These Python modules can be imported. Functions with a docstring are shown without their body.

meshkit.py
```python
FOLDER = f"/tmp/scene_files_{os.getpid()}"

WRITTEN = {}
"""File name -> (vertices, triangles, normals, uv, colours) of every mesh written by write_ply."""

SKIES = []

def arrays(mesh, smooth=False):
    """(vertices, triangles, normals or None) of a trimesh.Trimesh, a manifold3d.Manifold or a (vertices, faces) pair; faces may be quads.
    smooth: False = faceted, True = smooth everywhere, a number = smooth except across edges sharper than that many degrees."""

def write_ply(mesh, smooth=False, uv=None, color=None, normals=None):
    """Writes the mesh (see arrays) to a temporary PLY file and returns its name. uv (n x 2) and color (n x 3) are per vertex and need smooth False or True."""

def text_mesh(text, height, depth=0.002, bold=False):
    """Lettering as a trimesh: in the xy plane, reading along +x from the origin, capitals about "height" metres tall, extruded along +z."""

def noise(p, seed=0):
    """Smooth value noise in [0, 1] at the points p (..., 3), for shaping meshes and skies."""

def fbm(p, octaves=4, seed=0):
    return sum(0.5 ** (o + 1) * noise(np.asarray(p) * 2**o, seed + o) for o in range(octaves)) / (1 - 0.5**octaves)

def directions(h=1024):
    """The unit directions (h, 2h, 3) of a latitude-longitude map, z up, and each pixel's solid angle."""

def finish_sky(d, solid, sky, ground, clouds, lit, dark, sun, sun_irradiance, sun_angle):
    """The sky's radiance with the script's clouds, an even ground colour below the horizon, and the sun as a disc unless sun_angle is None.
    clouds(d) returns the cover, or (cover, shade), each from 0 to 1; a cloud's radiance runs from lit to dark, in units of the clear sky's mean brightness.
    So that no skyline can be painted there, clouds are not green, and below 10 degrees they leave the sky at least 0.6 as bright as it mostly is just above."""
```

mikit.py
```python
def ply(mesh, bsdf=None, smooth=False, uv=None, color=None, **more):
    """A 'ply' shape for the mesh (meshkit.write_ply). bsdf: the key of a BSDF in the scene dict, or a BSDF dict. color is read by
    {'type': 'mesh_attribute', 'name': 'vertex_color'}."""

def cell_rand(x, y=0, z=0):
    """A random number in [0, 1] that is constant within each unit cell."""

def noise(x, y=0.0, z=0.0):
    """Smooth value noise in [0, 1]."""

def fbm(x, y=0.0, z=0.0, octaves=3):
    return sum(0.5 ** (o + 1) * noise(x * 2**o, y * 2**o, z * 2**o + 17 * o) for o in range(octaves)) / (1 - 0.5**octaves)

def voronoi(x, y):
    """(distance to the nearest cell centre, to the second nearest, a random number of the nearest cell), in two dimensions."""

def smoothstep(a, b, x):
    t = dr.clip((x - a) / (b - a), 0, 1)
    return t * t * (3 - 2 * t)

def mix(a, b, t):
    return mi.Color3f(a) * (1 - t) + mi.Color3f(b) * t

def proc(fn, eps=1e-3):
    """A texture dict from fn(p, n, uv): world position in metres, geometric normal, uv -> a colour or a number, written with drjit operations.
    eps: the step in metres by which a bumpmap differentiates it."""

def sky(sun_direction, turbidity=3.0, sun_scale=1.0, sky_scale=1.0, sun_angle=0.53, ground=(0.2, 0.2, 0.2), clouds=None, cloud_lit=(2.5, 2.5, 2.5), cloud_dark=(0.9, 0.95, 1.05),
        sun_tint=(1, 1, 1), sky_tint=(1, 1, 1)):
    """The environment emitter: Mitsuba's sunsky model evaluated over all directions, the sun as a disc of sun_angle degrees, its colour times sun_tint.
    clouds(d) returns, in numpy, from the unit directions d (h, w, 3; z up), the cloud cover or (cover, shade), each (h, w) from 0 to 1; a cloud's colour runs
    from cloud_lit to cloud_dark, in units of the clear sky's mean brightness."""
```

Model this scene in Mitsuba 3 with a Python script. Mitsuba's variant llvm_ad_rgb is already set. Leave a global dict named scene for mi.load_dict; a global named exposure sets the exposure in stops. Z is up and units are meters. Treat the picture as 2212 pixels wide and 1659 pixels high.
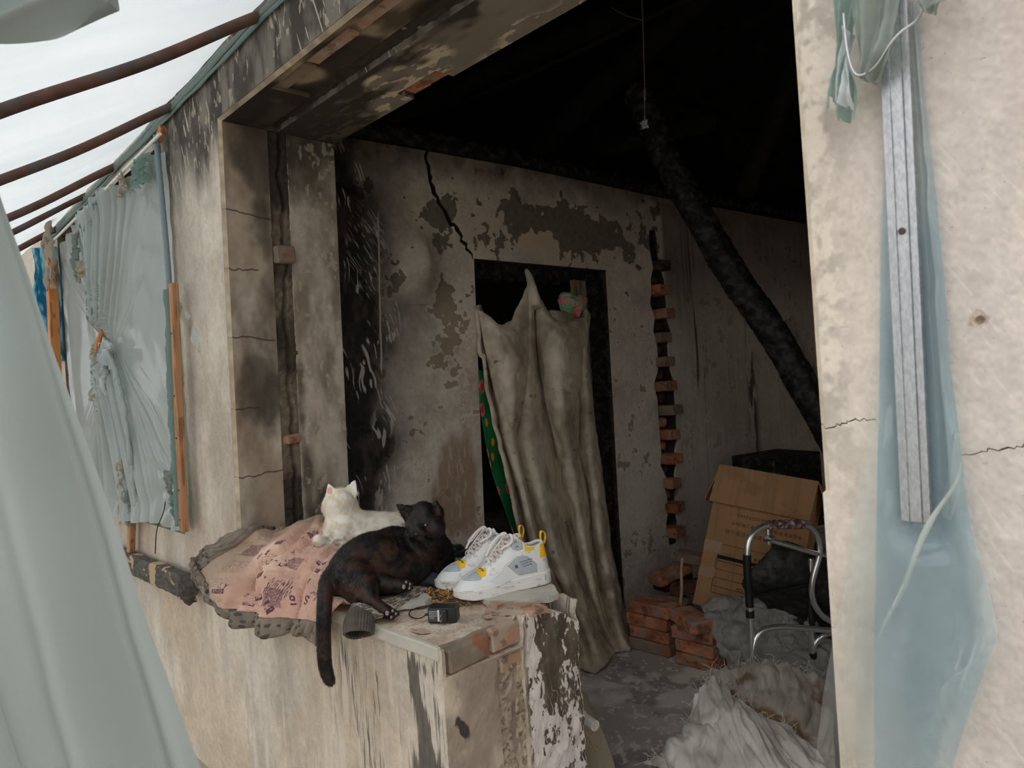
import math, random
import numpy as np
import trimesh
import manifold3d as m3
from manifold3d import Manifold, CrossSection
import drjit as dr
import mitsuba as mi
import mikit
import meshkit
from mikit import noise, fbm, voronoi, smoothstep, mix, cell_rand
from scipy.interpolate import RectBivariateSpline, CubicSpline
from scipy.ndimage import map_coordinates

random.seed(7)
np.random.seed(7)
scene, labels = {}, {}

# ------------------------------------------------------------------ camera, sky, exposure
exposure = 3.0
RIGHT = np.array([0.6884873, 0.7223696, -0.0645549])
DOWN = np.array([-0.0464100, -0.0449455, -0.9979108])
FWD = np.array([-0.7237619, 0.6900449, 0.0025807])
EYE = np.array([0.0, 0.0, 1.38])
CAM = np.eye(4)
CAM[:3, 0], CAM[:3, 1], CAM[:3, 2], CAM[:3, 3] = -RIGHT, -DOWN, FWD, EYE
scene['camera'] = {'type': 'thinlens', 'fov': 71.3275, 'fov_axis': 'x', 'aperture_radius': 0.0017,
                   'focus_distance': 2.15, 'near_clip': 0.05, 'far_clip': 100.0, 'to_world': mi.ScalarTransform4f(CAM.tolist())}


def overcast(d):
    c = 0.97 + 0.03 * d[..., 2]
    return c, 0.25 + 0.2 * meshkit.fbm(d * 2.5, 3)


scene['sky'] = mikit.sky((-0.35, -0.6, 0.72), turbidity=4.0, sun_scale=0.0, sky_scale=1.0, clouds=overcast,
                         cloud_lit=(2.46, 2.48, 2.5), cloud_dark=(1.7, 1.74, 1.8), ground=(0.3, 0.28, 0.25))


# ------------------------------------------------------------------ helpers
def obj(key, mesh, bsdf, label=None, cat=None, group=None, kind=None, smooth=False, **kw):
    n, k = 0, key
    while k in scene or k in labels:
        n += 1
        k = f'{key}_{n:03d}'
    scene[k] = mesh if isinstance(mesh, dict) else mikit.ply(mesh, bsdf, smooth, **kw)
    tag(k, label, cat, group, kind)
    return k


def tag(k, label=None, cat=None, group=None, kind=None):
    d = {a: b for a, b in (('label', label), ('category', cat), ('group', group), ('kind', kind)) if b}
    if d:
        labels[k] = d
    return k


def thing(name, label, cat, group=None):
    n, k = 0, name
    while k in labels:
        n += 1
        k = f'{name}_{n:03d}'
    return tag(k, label, cat, group)


def cat_(*ms):
    vs, fs, o = [], [], 0
    for m in ms:
        v, f, _ = meshkit.arrays(m)
        vs.append(v); fs.append(f + o); o += len(v)
    return trimesh.Trimesh(np.vstack(vs), np.vstack(fs), process=False)


def tm(man):
    v, f, _ = meshkit.arrays(man)
    return trimesh.Trimesh(v, f, process=False)


def unit(v):
    v = np.asarray(v, float)
    return v / np.linalg.norm(v)


def crv(pts, n=40):
    """A smooth line through the points."""
    p = np.asarray(pts, float)
    if len(p) == 2:
        return np.linspace(p[0], p[1], n)
    t = np.r_[0, np.cumsum(np.linalg.norm(np.diff(p, axis=0), axis=1) ** 0.7)]
    return CubicSpline(t, p)(np.linspace(0, t[-1], n))


def tube(path, r, k=10, cap=True, squash=None, twist=0.0, wave=None, up=None):
    """A tube along the path (n x 3); r a number or one per point; squash=(a, b) an elliptical section."""
    p = np.asarray(path, float)
    n = len(p)
    r = np.broadcast_to(np.asarray(r, float), (n,))
    t = np.gradient(p, axis=0)
    t /= np.linalg.norm(t, axis=1, keepdims=True) + 1e-12
    a = np.cross(t[0], [0, 0, 1.0] if abs(t[0][2]) < 0.9 else [1.0, 0, 0])
    if up is not None:
        a = np.cross(np.cross(t[0], up), t[0])
    a /= np.linalg.norm(a)
    ang = np.arange(k) * 2 * np.pi / k
    sa, sb = squash or (1, 1)
    rings = []
    for i in range(n):
        a = a - t[i] * (a @ t[i])
        a /= np.linalg.norm(a)
        b = np.cross(t[i], a)
        an = ang + twist * i
        rr = r[i] if wave is None else r[i] * np.broadcast_to(wave, (n, k))[i][:, None]
        rings.append(p[i] + rr * (sa * np.cos(an)[:, None] * a + sb * np.sin(an)[:, None] * b))
    v = np.vstack(rings)
    i, j = np.meshgrid(np.arange(n - 1), np.arange(k), indexing='ij')
    q = np.stack([i * k + j, i * k + (j + 1) % k, (i + 1) * k + (j + 1) % k, (i + 1) * k + j], -1).reshape(-1, 4)
    f = np.vstack([q[:, [0, 1, 2]], q[:, [0, 2, 3]]])
    if cap:
        m = len(v)
        v = np.vstack([v, p[0], p[-1]])
        j = np.arange(k)
        f = np.vstack([f, np.stack([j * 0 + m, (j + 1) % k, j], 1), np.stack([j * 0 + m + 1, (n - 1) * k + j, (n - 1) * k + (j + 1) % k], 1)])
    return trimesh.Trimesh(v, f, process=False)


def frame(o, x, y, z=None):
    """4 x 4 with the columns x, y, z (made orthonormal) at o."""
    x = unit(x)
    y = np.asarray(y, float)
    y = unit(y - x * (x @ y))
    m = np.eye(4)
    m[:3, 0], m[:3, 1], m[:3, 2], m[:3, 3] = x, y, np.cross(x, y), o
    return m


def rbox(sx, sy, sz, b=0.003, seg=1):
    """A box centred on the origin with its edges rounded or chamfered by b."""
    if seg <= 1:
        pts = []
        for k in range(3):
            h = np.array([sx, sy, sz]) / 2 - b
            h[k] += b
            pts += [[a * h[0], c * h[1], d * h[2]] for a in (-1, 1) for c in (-1, 1) for d in (-1, 1)]
        return tm(Manifold.hull_points(np.array(pts)))
    s = Manifold.sphere(b, 4 * seg)
    h = np.array([sx, sy, sz]) / 2 - b
    return tm(Manifold.batch_hull([s.translate([a * h[0], c * h[1], d * h[2]]) for a in (-1, 1) for c in (-1, 1) for d in (-1, 1)]))


def put(m, mat):
    m = m.copy()
    m.apply_transform(mat)
    return m


def box(x0, x1, y0, y1, z0, z1):
    return Manifold.cube([x1 - x0, y1 - y0, z1 - z0]).translate([x0, y0, z0])


def poly_prism(pts, h):
    """The polygon (in xy) extruded along z from 0 to h."""
    p = np.asarray(pts, float)
    if np.sum(p[:, 0] * np.roll(p[:, 1], -1) - np.roll(p[:, 0], -1) * p[:, 1]) < 0:
        p = p[::-1]
    return Manifold.extrude(CrossSection([p]), h)


def nz(p, s=1.0, o=3, seed=0):
    return meshkit.fbm(np.asarray(p) * s, o, seed) - 0.5


def rough(mesh, amp, scale, seed=0, o=3):
    """Pushes the vertices about by noise."""
    m = mesh.copy()
    v = m.vertices
    d = np.stack([nz(v + [11.3 * k, 0, 0], scale, o, seed + k) for k in range(3)], 1)
    m.vertices = v + 2 * amp * d
    return m


def grid_faces(nu, nv, wrap=False):
    i, j = np.meshgrid(np.arange(nu - 1), np.arange(nv - (0 if wrap else 1)), indexing='ij')
    j2 = (j + 1) % nv
    q = np.stack([i * nv + j, (i + 1) * nv + j, (i + 1) * nv + j2, i * nv + j2], -1).reshape(-1, 4)
    return np.vstack([q[:, [0, 1, 2]], q[:, [0, 2, 3]]])


def spline_grid(ctrl, nu, nv, k=3, us=None, vs=None):
    """Bicubic surface through a grid of control points (a x b x 3) -> (nu x nv x 3), U, V in 0..1."""
    c = np.asarray(ctrl, float)
    a, b = c.shape[:2]
    u0 = np.linspace(0, 1, a) if us is None else np.asarray(us, float)
    v0 = np.linspace(0, 1, b) if vs is None else np.asarray(vs, float)
    u, v = np.linspace(0, 1, nu), np.linspace(0, 1, nv)
    out = np.stack([RectBivariateSpline(u0, v0, c[..., i], kx=min(k, a - 1), ky=min(k, b - 1))(u, v) for i in range(3)], -1)
    U, V = np.meshgrid(u, v, indexing='ij')
    return out, U, V


def grid_normals(P):
    du, dv = np.gradient(P, axis=0), np.gradient(P, axis=1)
    n = np.cross(du, dv)
    return n / (np.linalg.norm(n, axis=-1, keepdims=True) + 1e-12)


def sheet(P, th=0.002, keep=None, uv=None):
    """A closed sheet of thickness th on the surface points P (nu x nv x 3); keep: mask (nu-1 x nv-1) of the quads that are there."""
    nu, nv = P.shape[:2]
    n = grid_normals(P)
    A, B = P + n * th / 2, P - n * th / 2
    idx = np.arange(nu * nv).reshape(nu, nv)
    q = np.stack([idx[:-1, :-1], idx[1:, :-1], idx[1:, 1:], idx[:-1, 1:]], -1)
    keep = np.ones((nu - 1, nv - 1), bool) if keep is None else keep
    pad = np.pad(keep, 1)
    N = nu * nv
    top = q[keep]
    bot = top[:, ::-1] + N
    sides = []
    for (da, db, e0, e1) in ((-1, 0, 3, 0), (1, 0, 1, 2), (0, -1, 0, 1), (0, 1, 2, 3)):
        nb = pad[1 + da:nu + da, 1 + db:nv + db]
        e = q[keep & ~nb]
        if len(e):
            sides.append(np.stack([e[:, e0], e[:, e0] + N, e[:, e1] + N, e[:, e1]], 1))
    qs = np.vstack([top, bot] + sides)
    f = np.vstack([qs[:, [0, 1, 2]], qs[:, [0, 2, 3]]])
    v = np.vstack([A.reshape(-1, 3), B.reshape(-1, 3)])
    used = np.zeros(len(v), bool)
    used[f.ravel()] = True
    new = np.cumsum(used) - 1
    m = trimesh.Trimesh(v[used], new[f], process=False)
    if uv is None:
        return m
    w = np.vstack([uv.reshape(-1, 2)] * 2)[used]
    return m, w


def film(P, keep=None):
    """A single open skin on the surface points (plastic film)."""
    nu, nv = P.shape[:2]
    f = grid_faces(nu, nv)
    if keep is not None:
        f = f[np.tile(keep.reshape(-1), 2)]
    used = np.unique(f)
    new = np.zeros(nu * nv, int)
    new[used] = np.arange(len(used))
    return trimesh.Trimesh(P.reshape(-1, 3)[used], new[f], process=False)


def relax(me, it=4):
    """Taubin smoothing with even weights."""
    v, f = np.array(me.vertices), me.faces
    e = np.unique(np.sort(np.vstack([f[:, [0, 1]], f[:, [1, 2]], f[:, [2, 0]]]), axis=1), axis=0)
    i, j = np.r_[e[:, 0], e[:, 1]], np.r_[e[:, 1], e[:, 0]]
    deg = np.maximum(np.bincount(i, minlength=len(v)), 1)[:, None]
    for k in range(2 * it):
        s = np.stack([np.bincount(i, v[j, c], minlength=len(v)) for c in range(3)], 1)
        v = v + (0.5 if k % 2 == 0 else -0.52) * (s / deg - v)
    return trimesh.Trimesh(v, f, process=False)


# marching tetrahedra, vectorised: a skin where fn(points) < 0
_TET = np.array([[0, 5, 1, 6], [0, 1, 2, 6], [0, 2, 3, 6], [0, 3, 7, 6], [0, 7, 4, 6], [0, 4, 5, 6]])
_COR = np.array([[0, 0, 0], [1, 0, 0], [1, 1, 0], [0, 1, 0], [0, 0, 1], [1, 0, 1], [1, 1, 1], [0, 1, 1]])


def skin(fn, lo, hi, h):
    lo, hi = np.asarray(lo, float), np.asarray(hi, float)
    n = np.ceil((hi - lo) / h).astype(int) + 1
    g = np.stack(np.meshgrid(*[np.arange(k) for k in n], indexing='ij'), -1)
    P = lo + g * h
    D = np.empty(tuple(n))
    for i in range(n[0]):
        D[i] = fn(P[i].reshape(-1, 3)).reshape(n[1], n[2])
    D = np.where(np.abs(D) < 1e-9, 1e-9, D)
    flat, pts = D.ravel(), P.reshape(-1, 3)
    st = np.array([n[1] * n[2], n[2], 1])
    base = (g[:-1, :-1, :-1].reshape(-1, 3) @ st)
    off = _COR @ st
    cube = base[:, None] + off[None]
    s = flat[cube] < 0
    act = s.any(1) & ~s.all(1)
    T = cube[act][:, _TET].reshape(-1, 4)
    s = flat[T] < 0
    c = s.sum(1)
    tris = []
    E = lambda a, b: np.stack([np.minimum(a, b), np.maximum(a, b)], -1)
    for cnt, flag in ((1, True), (3, False)):
        m = c == cnt
        t, ss = T[m], s[m] if flag else ~s[m]
        i = ss.argmax(1)
        o = np.array([[1, 2, 3], [0, 3, 2], [0, 1, 3], [0, 2, 1]])[i]
        a = np.take_along_axis(t, i[:, None], 1)[:, 0]
        b = np.take_along_axis(t, o, 1)
        tri = np.stack([E(a, b[:, 0]), E(a, b[:, 1]), E(a, b[:, 2])], 1)
        tris.append(tri)
    m = c == 2
    t, ss = T[m], s[m]
    order = np.argsort(~ss, axis=1, kind='stable')
    a, b, cc, d = (np.take_along_axis(t, order[:, k:k + 1], 1)[:, 0] for k in range(4))
    tris.append(np.stack([E(a, cc), E(a, d), E(b, d)], 1))
    tris.append(np.stack([E(a, cc), E(b, d), E(b, cc)], 1))
    tri = np.vstack(tris)
    e = tri.reshape(-1, 2)
    key = e[:, 0] * np.int64(len(flat)) + e[:, 1]
    uq, first, inv = np.unique(key, return_index=True, return_inverse=True)
    e = e[first]
    w = (flat[e[:, 0]] / (flat[e[:, 0]] - flat[e[:, 1]]))[:, None]
    v = pts[e[:, 0]] * (1 - w) + pts[e[:, 1]] * w
    f = inv.reshape(-1, 3)
    f = f[(f[:, 0] != f[:, 1]) & (f[:, 1] != f[:, 2]) & (f[:, 0] != f[:, 2])]
    # face the gradient outwards
    nrm = np.cross(v[f[:, 1]] - v[f[:, 0]], v[f[:, 2]] - v[f[:, 0]])
    ctr = v[f].mean(1)
    un = nrm / (np.linalg.norm(nrm, axis=1, keepdims=True) + 1e-15)
    flip = fn(ctr + un * h * 0.3) < fn(ctr - un * h * 0.3)
    f[flip] = f[flip][:, ::-1]
    me = trimesh.Trimesh(v, f, process=False)
    return relax(me, 4)


def smin(a, b, k):
    h = np.clip(0.5 + 0.5 * (b - a) / k, 0, 1)
    return b * (1 - h) + a * h - k * h * (1 - h)


def cone(p, a, b, ra, rb):
    """Distance to a rounded limb from a (radius ra) to b (radius rb)."""
    a, b = np.asarray(a, float), np.asarray(b, float)
    ab = b - a
    t = np.clip((p - a) @ ab / (ab @ ab), 0, 1)
    return np.linalg.norm(p - a - t[:, None] * ab, axis=1) - (ra + (rb - ra) * t)


def ell(p, c, R, r):
    """About the distance to an ellipsoid: centre c, axes the columns of R, radii r."""
    q = (p - np.asarray(c, float)) @ np.asarray(R, float)
    r = np.asarray(r, float)
    k0 = np.linalg.norm(q / r, axis=1)
    k1 = np.linalg.norm(q / (r * r), axis=1) + 1e-9
    return k0 * (k0 - 1) / k1


def chain(p, pts, rs, k=0.01, n=None):
    pts = np.asarray(pts, float)
    rs = np.asarray(rs, float)
    if n:
        t = np.linspace(0, 1, len(pts))
        s = np.linspace(0, 1, n)
        pts, rs = CubicSpline(t, pts)(s), CubicSpline(t, rs)(s)
    d = None
    for i in range(len(pts) - 1):
        c = cone(p, pts[i], pts[i + 1], rs[i], rs[i + 1])
        d = c if d is None else smin(d, c, k)
    return d


def C(r, g, b):
    """sRGB 0..255 -> linear."""
    c = np.array([r, g, b]) / 255.0
    return [float(x) for x in np.where(c < 0.04045, c / 12.92, ((c + 0.055) / 1.055) ** 2.4)]


def mat(key, color, rough_=0.7, spec=0.3, two=True, **kw):
    """A principled material; color a list or a function of (p, n, uv)."""
    base = mikit.proc(color) if callable(color) else {'type': 'rgb', 'value': color}
    bump = kw.pop('bump', None)
    scale = kw.pop('scale', 0.002)
    eps = kw.pop('eps', 1e-3)
    b = {'type': 'principled', 'base_color': base, 'roughness': rough_, 'specular': spec, **kw}
    if bump is not None:
        b = {'type': 'bumpmap', 'arbitrary': mikit.proc(bump, eps), 'scale': scale, 'bsdf': b}
    scene[key] = {'type': 'twosided', 'bsdf': b} if two else b
    return key


def ridge(x, y=0.0, z=0.0):
    """Thin winding lines: 1 on the line, 0 away from it."""
    return 1.0 - dr.abs(2.0 * noise(x, y, z) - 1.0)


def blob(a, b, ca, cb, ra, rb):
    """A soft patch in the plane, 1 at its middle."""
    return dr.exp(-(dr.square((a - ca) / ra) + dr.square((b - cb) / rb)))
# measured points of the place, in metres
D = {
 'filmA': [[[-0.3117,0.9925,1.8433],[-0.3026,0.9994,1.8393],[-0.2935,1.004,1.8353],[-0.2844,0.9986,1.8314],[-0.2753,0.9922,1.8274],[-0.2662,0.9954,1.8234]],[[-0.32,0.9942,1.7394],[-0.3097,1.0004,1.7358],[-0.2995,1.006,1.7322],[-0.2892,1.0017,1.7286],[-0.279,0.9946,1.725],[-0.2687,0.9965,1.7214]],[[-0.3351,0.9942,1.5504],[-0.3205,1.0004,1.5475],[-0.306,1.006,1.5446],[-0.2914,1.0017,1.5416],[-0.2768,0.9946,1.5387],[-0.2623,0.9965,1.5357]],[[-0.3438,0.9925,1.3995],[-0.3272,0.9994,1.3981],[-0.3107,1.004,1.3967],[-0.2941,0.9986,1.3953],[-0.2776,0.9922,1.3939],[-0.261,0.9954,1.3926]],[[-0.3505,0.9903,1.339],[-0.3322,0.9979,1.3383],[-0.3139,1.0007,1.3376],[-0.2956,0.994,1.3369],[-0.2774,0.989,1.3363],[-0.2591,0.994,1.3356]],[[-0.3675,0.9874,1.272],[-0.345,0.9949,1.2723],[-0.3225,0.9942,1.2727],[-0.3,0.9865,1.273],[-0.2775,0.9846,1.2733],[-0.255,0.9916,1.2737]],[[-0.3866,0.9851,1.1756],[-0.3584,0.9909,1.1753],[-0.3303,0.987,1.175],[-0.3021,0.9797,1.1747],[-0.274,0.9813,1.1743],[-0.2459,0.989,1.174]],[[-0.4107,0.9827,1.0542],[-0.3741,0.9858,1.058],[-0.3376,0.9793,1.0617],[-0.301,0.974,1.0655],[-0.2644,0.9787,1.0692],[-0.2278,0.9855,1.073]],[[-0.4323,0.9759,0.9574],[-0.3928,0.9722,0.9699],[-0.3532,0.9649,0.9824],[-0.3137,0.966,0.9949],[-0.2742,0.9738,1.0074],[-0.2347,0.9753,1.0199]],[[-0.4549,0.9708,0.7953],[-0.4212,0.9646,0.8075],[-0.3874,0.959,0.8198],[-0.3536,0.9634,0.832],[-0.3199,0.9704,0.8443],[-0.2861,0.9685,0.8565]]],
 'filmB': [[[-0.3126,1.0079,1.8469],[-0.3044,1.0079,1.8433],[-0.2961,1.0079,1.8397],[-0.2879,1.0079,1.8361],[-0.2796,1.0079,1.8325],[-0.2714,1.0079,1.8289]],[[-0.3206,1.009,1.7419],[-0.3115,1.009,1.7387],[-0.3023,1.009,1.7354],[-0.2931,1.009,1.7322],[-0.2839,1.009,1.7289],[-0.2747,1.009,1.7257]],[[-0.3364,1.009,1.5516],[-0.3228,1.009,1.5489],[-0.3091,1.009,1.5461],[-0.2955,1.009,1.5434],[-0.2818,1.009,1.5406],[-0.2682,1.009,1.5379]],[[-0.3472,1.0079,1.3997],[-0.331,1.0079,1.3983],[-0.3148,1.0079,1.397],[-0.2986,1.0079,1.3956],[-0.2824,1.0079,1.3943],[-0.2662,1.0079,1.3929]],[[-0.351,1.0062,1.3384],[-0.3336,1.0062,1.3377],[-0.3162,1.0062,1.3371],[-0.2988,1.0062,1.3364],[-0.2814,1.0062,1.3358],[-0.264,1.0062,1.3352]],[[-0.3554,1.0035,1.2708],[-0.3364,1.0035,1.2722],[-0.3175,1.0035,1.2736],[-0.2985,1.0035,1.2751],[-0.2796,1.0035,1.2765],[-0.2606,1.0035,1.2779]],[[-0.3621,1.0008,1.175],[-0.3404,1.0008,1.1741],[-0.3186,1.0008,1.1732],[-0.2968,1.0008,1.1722],[-0.275,1.0008,1.1713],[-0.2532,1.0008,1.1704]],[[-0.3709,0.998,1.0567],[-0.3438,0.998,1.0587],[-0.3167,0.998,1.0607],[-0.2896,0.998,1.0627],[-0.2625,0.998,1.0647],[-0.2354,0.998,1.0667]],[[-0.3759,0.9925,0.964],[-0.3493,0.9925,0.9734],[-0.3227,0.9925,0.9828],[-0.2962,0.9925,0.9922],[-0.2696,0.9925,1.0015],[-0.243,0.9925,1.0109]],[[-0.3845,0.9898,0.8101],[-0.3668,0.9898,0.8165],[-0.349,0.9898,0.823],[-0.3312,0.9898,0.8294],[-0.3134,0.9898,0.8359],[-0.2956,0.9898,0.8423]]],
 'fold': [[-0.2542,0.98,1.2524],[-0.2665,0.98,1.2181],[-0.2859,0.98,1.1882],[-0.3067,0.98,1.1456],[-0.3257,0.98,1.0959],[-0.3479,0.98,1.0503],[-0.3659,0.98,1.0072]],
 'flap': [[[-0.2558,0.965,1.2928],[-0.2477,0.965,1.2901]],[[-0.2629,0.965,1.2539],[-0.2506,0.965,1.2488]],[[-0.2705,0.965,1.2088],[-0.2535,0.965,1.2156]],[[-0.2745,0.965,1.1917],[-0.2645,0.965,1.1842]]],
 'flap2': [[[-0.256,0.96,1.0181],[-0.2318,0.96,1.0318]],[[-0.2878,0.96,0.9767],[-0.2435,0.96,0.9883]],[[-0.2869,0.96,0.9487],[-0.2577,0.96,0.946]],[[-0.2816,0.96,0.9277],[-0.2763,0.96,0.9182]]],
 'chan': [[-0.3004,1.012,1.8787],[-0.3135,1.012,1.1731]],
 'screw': [[-0.3059,1.0,1.5445]],
 'wire': [[-0.3512,0.97,1.8334],[-0.3472,0.96,1.7987],[-0.3437,0.96,1.7646],[-0.3341,0.96,1.7446],[-0.3172,0.96,1.7472],[-0.3017,0.96,1.7621],[-0.2832,0.96,1.7788],[-0.2702,0.97,1.7889],[-0.2636,0.98,1.8039],[-0.2639,0.99,1.8312]],
 'tat1': [[[-0.3697,0.99,1.9032],[-0.3595,0.98,1.8985],[-0.3493,0.9919,1.8937],[-0.339,0.9996,1.889]],[[-0.3651,0.9709,1.8362],[-0.3569,0.985,1.8328],[-0.3487,0.9881,1.8293],[-0.3404,0.9734,1.8259]],[[-0.3712,0.9876,1.7895],[-0.3638,0.9858,1.7867],[-0.3565,0.9713,1.7839],[-0.3491,0.9759,1.7811]],[[-0.3761,0.9778,1.7469],[-0.3659,0.9652,1.7434],[-0.3556,0.9741,1.7398],[-0.3454,0.985,1.7362]],[[-0.3787,0.9601,1.7036],[-0.3679,0.9724,1.6996],[-0.3571,0.9794,1.6956],[-0.3464,0.9658,1.6916]]],
 'tat2': [[[-0.3412,0.98,1.8864],[-0.3229,0.97,1.8779],[-0.3045,0.9819,1.8693],[-0.2862,0.9896,1.8608]],[[-0.3386,0.9609,1.8221],[-0.3226,0.975,1.8115],[-0.3065,0.9781,1.801],[-0.2904,0.9634,1.7904]],[[-0.3367,0.9726,1.7782],[-0.3234,0.9708,1.7711],[-0.31,0.9563,1.7641],[-0.2967,0.9609,1.757]],[[-0.336,0.9728,1.7466],[-0.3274,0.9602,1.7445],[-0.3188,0.9691,1.7424],[-0.3102,0.98,1.7402]],[[-0.3243,0.9601,1.7348],[-0.322,0.9724,1.7339],[-0.3196,0.9794,1.7331],[-0.3173,0.9658,1.7323]]],
 'tat3': [[[-0.3501,0.97,1.8148],[-0.348,0.96,1.812],[-0.3458,0.9719,1.8091],[-0.3437,0.9796,1.8062]],[[-0.3568,0.9559,1.7799],[-0.3537,0.97,1.7768],[-0.3506,0.9731,1.7736],[-0.3475,0.9584,1.7704]],[[-0.3659,0.9676,1.7458],[-0.358,0.9658,1.741],[-0.3502,0.9513,1.7363],[-0.3423,0.9559,1.7315]],[[-0.3641,0.9628,1.718],[-0.3582,0.9502,1.714],[-0.3522,0.9591,1.7101],[-0.3462,0.97,1.7061]]],
 'tat4': [[[-0.2744,0.98,1.8553],[-0.2567,0.97,1.847],[-0.2389,0.9819,1.8388],[-0.2212,0.9896,1.8305]],[[-0.2683,0.9609,1.8208],[-0.2559,0.975,1.8153],[-0.2435,0.9781,1.8098],[-0.2311,0.9634,1.8043]],[[-0.2591,0.9676,1.7968],[-0.2511,0.9658,1.7951],[-0.243,0.9513,1.7935],[-0.2349,0.9559,1.7918]],[[-0.2536,0.9628,1.79],[-0.2515,0.9502,1.7891],[-0.2494,0.9591,1.7882],[-0.2473,0.97,1.7873]]],
 'knot': [[-3.867,0.99,1.707]],
 'rod': [[-4.711,0.955,2.375],[-3.57,0.955,2.405],[-2.86,0.955,2.43]],
 'pipe': [[-2.953,0.97,2.455],[-2.94,0.97,2.291],[-2.915,0.97,1.995],[-2.912,0.97,1.841]],
 'batten': [[-2.855,0.966,1.856],[-2.906,0.966,0.898]],
 'bracket': [[-2.969,0.985,2.449],[-2.921,0.985,2.471]],
 'post': [[-4.786,0.99,2.501],[-4.764,0.99,2.281],[-4.874,0.99,1.793]],
 'batten2': [[-3.639,0.985,0.922],[-3.703,0.985,0.688]],
 'plank': [[-3.624,0.98,0.671],[-2.906,0.97,0.682]],
 'wirehang': [[-3.086,0.96,1.001],[-3.151,0.96,0.928],[-3.222,0.96,0.863],[-3.246,0.96,0.802],[-3.258,0.96,0.769]],
 'tape': [[[-2.931,0.985,1.817],[-2.872,0.985,1.795]],[[-2.875,0.985,1.752],[-2.8,0.985,1.75]],[[-2.802,0.985,1.685],[-2.725,0.985,1.686]],[[-2.729,0.985,1.603],[-2.673,0.985,1.609]],[[-2.695,0.985,1.585],[-2.672,0.985,1.587]]],
 'tarp': [[[-5.445,0.975,2.473],[-4.807,0.975,2.363]],[[-5.599,0.975,2.179],[-4.839,0.975,2.076]],[[-5.764,0.975,1.76],[-4.848,0.975,1.696]]],
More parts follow.
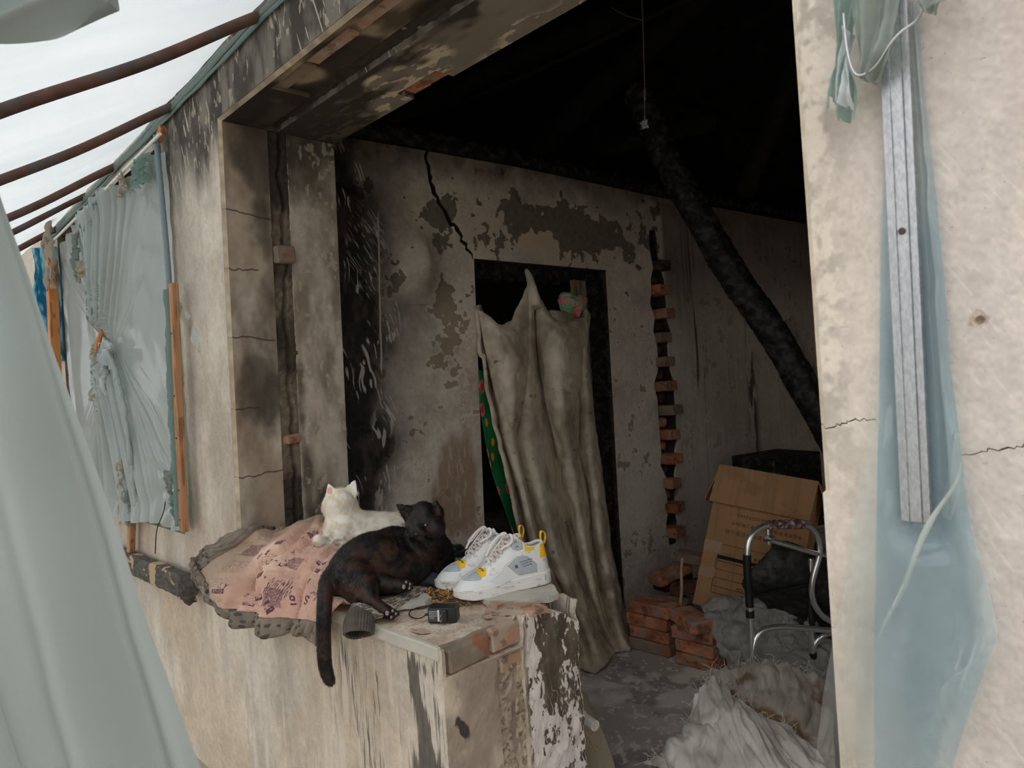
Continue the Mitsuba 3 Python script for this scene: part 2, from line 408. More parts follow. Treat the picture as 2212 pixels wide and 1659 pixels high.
 'front_sheet': [[[-1.075,0.1,2.01],[-1.116,0.057,1.991],[-1.158,0.013,1.972],[-1.213,-0.044,1.946],[-1.282,-0.117,1.914],[-1.364,-0.203,1.876]],[[-1.103,0.146,1.805],[-1.144,0.103,1.808],[-1.185,0.06,1.811],[-1.24,0.002,1.815],[-1.309,-0.07,1.82],[-1.392,-0.157,1.826]],[[-1.06,0.163,1.684],[-1.101,0.119,1.687],[-1.142,0.076,1.69],[-1.197,0.018,1.694],[-1.266,-0.054,1.699],[-1.349,-0.141,1.705]],[[-1.033,0.177,1.61],[-1.074,0.133,1.613],[-1.115,0.09,1.616],[-1.171,0.032,1.62],[-1.239,-0.04,1.625],[-1.322,-0.127,1.631]],[[-0.998,0.199,1.49],[-1.039,0.156,1.493],[-1.08,0.113,1.496],[-1.136,0.055,1.5],[-1.204,-0.017,1.505],[-1.287,-0.104,1.511]],[[-0.954,0.232,1.3],[-0.995,0.188,1.303],[-1.036,0.145,1.306],[-1.092,0.087,1.31],[-1.16,0.015,1.315],[-1.243,-0.072,1.321]],[[-0.912,0.262,1.126],[-0.953,0.218,1.129],[-0.995,0.175,1.132],[-1.05,0.117,1.136],[-1.118,0.045,1.141],[-1.201,-0.042,1.147]],[[-0.87,0.292,0.96],[-0.912,0.248,0.963],[-0.953,0.205,0.966],[-1.008,0.147,0.97],[-1.077,0.075,0.975],[-1.159,-0.012,0.981]],[[-0.844,0.305,0.872],[-0.885,0.262,0.875],[-0.926,0.218,0.878],[-0.982,0.161,0.882],[-1.05,0.088,0.887],[-1.133,0.002,0.893]],[[-0.806,0.317,0.716],[-0.847,0.273,0.719],[-0.889,0.23,0.722],[-0.944,0.172,0.726],[-1.012,0.1,0.731],[-1.095,0.013,0.737]]],
 'corner': [[[-1.2,0.13,2.045],[-1.12,0.21,2.085],[-1.0,0.33,2.145]],[[-1.182,0.134,1.978],[-1.106,0.214,1.971],[-0.991,0.335,1.96]],[[-1.161,0.128,1.894],[-1.102,0.19,1.9],[-1.005,0.291,1.921]],[[-1.15,0.125,1.843],[-1.1,0.178,1.863],[-0.997,0.286,1.911]]],
 'beam_cord': [[-1.83,2.711,3.194],[-1.838,2.704,2.903],[-1.842,2.7,2.716],[-1.855,2.687,2.526]],
 'rod_in': [[-3.662,2.819,3.163],[-2.063,3.046,3.182],[-1.73,3.106,3.203]],
}
D.update({
 'bc_spine': [[-1.8554,1.0557,0.8528,0.0631],[-1.8555,1.099,0.8754,0.0722],[-1.861,1.1512,0.888,0.0736],[-1.8849,1.242,0.887,0.072],[-1.88,1.3342,0.8655,0.0725],[-1.8543,1.3757,0.8645,0.0594]],
 'bc_belly': [[-1.8332,1.1225,0.8474,0.0613],[-1.8328,1.1953,0.8487,0.0586],[-1.8256,1.2753,0.846,0.0571]],
 'bc_neck': [[-1.8345,1.3384,0.885,0.0628],[-1.8123,1.318,0.9279,0.0562],[-1.7901,1.2977,0.9698,0.0512]],
 'bc_head': [[-1.7823,1.2913,0.9845,0.0523]],
 'bc_face': [[-1.7641,1.2451,0.9833,0.0305],[-1.7375,1.2948,0.9684,0.0349],[-1.7385,1.2286,0.9669,0.0191],[-1.7453,1.2216,0.9634,0.015],[-1.7303,1.2372,0.9593,0.015],[-1.7399,1.2345,0.9437,0.0123],[-1.766,1.2793,1.0078,0.042]],
 'bc_ears': [[-1.7997,1.2512,1.0181,0.0197],[-1.8188,1.2238,1.0394,0.0028],[-1.7476,1.3059,1.0104,0.0239],[-1.7482,1.3124,1.0417,0.0042]],
 'bc_eyes': [[-1.7206,1.2473,0.9857,0.0068],[-1.7478,1.2188,0.991,0.0068]],
 'bc_nose': [[-1.7222,1.2167,0.9654,0.0068]],
 'bc_thigh': [[-1.7953,1.0463,0.8641,0.0577],[-1.7564,1.0437,0.8473,0.0465],[-1.7326,1.0397,0.8316,0.0332]],
 'bc_leg1': [[-1.734,1.0382,0.8394,0.032],[-1.7054,1.0393,0.8185,0.024],[-1.6775,1.0468,0.8038,0.0182],[-1.6616,1.0563,0.7942,0.0175],[-1.6465,1.065,0.7872,0.0162]],
 'bc_leg2': [[-1.7902,1.0951,0.8468,0.0372],[-1.7586,1.1283,0.8345,0.0266],[-1.7341,1.1541,0.8269,0.02],[-1.7176,1.1714,0.8266,0.0186]],
 'bc_fore': [[-1.8319,1.3702,0.8493,0.0442],[-1.8142,1.3454,0.8234,0.0291],[-1.8331,1.2966,0.823,0.0245],[-1.8433,1.2569,0.8276,0.02]],
 'bc_tail': [[-1.8519,1.0158,0.8693,0.0291],[-1.8292,0.9818,0.8584,0.0221],[-1.7995,0.955,0.8338,0.0184],[-1.7757,0.9366,0.7986,0.0175],[-1.7789,0.9335,0.7487,0.0169],[-1.7803,0.9321,0.6986,0.0163],[-1.7804,0.9323,0.661,0.0157],[-1.7766,0.9363,0.6293,0.0138],[-1.7722,0.941,0.6138,0.01]],
 'bc_pads': [[-1.6327,1.0432,0.7968,0.0068],[-1.6248,1.0558,0.8011,0.0044],[-1.6208,1.0628,0.7925,0.0044],[-1.6255,1.0507,0.785,0.0044],[-1.6998,1.1465,0.8315,0.0072],[-1.6989,1.1547,0.8428,0.0047],[-1.6961,1.1649,0.8356,0.0047],[-1.6934,1.1606,0.8252,0.0047]],
 'wc_spine': [[-2.1738,1.2288,0.8979,0.0581],[-2.1903,1.2549,0.9275,0.062],[-2.1657,1.3097,0.907,0.0641],[-2.1247,1.3527,0.9064,0.0577],[-2.087,1.3778,0.9184,0.0431],[-2.0602,1.3913,0.9361,0.0238],[-2.0512,1.4007,0.94,0.0143]],
 'wc_neck': [[-2.1923,1.2527,0.9309,0.062],[-2.1924,1.2524,0.9755,0.054],[-2.1918,1.2457,1.0117,0.0492]],
 'wc_head': [[-2.1902,1.2402,1.0222,0.0507]],
 'wc_face': [[-2.2242,1.219,1.0008,0.027],[-2.1889,1.2705,1.0047,0.0303],[-2.2352,1.2365,1.0099,0.0288],[-2.2597,1.2398,1.014,0.021]],
 'wc_ears': [[-2.194,1.2143,1.0497,0.0189],[-2.1924,1.2086,1.0806,0.0047],[-2.1635,1.268,1.0531,0.019],[-2.1523,1.2797,1.0837,0.0024]],
 'wc_leg': [[-2.1684,1.191,0.9012,0.031],[-2.1666,1.1639,0.8959,0.0215],[-2.1616,1.1401,0.9104,0.0152],[-2.1608,1.1337,0.9194,0.0137]],
 'wc_hind': [[-2.1071,1.2988,0.8837,0.0502],[-2.0631,1.3449,0.8953,0.0408]],
 'jacket': [[[-2.474,1.1,0.933],[-2.478,1.16,0.908],[-2.436,1.22,0.935],[-2.395,1.27,0.953],[-2.377,1.36,0.893],[-2.214,1.42,0.814]],[[-2.426,0.965,0.929],[-2.364,1.03,0.927],[-2.329,1.13,0.927],[-2.252,1.19,0.924],[-2.193,1.25,0.865],[-2.063,1.32,0.814]],[[-2.518,0.92,0.891],[-2.381,0.97,0.879],[-2.251,1.04,0.896],[-2.158,1.1,0.887],[-2.031,1.13,0.859],[-1.888,1.18,0.819]],[[-2.514,0.865,0.878],[-2.427,0.9,0.806],[-2.27,0.975,0.83],[-2.136,1.025,0.844],[-2.0,1.055,0.835],[-1.795,1.08,0.81]],[[-2.463,0.858,0.838],[-2.431,0.88,0.755],[-2.247,0.93,0.764],[-2.091,0.965,0.779],[-1.941,0.985,0.786],[-1.792,0.995,0.797]],[[-2.429,0.862,0.79],[-2.364,0.885,0.712],[-2.246,0.915,0.673],[-2.087,0.94,0.675],[-1.986,0.955,0.699],[-1.872,0.97,0.685]]],
 'sleeve': [[-1.7882,1.2533,0.8],[-1.7436,1.1595,0.812],[-1.7145,1.0822,0.815],[-1.6895,1.0246,0.815],[-1.6868,0.995,0.7885],[-1.6649,0.975,0.7761],[-1.6476,0.962,0.7615]],
 'slab': [[-1.7184,1.1013,0.79],[-1.7497,1.2397,0.79],[-1.7851,1.2503,0.79],[-1.7765,1.1449,0.79]],
 'purple': [[-1.9293,1.2654,0.8],[-1.9155,1.2886,0.81],[-1.8836,1.305,0.805],[-1.8626,1.3352,0.81],[-1.8272,1.3539,0.805],[-1.8013,1.3795,0.8]],
 'bag': [[-2.0261,1.6,0.8]],
 'adapter': [[-1.564,1.1264,0.775],[-1.4993,1.1274,0.775],[-1.4986,1.1815,0.775],[-1.5276,1.1295,0.775]],
 'cable': [[-1.5724,1.1247,0.79],[-1.5743,1.1162,0.782],[-1.6642,1.1746,0.782],[-1.6688,1.206,0.785],[-1.7539,1.2825,0.79],[-1.8243,1.333,0.8]],
 'chips': [[-1.8432,1.2737,0.775],[-1.5963,1.2738,0.775],[-1.8352,1.3392,0.775],[-1.6635,1.1768,0.775],[-1.5907,1.3571,0.775]],
 'shoe': [[-1.6415,1.2851,0.775],[-1.4407,1.4731,0.802],[-1.7632,1.2918,0.775]],
 'stone': [[-1.4626,1.509,0.79],[-1.457,1.361,0.79],[-1.4191,1.3949,0.775],[-1.4692,1.3355,0.775],[-1.4824,1.2918,0.775],[-1.5144,1.0524,0.775]],
})
D.update({
 'quilt': [[[-2.582,2.269,1.759],[-2.654,2.376,1.738],[-2.558,2.427,1.65],[-2.63,2.64,1.823],[-2.564,2.626,1.912],[-2.66,2.762,1.839],[-2.552,2.792,1.73],[-2.648,3.056,1.788],[-2.588,3.062,1.791],[-2.636,3.152,1.763]],[[-2.557,2.251,1.551],[-2.689,2.41,1.56],[-2.513,2.376,1.546],[-2.645,2.617,1.553],[-2.524,2.539,1.545],[-2.7,2.806,1.555],[-2.502,2.727,1.54],[-2.678,3.074,1.55],[-2.568,2.998,1.542],[-2.656,3.133,1.547]],[[-2.542,2.262,1.329],[-2.674,2.433,1.323],[-2.498,2.342,1.323],[-2.63,2.53,1.316],[-2.509,2.51,1.313],[-2.685,2.825,1.3],[-2.487,2.706,1.301],[-2.663,2.966,1.291],[-2.553,2.944,1.289],[-2.641,3.126,1.281]],[[-2.525,2.296,1.105],[-2.645,2.443,1.088],[-2.485,2.34,1.101],[-2.605,2.485,1.084],[-2.495,2.491,1.085],[-2.655,2.82,1.048],[-2.475,2.712,1.062],[-2.635,2.955,1.035],[-2.535,2.925,1.039],[-2.615,3.121,1.018]],[[-2.495,2.321,0.881],[-2.615,2.493,0.848],[-2.455,2.368,0.876],[-2.575,2.516,0.847],[-2.465,2.504,0.856],[-2.625,2.823,0.798],[-2.445,2.719,0.825],[-2.605,3.004,0.773],[-2.505,2.934,0.789],[-2.585,3.12,0.757]],[[-2.455,2.333,0.662],[-2.575,2.502,0.616],[-2.415,2.377,0.658],[-2.535,2.538,0.613],[-2.425,2.523,0.628],[-2.585,2.84,0.55],[-2.405,2.715,0.593],[-2.565,2.968,0.527],[-2.465,2.901,0.551],[-2.545,3.09,0.506]],[[-2.398,2.365,0.443],[-2.506,2.52,0.389],[-2.362,2.422,0.435],[-2.47,2.582,0.38],[-2.371,2.553,0.402],[-2.515,2.83,0.314],[-2.353,2.703,0.37],[-2.497,2.914,0.297],[-2.407,2.875,0.32],[-2.479,3.059,0.265]],[[-2.342,2.461,0.231],[-2.414,2.57,0.186],[-2.318,2.51,0.222],[-2.39,2.628,0.175],[-2.324,2.616,0.191],[-2.42,2.824,0.114],[-2.312,2.73,0.162],[-2.408,2.869,0.104],[-2.348,2.856,0.119],[-2.396,3.007,0.068]],[[-2.4,2.589,0.012],[-2.322,2.541,0.012],[-2.258,2.52,0.012],[-2.222,2.534,0.012],[-2.228,2.611,0.012],[-2.294,2.765,0.012],[-2.298,2.808,0.012],[-2.289,2.822,0.012],[-2.27,2.836,0.012],[-2.252,2.85,0.012]]],
 'qlining': [[[-2.615,2.282,1.465],[-2.626,2.305,1.465],[-2.636,2.328,1.465],[-2.645,2.348,1.465]],[[-2.615,2.273,1.331],[-2.626,2.305,1.329],[-2.636,2.336,1.328],[-2.645,2.363,1.326]],[[-2.615,2.279,1.218],[-2.626,2.317,1.215],[-2.636,2.356,1.212],[-2.645,2.39,1.209]],[[-2.615,2.293,1.104],[-2.626,2.336,1.099],[-2.636,2.38,1.094],[-2.645,2.418,1.09]],[[-2.615,2.327,0.941],[-2.626,2.373,0.934],[-2.636,2.42,0.927],[-2.645,2.46,0.921]],[[-2.615,2.38,0.796],[-2.626,2.421,0.788],[-2.636,2.463,0.781],[-2.645,2.499,0.774]],[[-2.615,2.433,0.648],[-2.626,2.47,0.64],[-2.636,2.507,0.632],[-2.645,2.539,0.625]],[[-2.615,2.479,0.546],[-2.626,2.515,0.537],[-2.636,2.552,0.528],[-2.645,2.584,0.521]]],
 'knot_q': [[-2.56,2.9229,1.8041],[-2.56,2.8797,1.8226],[-2.55,2.9388,1.7731],[-2.58,3.0234,1.8125],[-2.55,2.886,1.7716]],
 'rope': [[-2.66,3.0737,1.9535],[-2.6,2.9871,1.8831],[-2.56,2.9443,1.8301],[-2.54,2.9341,1.8019]],
 'board_in': [[-2.685,3.1349,1.9606],[-2.685,3.1268,1.5494]],
 'box': [[-1.964,3.3327,0.9016],[-1.5088,3.4482,0.8199],[-2.0502,3.071,0.2381]],
 'flap_lo': [[-1.974,3.2142,0.7239],[-1.5192,3.3365,0.6427]],
 'w_main': [[-1.5122,2.6944,-0.0453],[-1.5085,2.6976,0.1193],[-1.5009,2.7045,0.4255],[-1.4986,2.7062,0.6172],[-1.4895,2.7299,0.6902],[-1.4602,2.7894,0.7265],[-1.4027,2.8788,0.7236],[-1.36,2.9671,0.7078],[-1.3409,3.0162,0.659],[-1.3389,3.0331,0.5884],[-1.3531,3.0185,0.5201],[-1.3688,3.0023,0.4479],[-1.3736,3.0121,0.379],[-1.3588,3.0423,0.3139],[-1.3306,3.101,0.2652],[-1.2706,3.1931,0.2292]],
 'w_rear': [[-1.3931,3.0634,0.5451],[-1.4048,3.0519,0.3534],[-1.4086,3.0486,0.1509],[-1.4068,3.051,0.0087]],
 'w_cross': [[-1.4544,2.8103,0.6669],[-1.3962,2.9149,0.6215],[-1.3409,3.0311,0.5747],[-1.2762,3.1571,0.5383]],
 'w_mid': [[-1.5019,2.7043,0.1762],[-1.4974,2.7087,0.243],[-1.4814,2.7398,0.293],[-1.4465,2.8054,0.3027],[-1.383,2.9446,0.2725],[-1.2712,3.1925,0.2151]],
 'w_low': [[-1.4063,3.0512,0.1101],[-1.3995,3.0581,0.1663],[-1.3755,3.0832,0.2005],[-1.3501,3.1388,0.202],[-1.296,3.2535,0.1845]],
 'w_back1': [[-1.5267,2.7498,0.4289],[-1.3922,3.0358,0.4363]],
 'wbag': [[[-1.507,2.943,0.619],[-1.455,2.998,0.62],[-1.399,3.072,0.577],[-1.335,3.154,0.533]],[[-1.567,2.896,0.524],[-1.472,2.952,0.516],[-1.399,3.058,0.479],[-1.328,3.147,0.44]],[[-1.62,2.869,0.44],[-1.491,2.933,0.415],[-1.4,3.043,0.373],[-1.324,3.137,0.342]],[[-1.607,2.984,0.352],[-1.527,3.04,0.323],[-1.45,3.121,0.282],[-1.359,3.216,0.236]],[[-1.616,3.033,0.258],[-1.536,3.089,0.226],[-1.456,3.144,0.185],[-1.369,3.235,0.135]]],
 'pile': [[[-1.893,2.975,0.254],[-1.796,3.048,0.308],[-1.623,3.055,0.319],[-1.504,3.122,0.272],[-1.41,3.308,0.18]],[[-1.83,2.896,0.222],[-1.705,2.94,0.234],[-1.585,3.008,0.212],[-1.473,3.082,0.151],[-1.356,3.176,0.093]],[[-1.774,2.883,0.13],[-1.651,2.91,0.128],[-1.528,2.967,0.118],[-1.422,3.006,0.1],[-1.305,3.042,0.057]],[[-1.718,2.898,0.047],[-1.604,2.873,0.048],[-1.475,2.892,0.048],[-1.368,2.918,0.032],[-1.261,2.943,-0.004]]],
 'sack1': [[[-1.469,2.203,0.144],[-1.467,2.262,0.201],[-1.451,2.309,0.227],[-1.393,2.311,0.204],[-1.297,2.267,0.196],[-1.206,2.247,0.192],[-1.096,2.232,0.175]],[[-1.46,2.125,0.119],[-1.395,2.164,0.189],[-1.328,2.191,0.215],[-1.268,2.182,0.204],[-1.178,2.16,0.193],[-1.092,2.149,0.179],[-0.998,2.145,0.168]],[[-1.484,2.042,0.079],[-1.381,2.063,0.152],[-1.289,2.087,0.171],[-1.199,2.08,0.181],[-1.119,2.077,0.17],[-1.023,2.062,0.166],[-0.928,2.074,0.152]],[[-1.547,2.005,0.028],[-1.404,1.981,0.059],[-1.262,1.971,0.08],[-1.148,1.974,0.088],[-1.046,1.979,0.095],[-0.946,1.983,0.105],[-0.845,1.988,0.104]]],
 'sack2': [[[-1.571,2.501,0.19],[-1.505,2.57,0.177],[-1.44,2.638,0.193],[-1.35,2.69,0.193],[-1.272,2.728,0.154],[-1.191,2.697,0.107]],[[-1.523,2.407,0.171],[-1.414,2.405,0.169],[-1.334,2.431,0.182],[-1.245,2.466,0.176],[-1.163,2.495,0.152],[-1.092,2.483,0.128]],[[-1.428,2.333,0.156],[-1.309,2.284,0.166],[-1.224,2.286,0.162],[-1.145,2.31,0.153],[-1.075,2.326,0.13],[-1.02,2.326,0.117]],[[-1.375,2.331,0.104],[-1.248,2.261,0.117],[-1.16,2.251,0.117],[-1.085,2.257,0.108],[-1.027,2.261,0.096],[-0.978,2.254,0.086]]],
 'sack3': [[-1.5853,2.5445,0.1503],[-1.5562,2.604,0.157],[-1.4888,2.5733,0.1465],[-1.4145,2.4339,0.124],[-1.4881,2.429,0.1409]],
 'stick1': [[-2.0544,3.0657,0.4585],[-2.0557,3.0501,0.38],[-2.0543,3.0375,0.2901],[-2.0568,3.0206,0.2196]],
 'stick2': [[-2.0396,3.0528,0.3306],[-2.0158,3.049,0.2589],[-1.9975,3.0539,0.1916]],
 'pvc': [[-1.6191,1.7259,0.2935],[-1.5109,1.709,0.2833]],
 'stick3': [[-1.5705,1.69,0.2591],[-1.5224,1.6826,0.2472],[-1.4753,1.6741,0.2278]],
 'rust_sheet': [[[-1.459,1.546,0.364],[-1.449,1.615,0.332],[-1.446,1.647,0.306]],[[-1.448,1.528,0.313],[-1.422,1.6,0.286],[-1.423,1.642,0.259]],[[-1.426,1.494,0.226],[-1.392,1.587,0.198],[-1.37,1.64,0.184]],[[-1.391,1.444,0.118],[-1.357,1.553,0.08],[-1.319,1.636,0.055]]],
 'log': [[-2.4013,3.4168,3.0426],[-2.3465,3.446,2.858],[-2.2673,3.4865,2.6174],[-2.156,3.5608,2.3118],[-2.0745,3.6182,2.0925],[-1.9722,3.6829,1.8466],[-1.8824,3.7489,1.657],[-1.7945,3.8128,1.4438],[-1.7162,3.8668,1.2335],[-1.6277,3.9461,0.9724],[-1.4747,4.1084,0.5015]],
 'lath': [[-1.9002,4.0925,1.665],[-1.8655,4.1294,1.5197]],
 'dark_board': [[-2.057,4.0037,0.791],[-1.9492,4.334,0.8306],[-2.0408,3.9488,0.6266]],
 'cord': [[-1.8329,2.7081,3.194],[-1.8378,2.704,2.9031],[-1.8437,2.6986,2.7164],[-1.8511,2.6916,2.5256]],
 'cordtop': [[-1.992,2.6865,3.0993],[-1.8882,2.6798,3.0084],[-1.8344,2.7074,2.9777]],
 'rod_in': [[-3.6723,2.8078,3.1576],[-2.9687,2.9662,3.1636],[-2.0635,3.046,3.1821],[-1.6884,3.0771,3.1921]],
 'rafters': [[-3.4107,3.0827,3.0134],[-2.9151,3.3121,3.1959],[-2.934,3.5826,3.0584],[-2.3272,3.6389,3.1799],[-3.365,2.552,2.7446],[-2.6801,4.1407,2.5338],[-3.1393,3.9469,3.0696],[-3.094,3.9953,2.8378]],
 'shoe2': [[-1.6111,1.2615,0.7888],[-1.5049,1.5395,0.7844]],
 'swag1': [[[-2.585,2.275,1.759],[-2.554,2.3,1.72],[-2.536,2.336,1.674],[-2.53,2.384,1.638],[-2.536,2.455,1.708],[-2.554,2.543,1.817],[-2.585,2.643,1.904]],[[-2.57,2.298,1.552],[-2.503,2.285,1.556],[-2.463,2.295,1.562],[-2.45,2.331,1.569],[-2.463,2.392,1.579],[-2.503,2.482,1.592],[-2.57,2.601,1.607]],[[-2.555,2.327,1.348],[-2.491,2.302,1.354],[-2.453,2.3,1.36],[-2.44,2.321,1.366],[-2.453,2.368,1.372],[-2.491,2.44,1.377],[-2.555,2.539,1.383]],[[-2.54,2.356,1.211],[-2.496,2.33,1.216],[-2.469,2.321,1.22],[-2.46,2.328,1.223],[-2.469,2.352,1.225],[-2.496,2.393,1.226],[-2.54,2.451,1.226]],[[-2.525,2.377,1.119],[-2.522,2.375,1.118],[-2.521,2.375,1.118],[-2.52,2.375,1.117],[-2.521,2.377,1.116],[-2.522,2.379,1.115],[-2.525,2.383,1.114]]],
 'swag2': [[[-2.585,2.688,1.863],[-2.554,2.712,1.767],[-2.536,2.753,1.713],[-2.53,2.812,1.694],[-2.536,2.888,1.7],[-2.554,2.982,1.719],[-2.585,3.094,1.745]],[[-2.57,2.659,1.571],[-2.498,2.641,1.565],[-2.454,2.651,1.561],[-2.44,2.693,1.56],[-2.454,2.768,1.56],[-2.498,2.879,1.563],[-2.57,3.027,1.567]],[[-2.55,2.669,1.305],[-2.483,2.64,1.305],[-2.443,2.638,1.304],[-2.43,2.664,1.302],[-2.443,2.721,1.299],[-2.483,2.809,1.295],[-2.55,2.929,1.29]],[[-2.52,2.698,1.063],[-2.481,2.68,1.065],[-2.458,2.679,1.066],[-2.45,2.695,1.064],[-2.458,2.728,1.061],[-2.481,2.779,1.055],[-2.52,2.848,1.047]],[[-2.5,2.747,0.842],[-2.497,2.749,0.841],[-2.496,2.752,0.841],[-2.495,2.756,0.841],[-2.496,2.761,0.84],[-2.497,2.768,0.839],[-2.5,2.776,0.837]]],
 'ears2': [[-1.7952,1.2559,1.0093],[-1.813,1.2154,1.0468],[-1.7469,1.3067,1.0047],[-1.7418,1.3118,1.0507]],
})
# ------------------------------------------------------------------ plaster, soot, concrete
def f3(p, s, o=3):
    return fbm(p.x * s, p.y * s, p.z * s, o)


def plaster_bump(p, n, uv):
    return 0.7 * fbm(p.x * 22, p.y * 22, p.z * 22, 2) + 0.3 * noise(p.x * 140, p.y * 140, p.z * 140)


def rough_bump(p, n, uv):
    return fbm(p.x * 45, p.y * 45, p.z * 45, 3)


def specks(p, s, t):
    return smoothstep(t, t + 0.04, noise(p.x * s, p.y * s + 3, p.z * s))


def facade_col(p, n, uv):
    x, y, z = p.x, p.y, p.z
    big, mid = f3(p, 2.3, 3), fbm(x * 9 + y * 9, y * 3, z * 5, 3)
    strk = fbm(x * 26 + y * 26, z * 1.6, 4, 3)
    c = mix(C(170, 158, 144), C(204, 193, 178), smoothstep(0.3, 0.7, 0.5 * big + 0.5 * mid))
    c = mix(c, C(180, 171, 161), 0.6 * smoothstep(0.48, 0.7, strk))
    c = mix(c, C(186, 163, 137), 0.5 * smoothstep(0.35, 0.65, fbm(x * 2.2, z * 2.2, 9, 3)) * smoothstep(1.25, 0.5, z))
    c = mix(c, C(188, 178, 171), 0.6 * smoothstep(-0.5, -0.3, x))
    c = c * (0.88 + 0.24 * fbm(x * 55 + y * 55, z * 55, 2, 3)) * (0.94 + 0.12 * noise(x * 230 + y * 230, z * 190, 5))
    c = mix(c, C(212, 202, 187), 0.28 * smoothstep(0.72, 0.8, noise(x * 190 + z * 120, z * 34 - x * 30, 4)) * smoothstep(0.55, 0.66, noise(x * 10, z * 10, 7)))
    c = mix(c, C(140, 126, 112), 0.7 * smoothstep(0.45, 0.8, blob(x, z, -0.236, 1.425, 0.014, 0.012) + 0.9 * (fbm(x * 160, z * 160, 2, 3) - 0.5)))
    c = mix(c, C(120, 108, 96), 0.5 * specks(p, 190, 0.9) * smoothstep(0.45, 0.6, noise(x * 12, z * 12, 3)))
    # scratches and hairline cracks
    # smoke above the window and along the lintel
    e = z + 0.26 * (fbm(x * 6 + 3, z * 2.5, 1, 5) - 0.5) + 0.12 * (strk - 0.5)
    soot = smoothstep(2.1, 2.36, e) * smoothstep(-3.35, -2.95, x + 0.25 * (big - 0.5)) * smoothstep(-0.2, -0.9, x)
    sc = mix(C(50, 46, 43), C(112, 105, 97), smoothstep(0.36, 0.68, fbm(x * 15, z * 7, 5, 4)))
    sc = mix(sc, C(190, 176, 155), 0.55 * smoothstep(0.62, 0.7, fbm(x * 80, z * 30, 8, 3)) * smoothstep(0.45, 0.6, fbm(x * 9, z * 6, 2, 2)))
    sc = mix(sc, C(170, 158, 142), smoothstep(0.8, 0.86, noise(x * 120 + z * 46, z * 9 - x * 4, 6)) * smoothstep(0.55, 0.66, noise(x * 9, z * 9, 2)))
    c = mix(c, sc, 0.93 * soot)
    # grey smoke film left of the pillar's crack
    pil = smoothstep(-0.335, -0.42, x + 0.08 * (mid - 0.5)) * smoothstep(-0.6, -0.5, x) * smoothstep(0.9, 1.5, z)
    c = mix(c, mix(C(142, 134, 122), C(208, 197, 180), smoothstep(0.35, 0.62, 0.6 * fbm(x * 26, z * 20, 3, 4) + 0.4 * fbm(x * 90, z * 80, 3, 3))), 0.6 * pil)
    return c


def jamb_col(p, n, uv):
    x, y, z = p.x, p.y, p.z
    a = fbm(y * 10, z * 4, x * 4, 4)
    b = fbm(y * 26 + 5, z * 11, x * 9, 3)
    c = mix(C(138, 124, 109), C(188, 176, 159), smoothstep(0.35, 0.66, 0.55 * a + 0.45 * b))
    c = mix(c, C(156, 134, 112), 0.6 * smoothstep(0.45, 0.65, fbm(y * 6, z * 2.1, 3, 2)) * smoothstep(1.3, 1.22, y))
    d = blob(y, z, 1.13, 1.42, 0.12, 0.2) + 1.0 * blob(y, z, 1.3, 2.42, 0.4, 0.32) + 0.6 * blob(y, z, 1.17, 1.95, 0.06, 0.35)
    d = d + 0.9 * blob(y, z, 1.37, 0.92, 0.12, 0.16) + 0.5 * blob(y, z, 1.29, 1.2, 0.03, 0.4)
    d = smoothstep(0.35, 0.8, d + 0.9 * (fbm(y * 13, z * 8, 7, 4) - 0.5))
    c = mix(c, mix(C(50, 45, 41), C(88, 79, 70), b), 0.82 * d)
    for zc, ya in ((2.06, 1.2), (1.86, 1.14), (1.62, 1.19), (1.36, 1.12), (1.12, 1.2)):
        c = mix(c, C(62, 54, 47), 0.8 * smoothstep(0.004, 0.0012, dr.abs(z - zc - 0.25 * (y - 1.02) * (noise(zc * 9) - 0.6) - 0.03 * (fbm(y * 22, zc * 7, 2, 3) - 0.5))) * (y < ya))
    c = c * (0.9 + 0.2 * fbm(y * 60, z * 60, 2, 3))
    c = mix(c, C(198, 186, 168), 0.45 * smoothstep(0.64, 0.72, fbm(y * 40, z * 30, 2, 3)) * smoothstep(1.26, 1.31, y))
    return c


def soffit_col(p, n, uv):
    x, y = p.x, p.y
    a = fbm(x * 7, y * 12, 3, 4)
    c = mix(C(84, 72, 58), C(146, 130, 108), smoothstep(0.34, 0.68, a))
    back = smoothstep(1.2, 1.24, y + 0.03 * (a - 0.5))
    flake = smoothstep(0.52, 0.57, fbm(x * 17, y * 40, 5, 4))
    c = mix(c, mix(C(134, 125, 112), C(206, 190, 160), flake * smoothstep(0.42, 0.6, fbm(x * 4, y * 6, 1, 2))), 0.85 * back)
    c = mix(c, C(42, 37, 33), 0.88 * smoothstep(0.46, 0.64, fbm(x * 5 + 4, y * 9, 6, 3) + 0.5 * blob(x, y, -2.5, 1.25, 0.35, 0.4) - 0.1 * back))
    return c


def front_col(p, n, uv):
    c = facade_col(p, n, uv)
    c = dr.select(n.x > 0.5, jamb_col(p, n, uv), c)
    c = dr.select((n.z < -0.5) & (p.z > 2.0), soffit_col(p, n, uv), c)
    edge = smoothstep(0.9, 0.6, dr.maximum(dr.abs(n.x), dr.maximum(dr.abs(n.y), dr.abs(n.z))))   # bare plaster where the corner is worn round
    return mix(c, mix(C(170, 150, 122), C(226, 210, 182), noise(p.x * 40, p.y * 40, p.z * 40)), 0.85 * edge)


mat('m_front', front_col, 0.9, 0.2, bump=plaster_bump, scale=0.0035)


def mortar_col(p, n, uv):
    b = f3(p, 40, 3)
    c = mix(C(84, 74, 64), C(138, 124, 107), b)
    return mix(c, C(48, 43, 39), 0.85 * smoothstep(0.45, 0.66, fbm(p.x * 8, p.y * 8, p.z * 4, 3) + 0.25 * smoothstep(1.3, 2.3, p.z)))


mat('m_mortar', mortar_col, 0.95, 0.1, bump=rough_bump, scale=0.008)


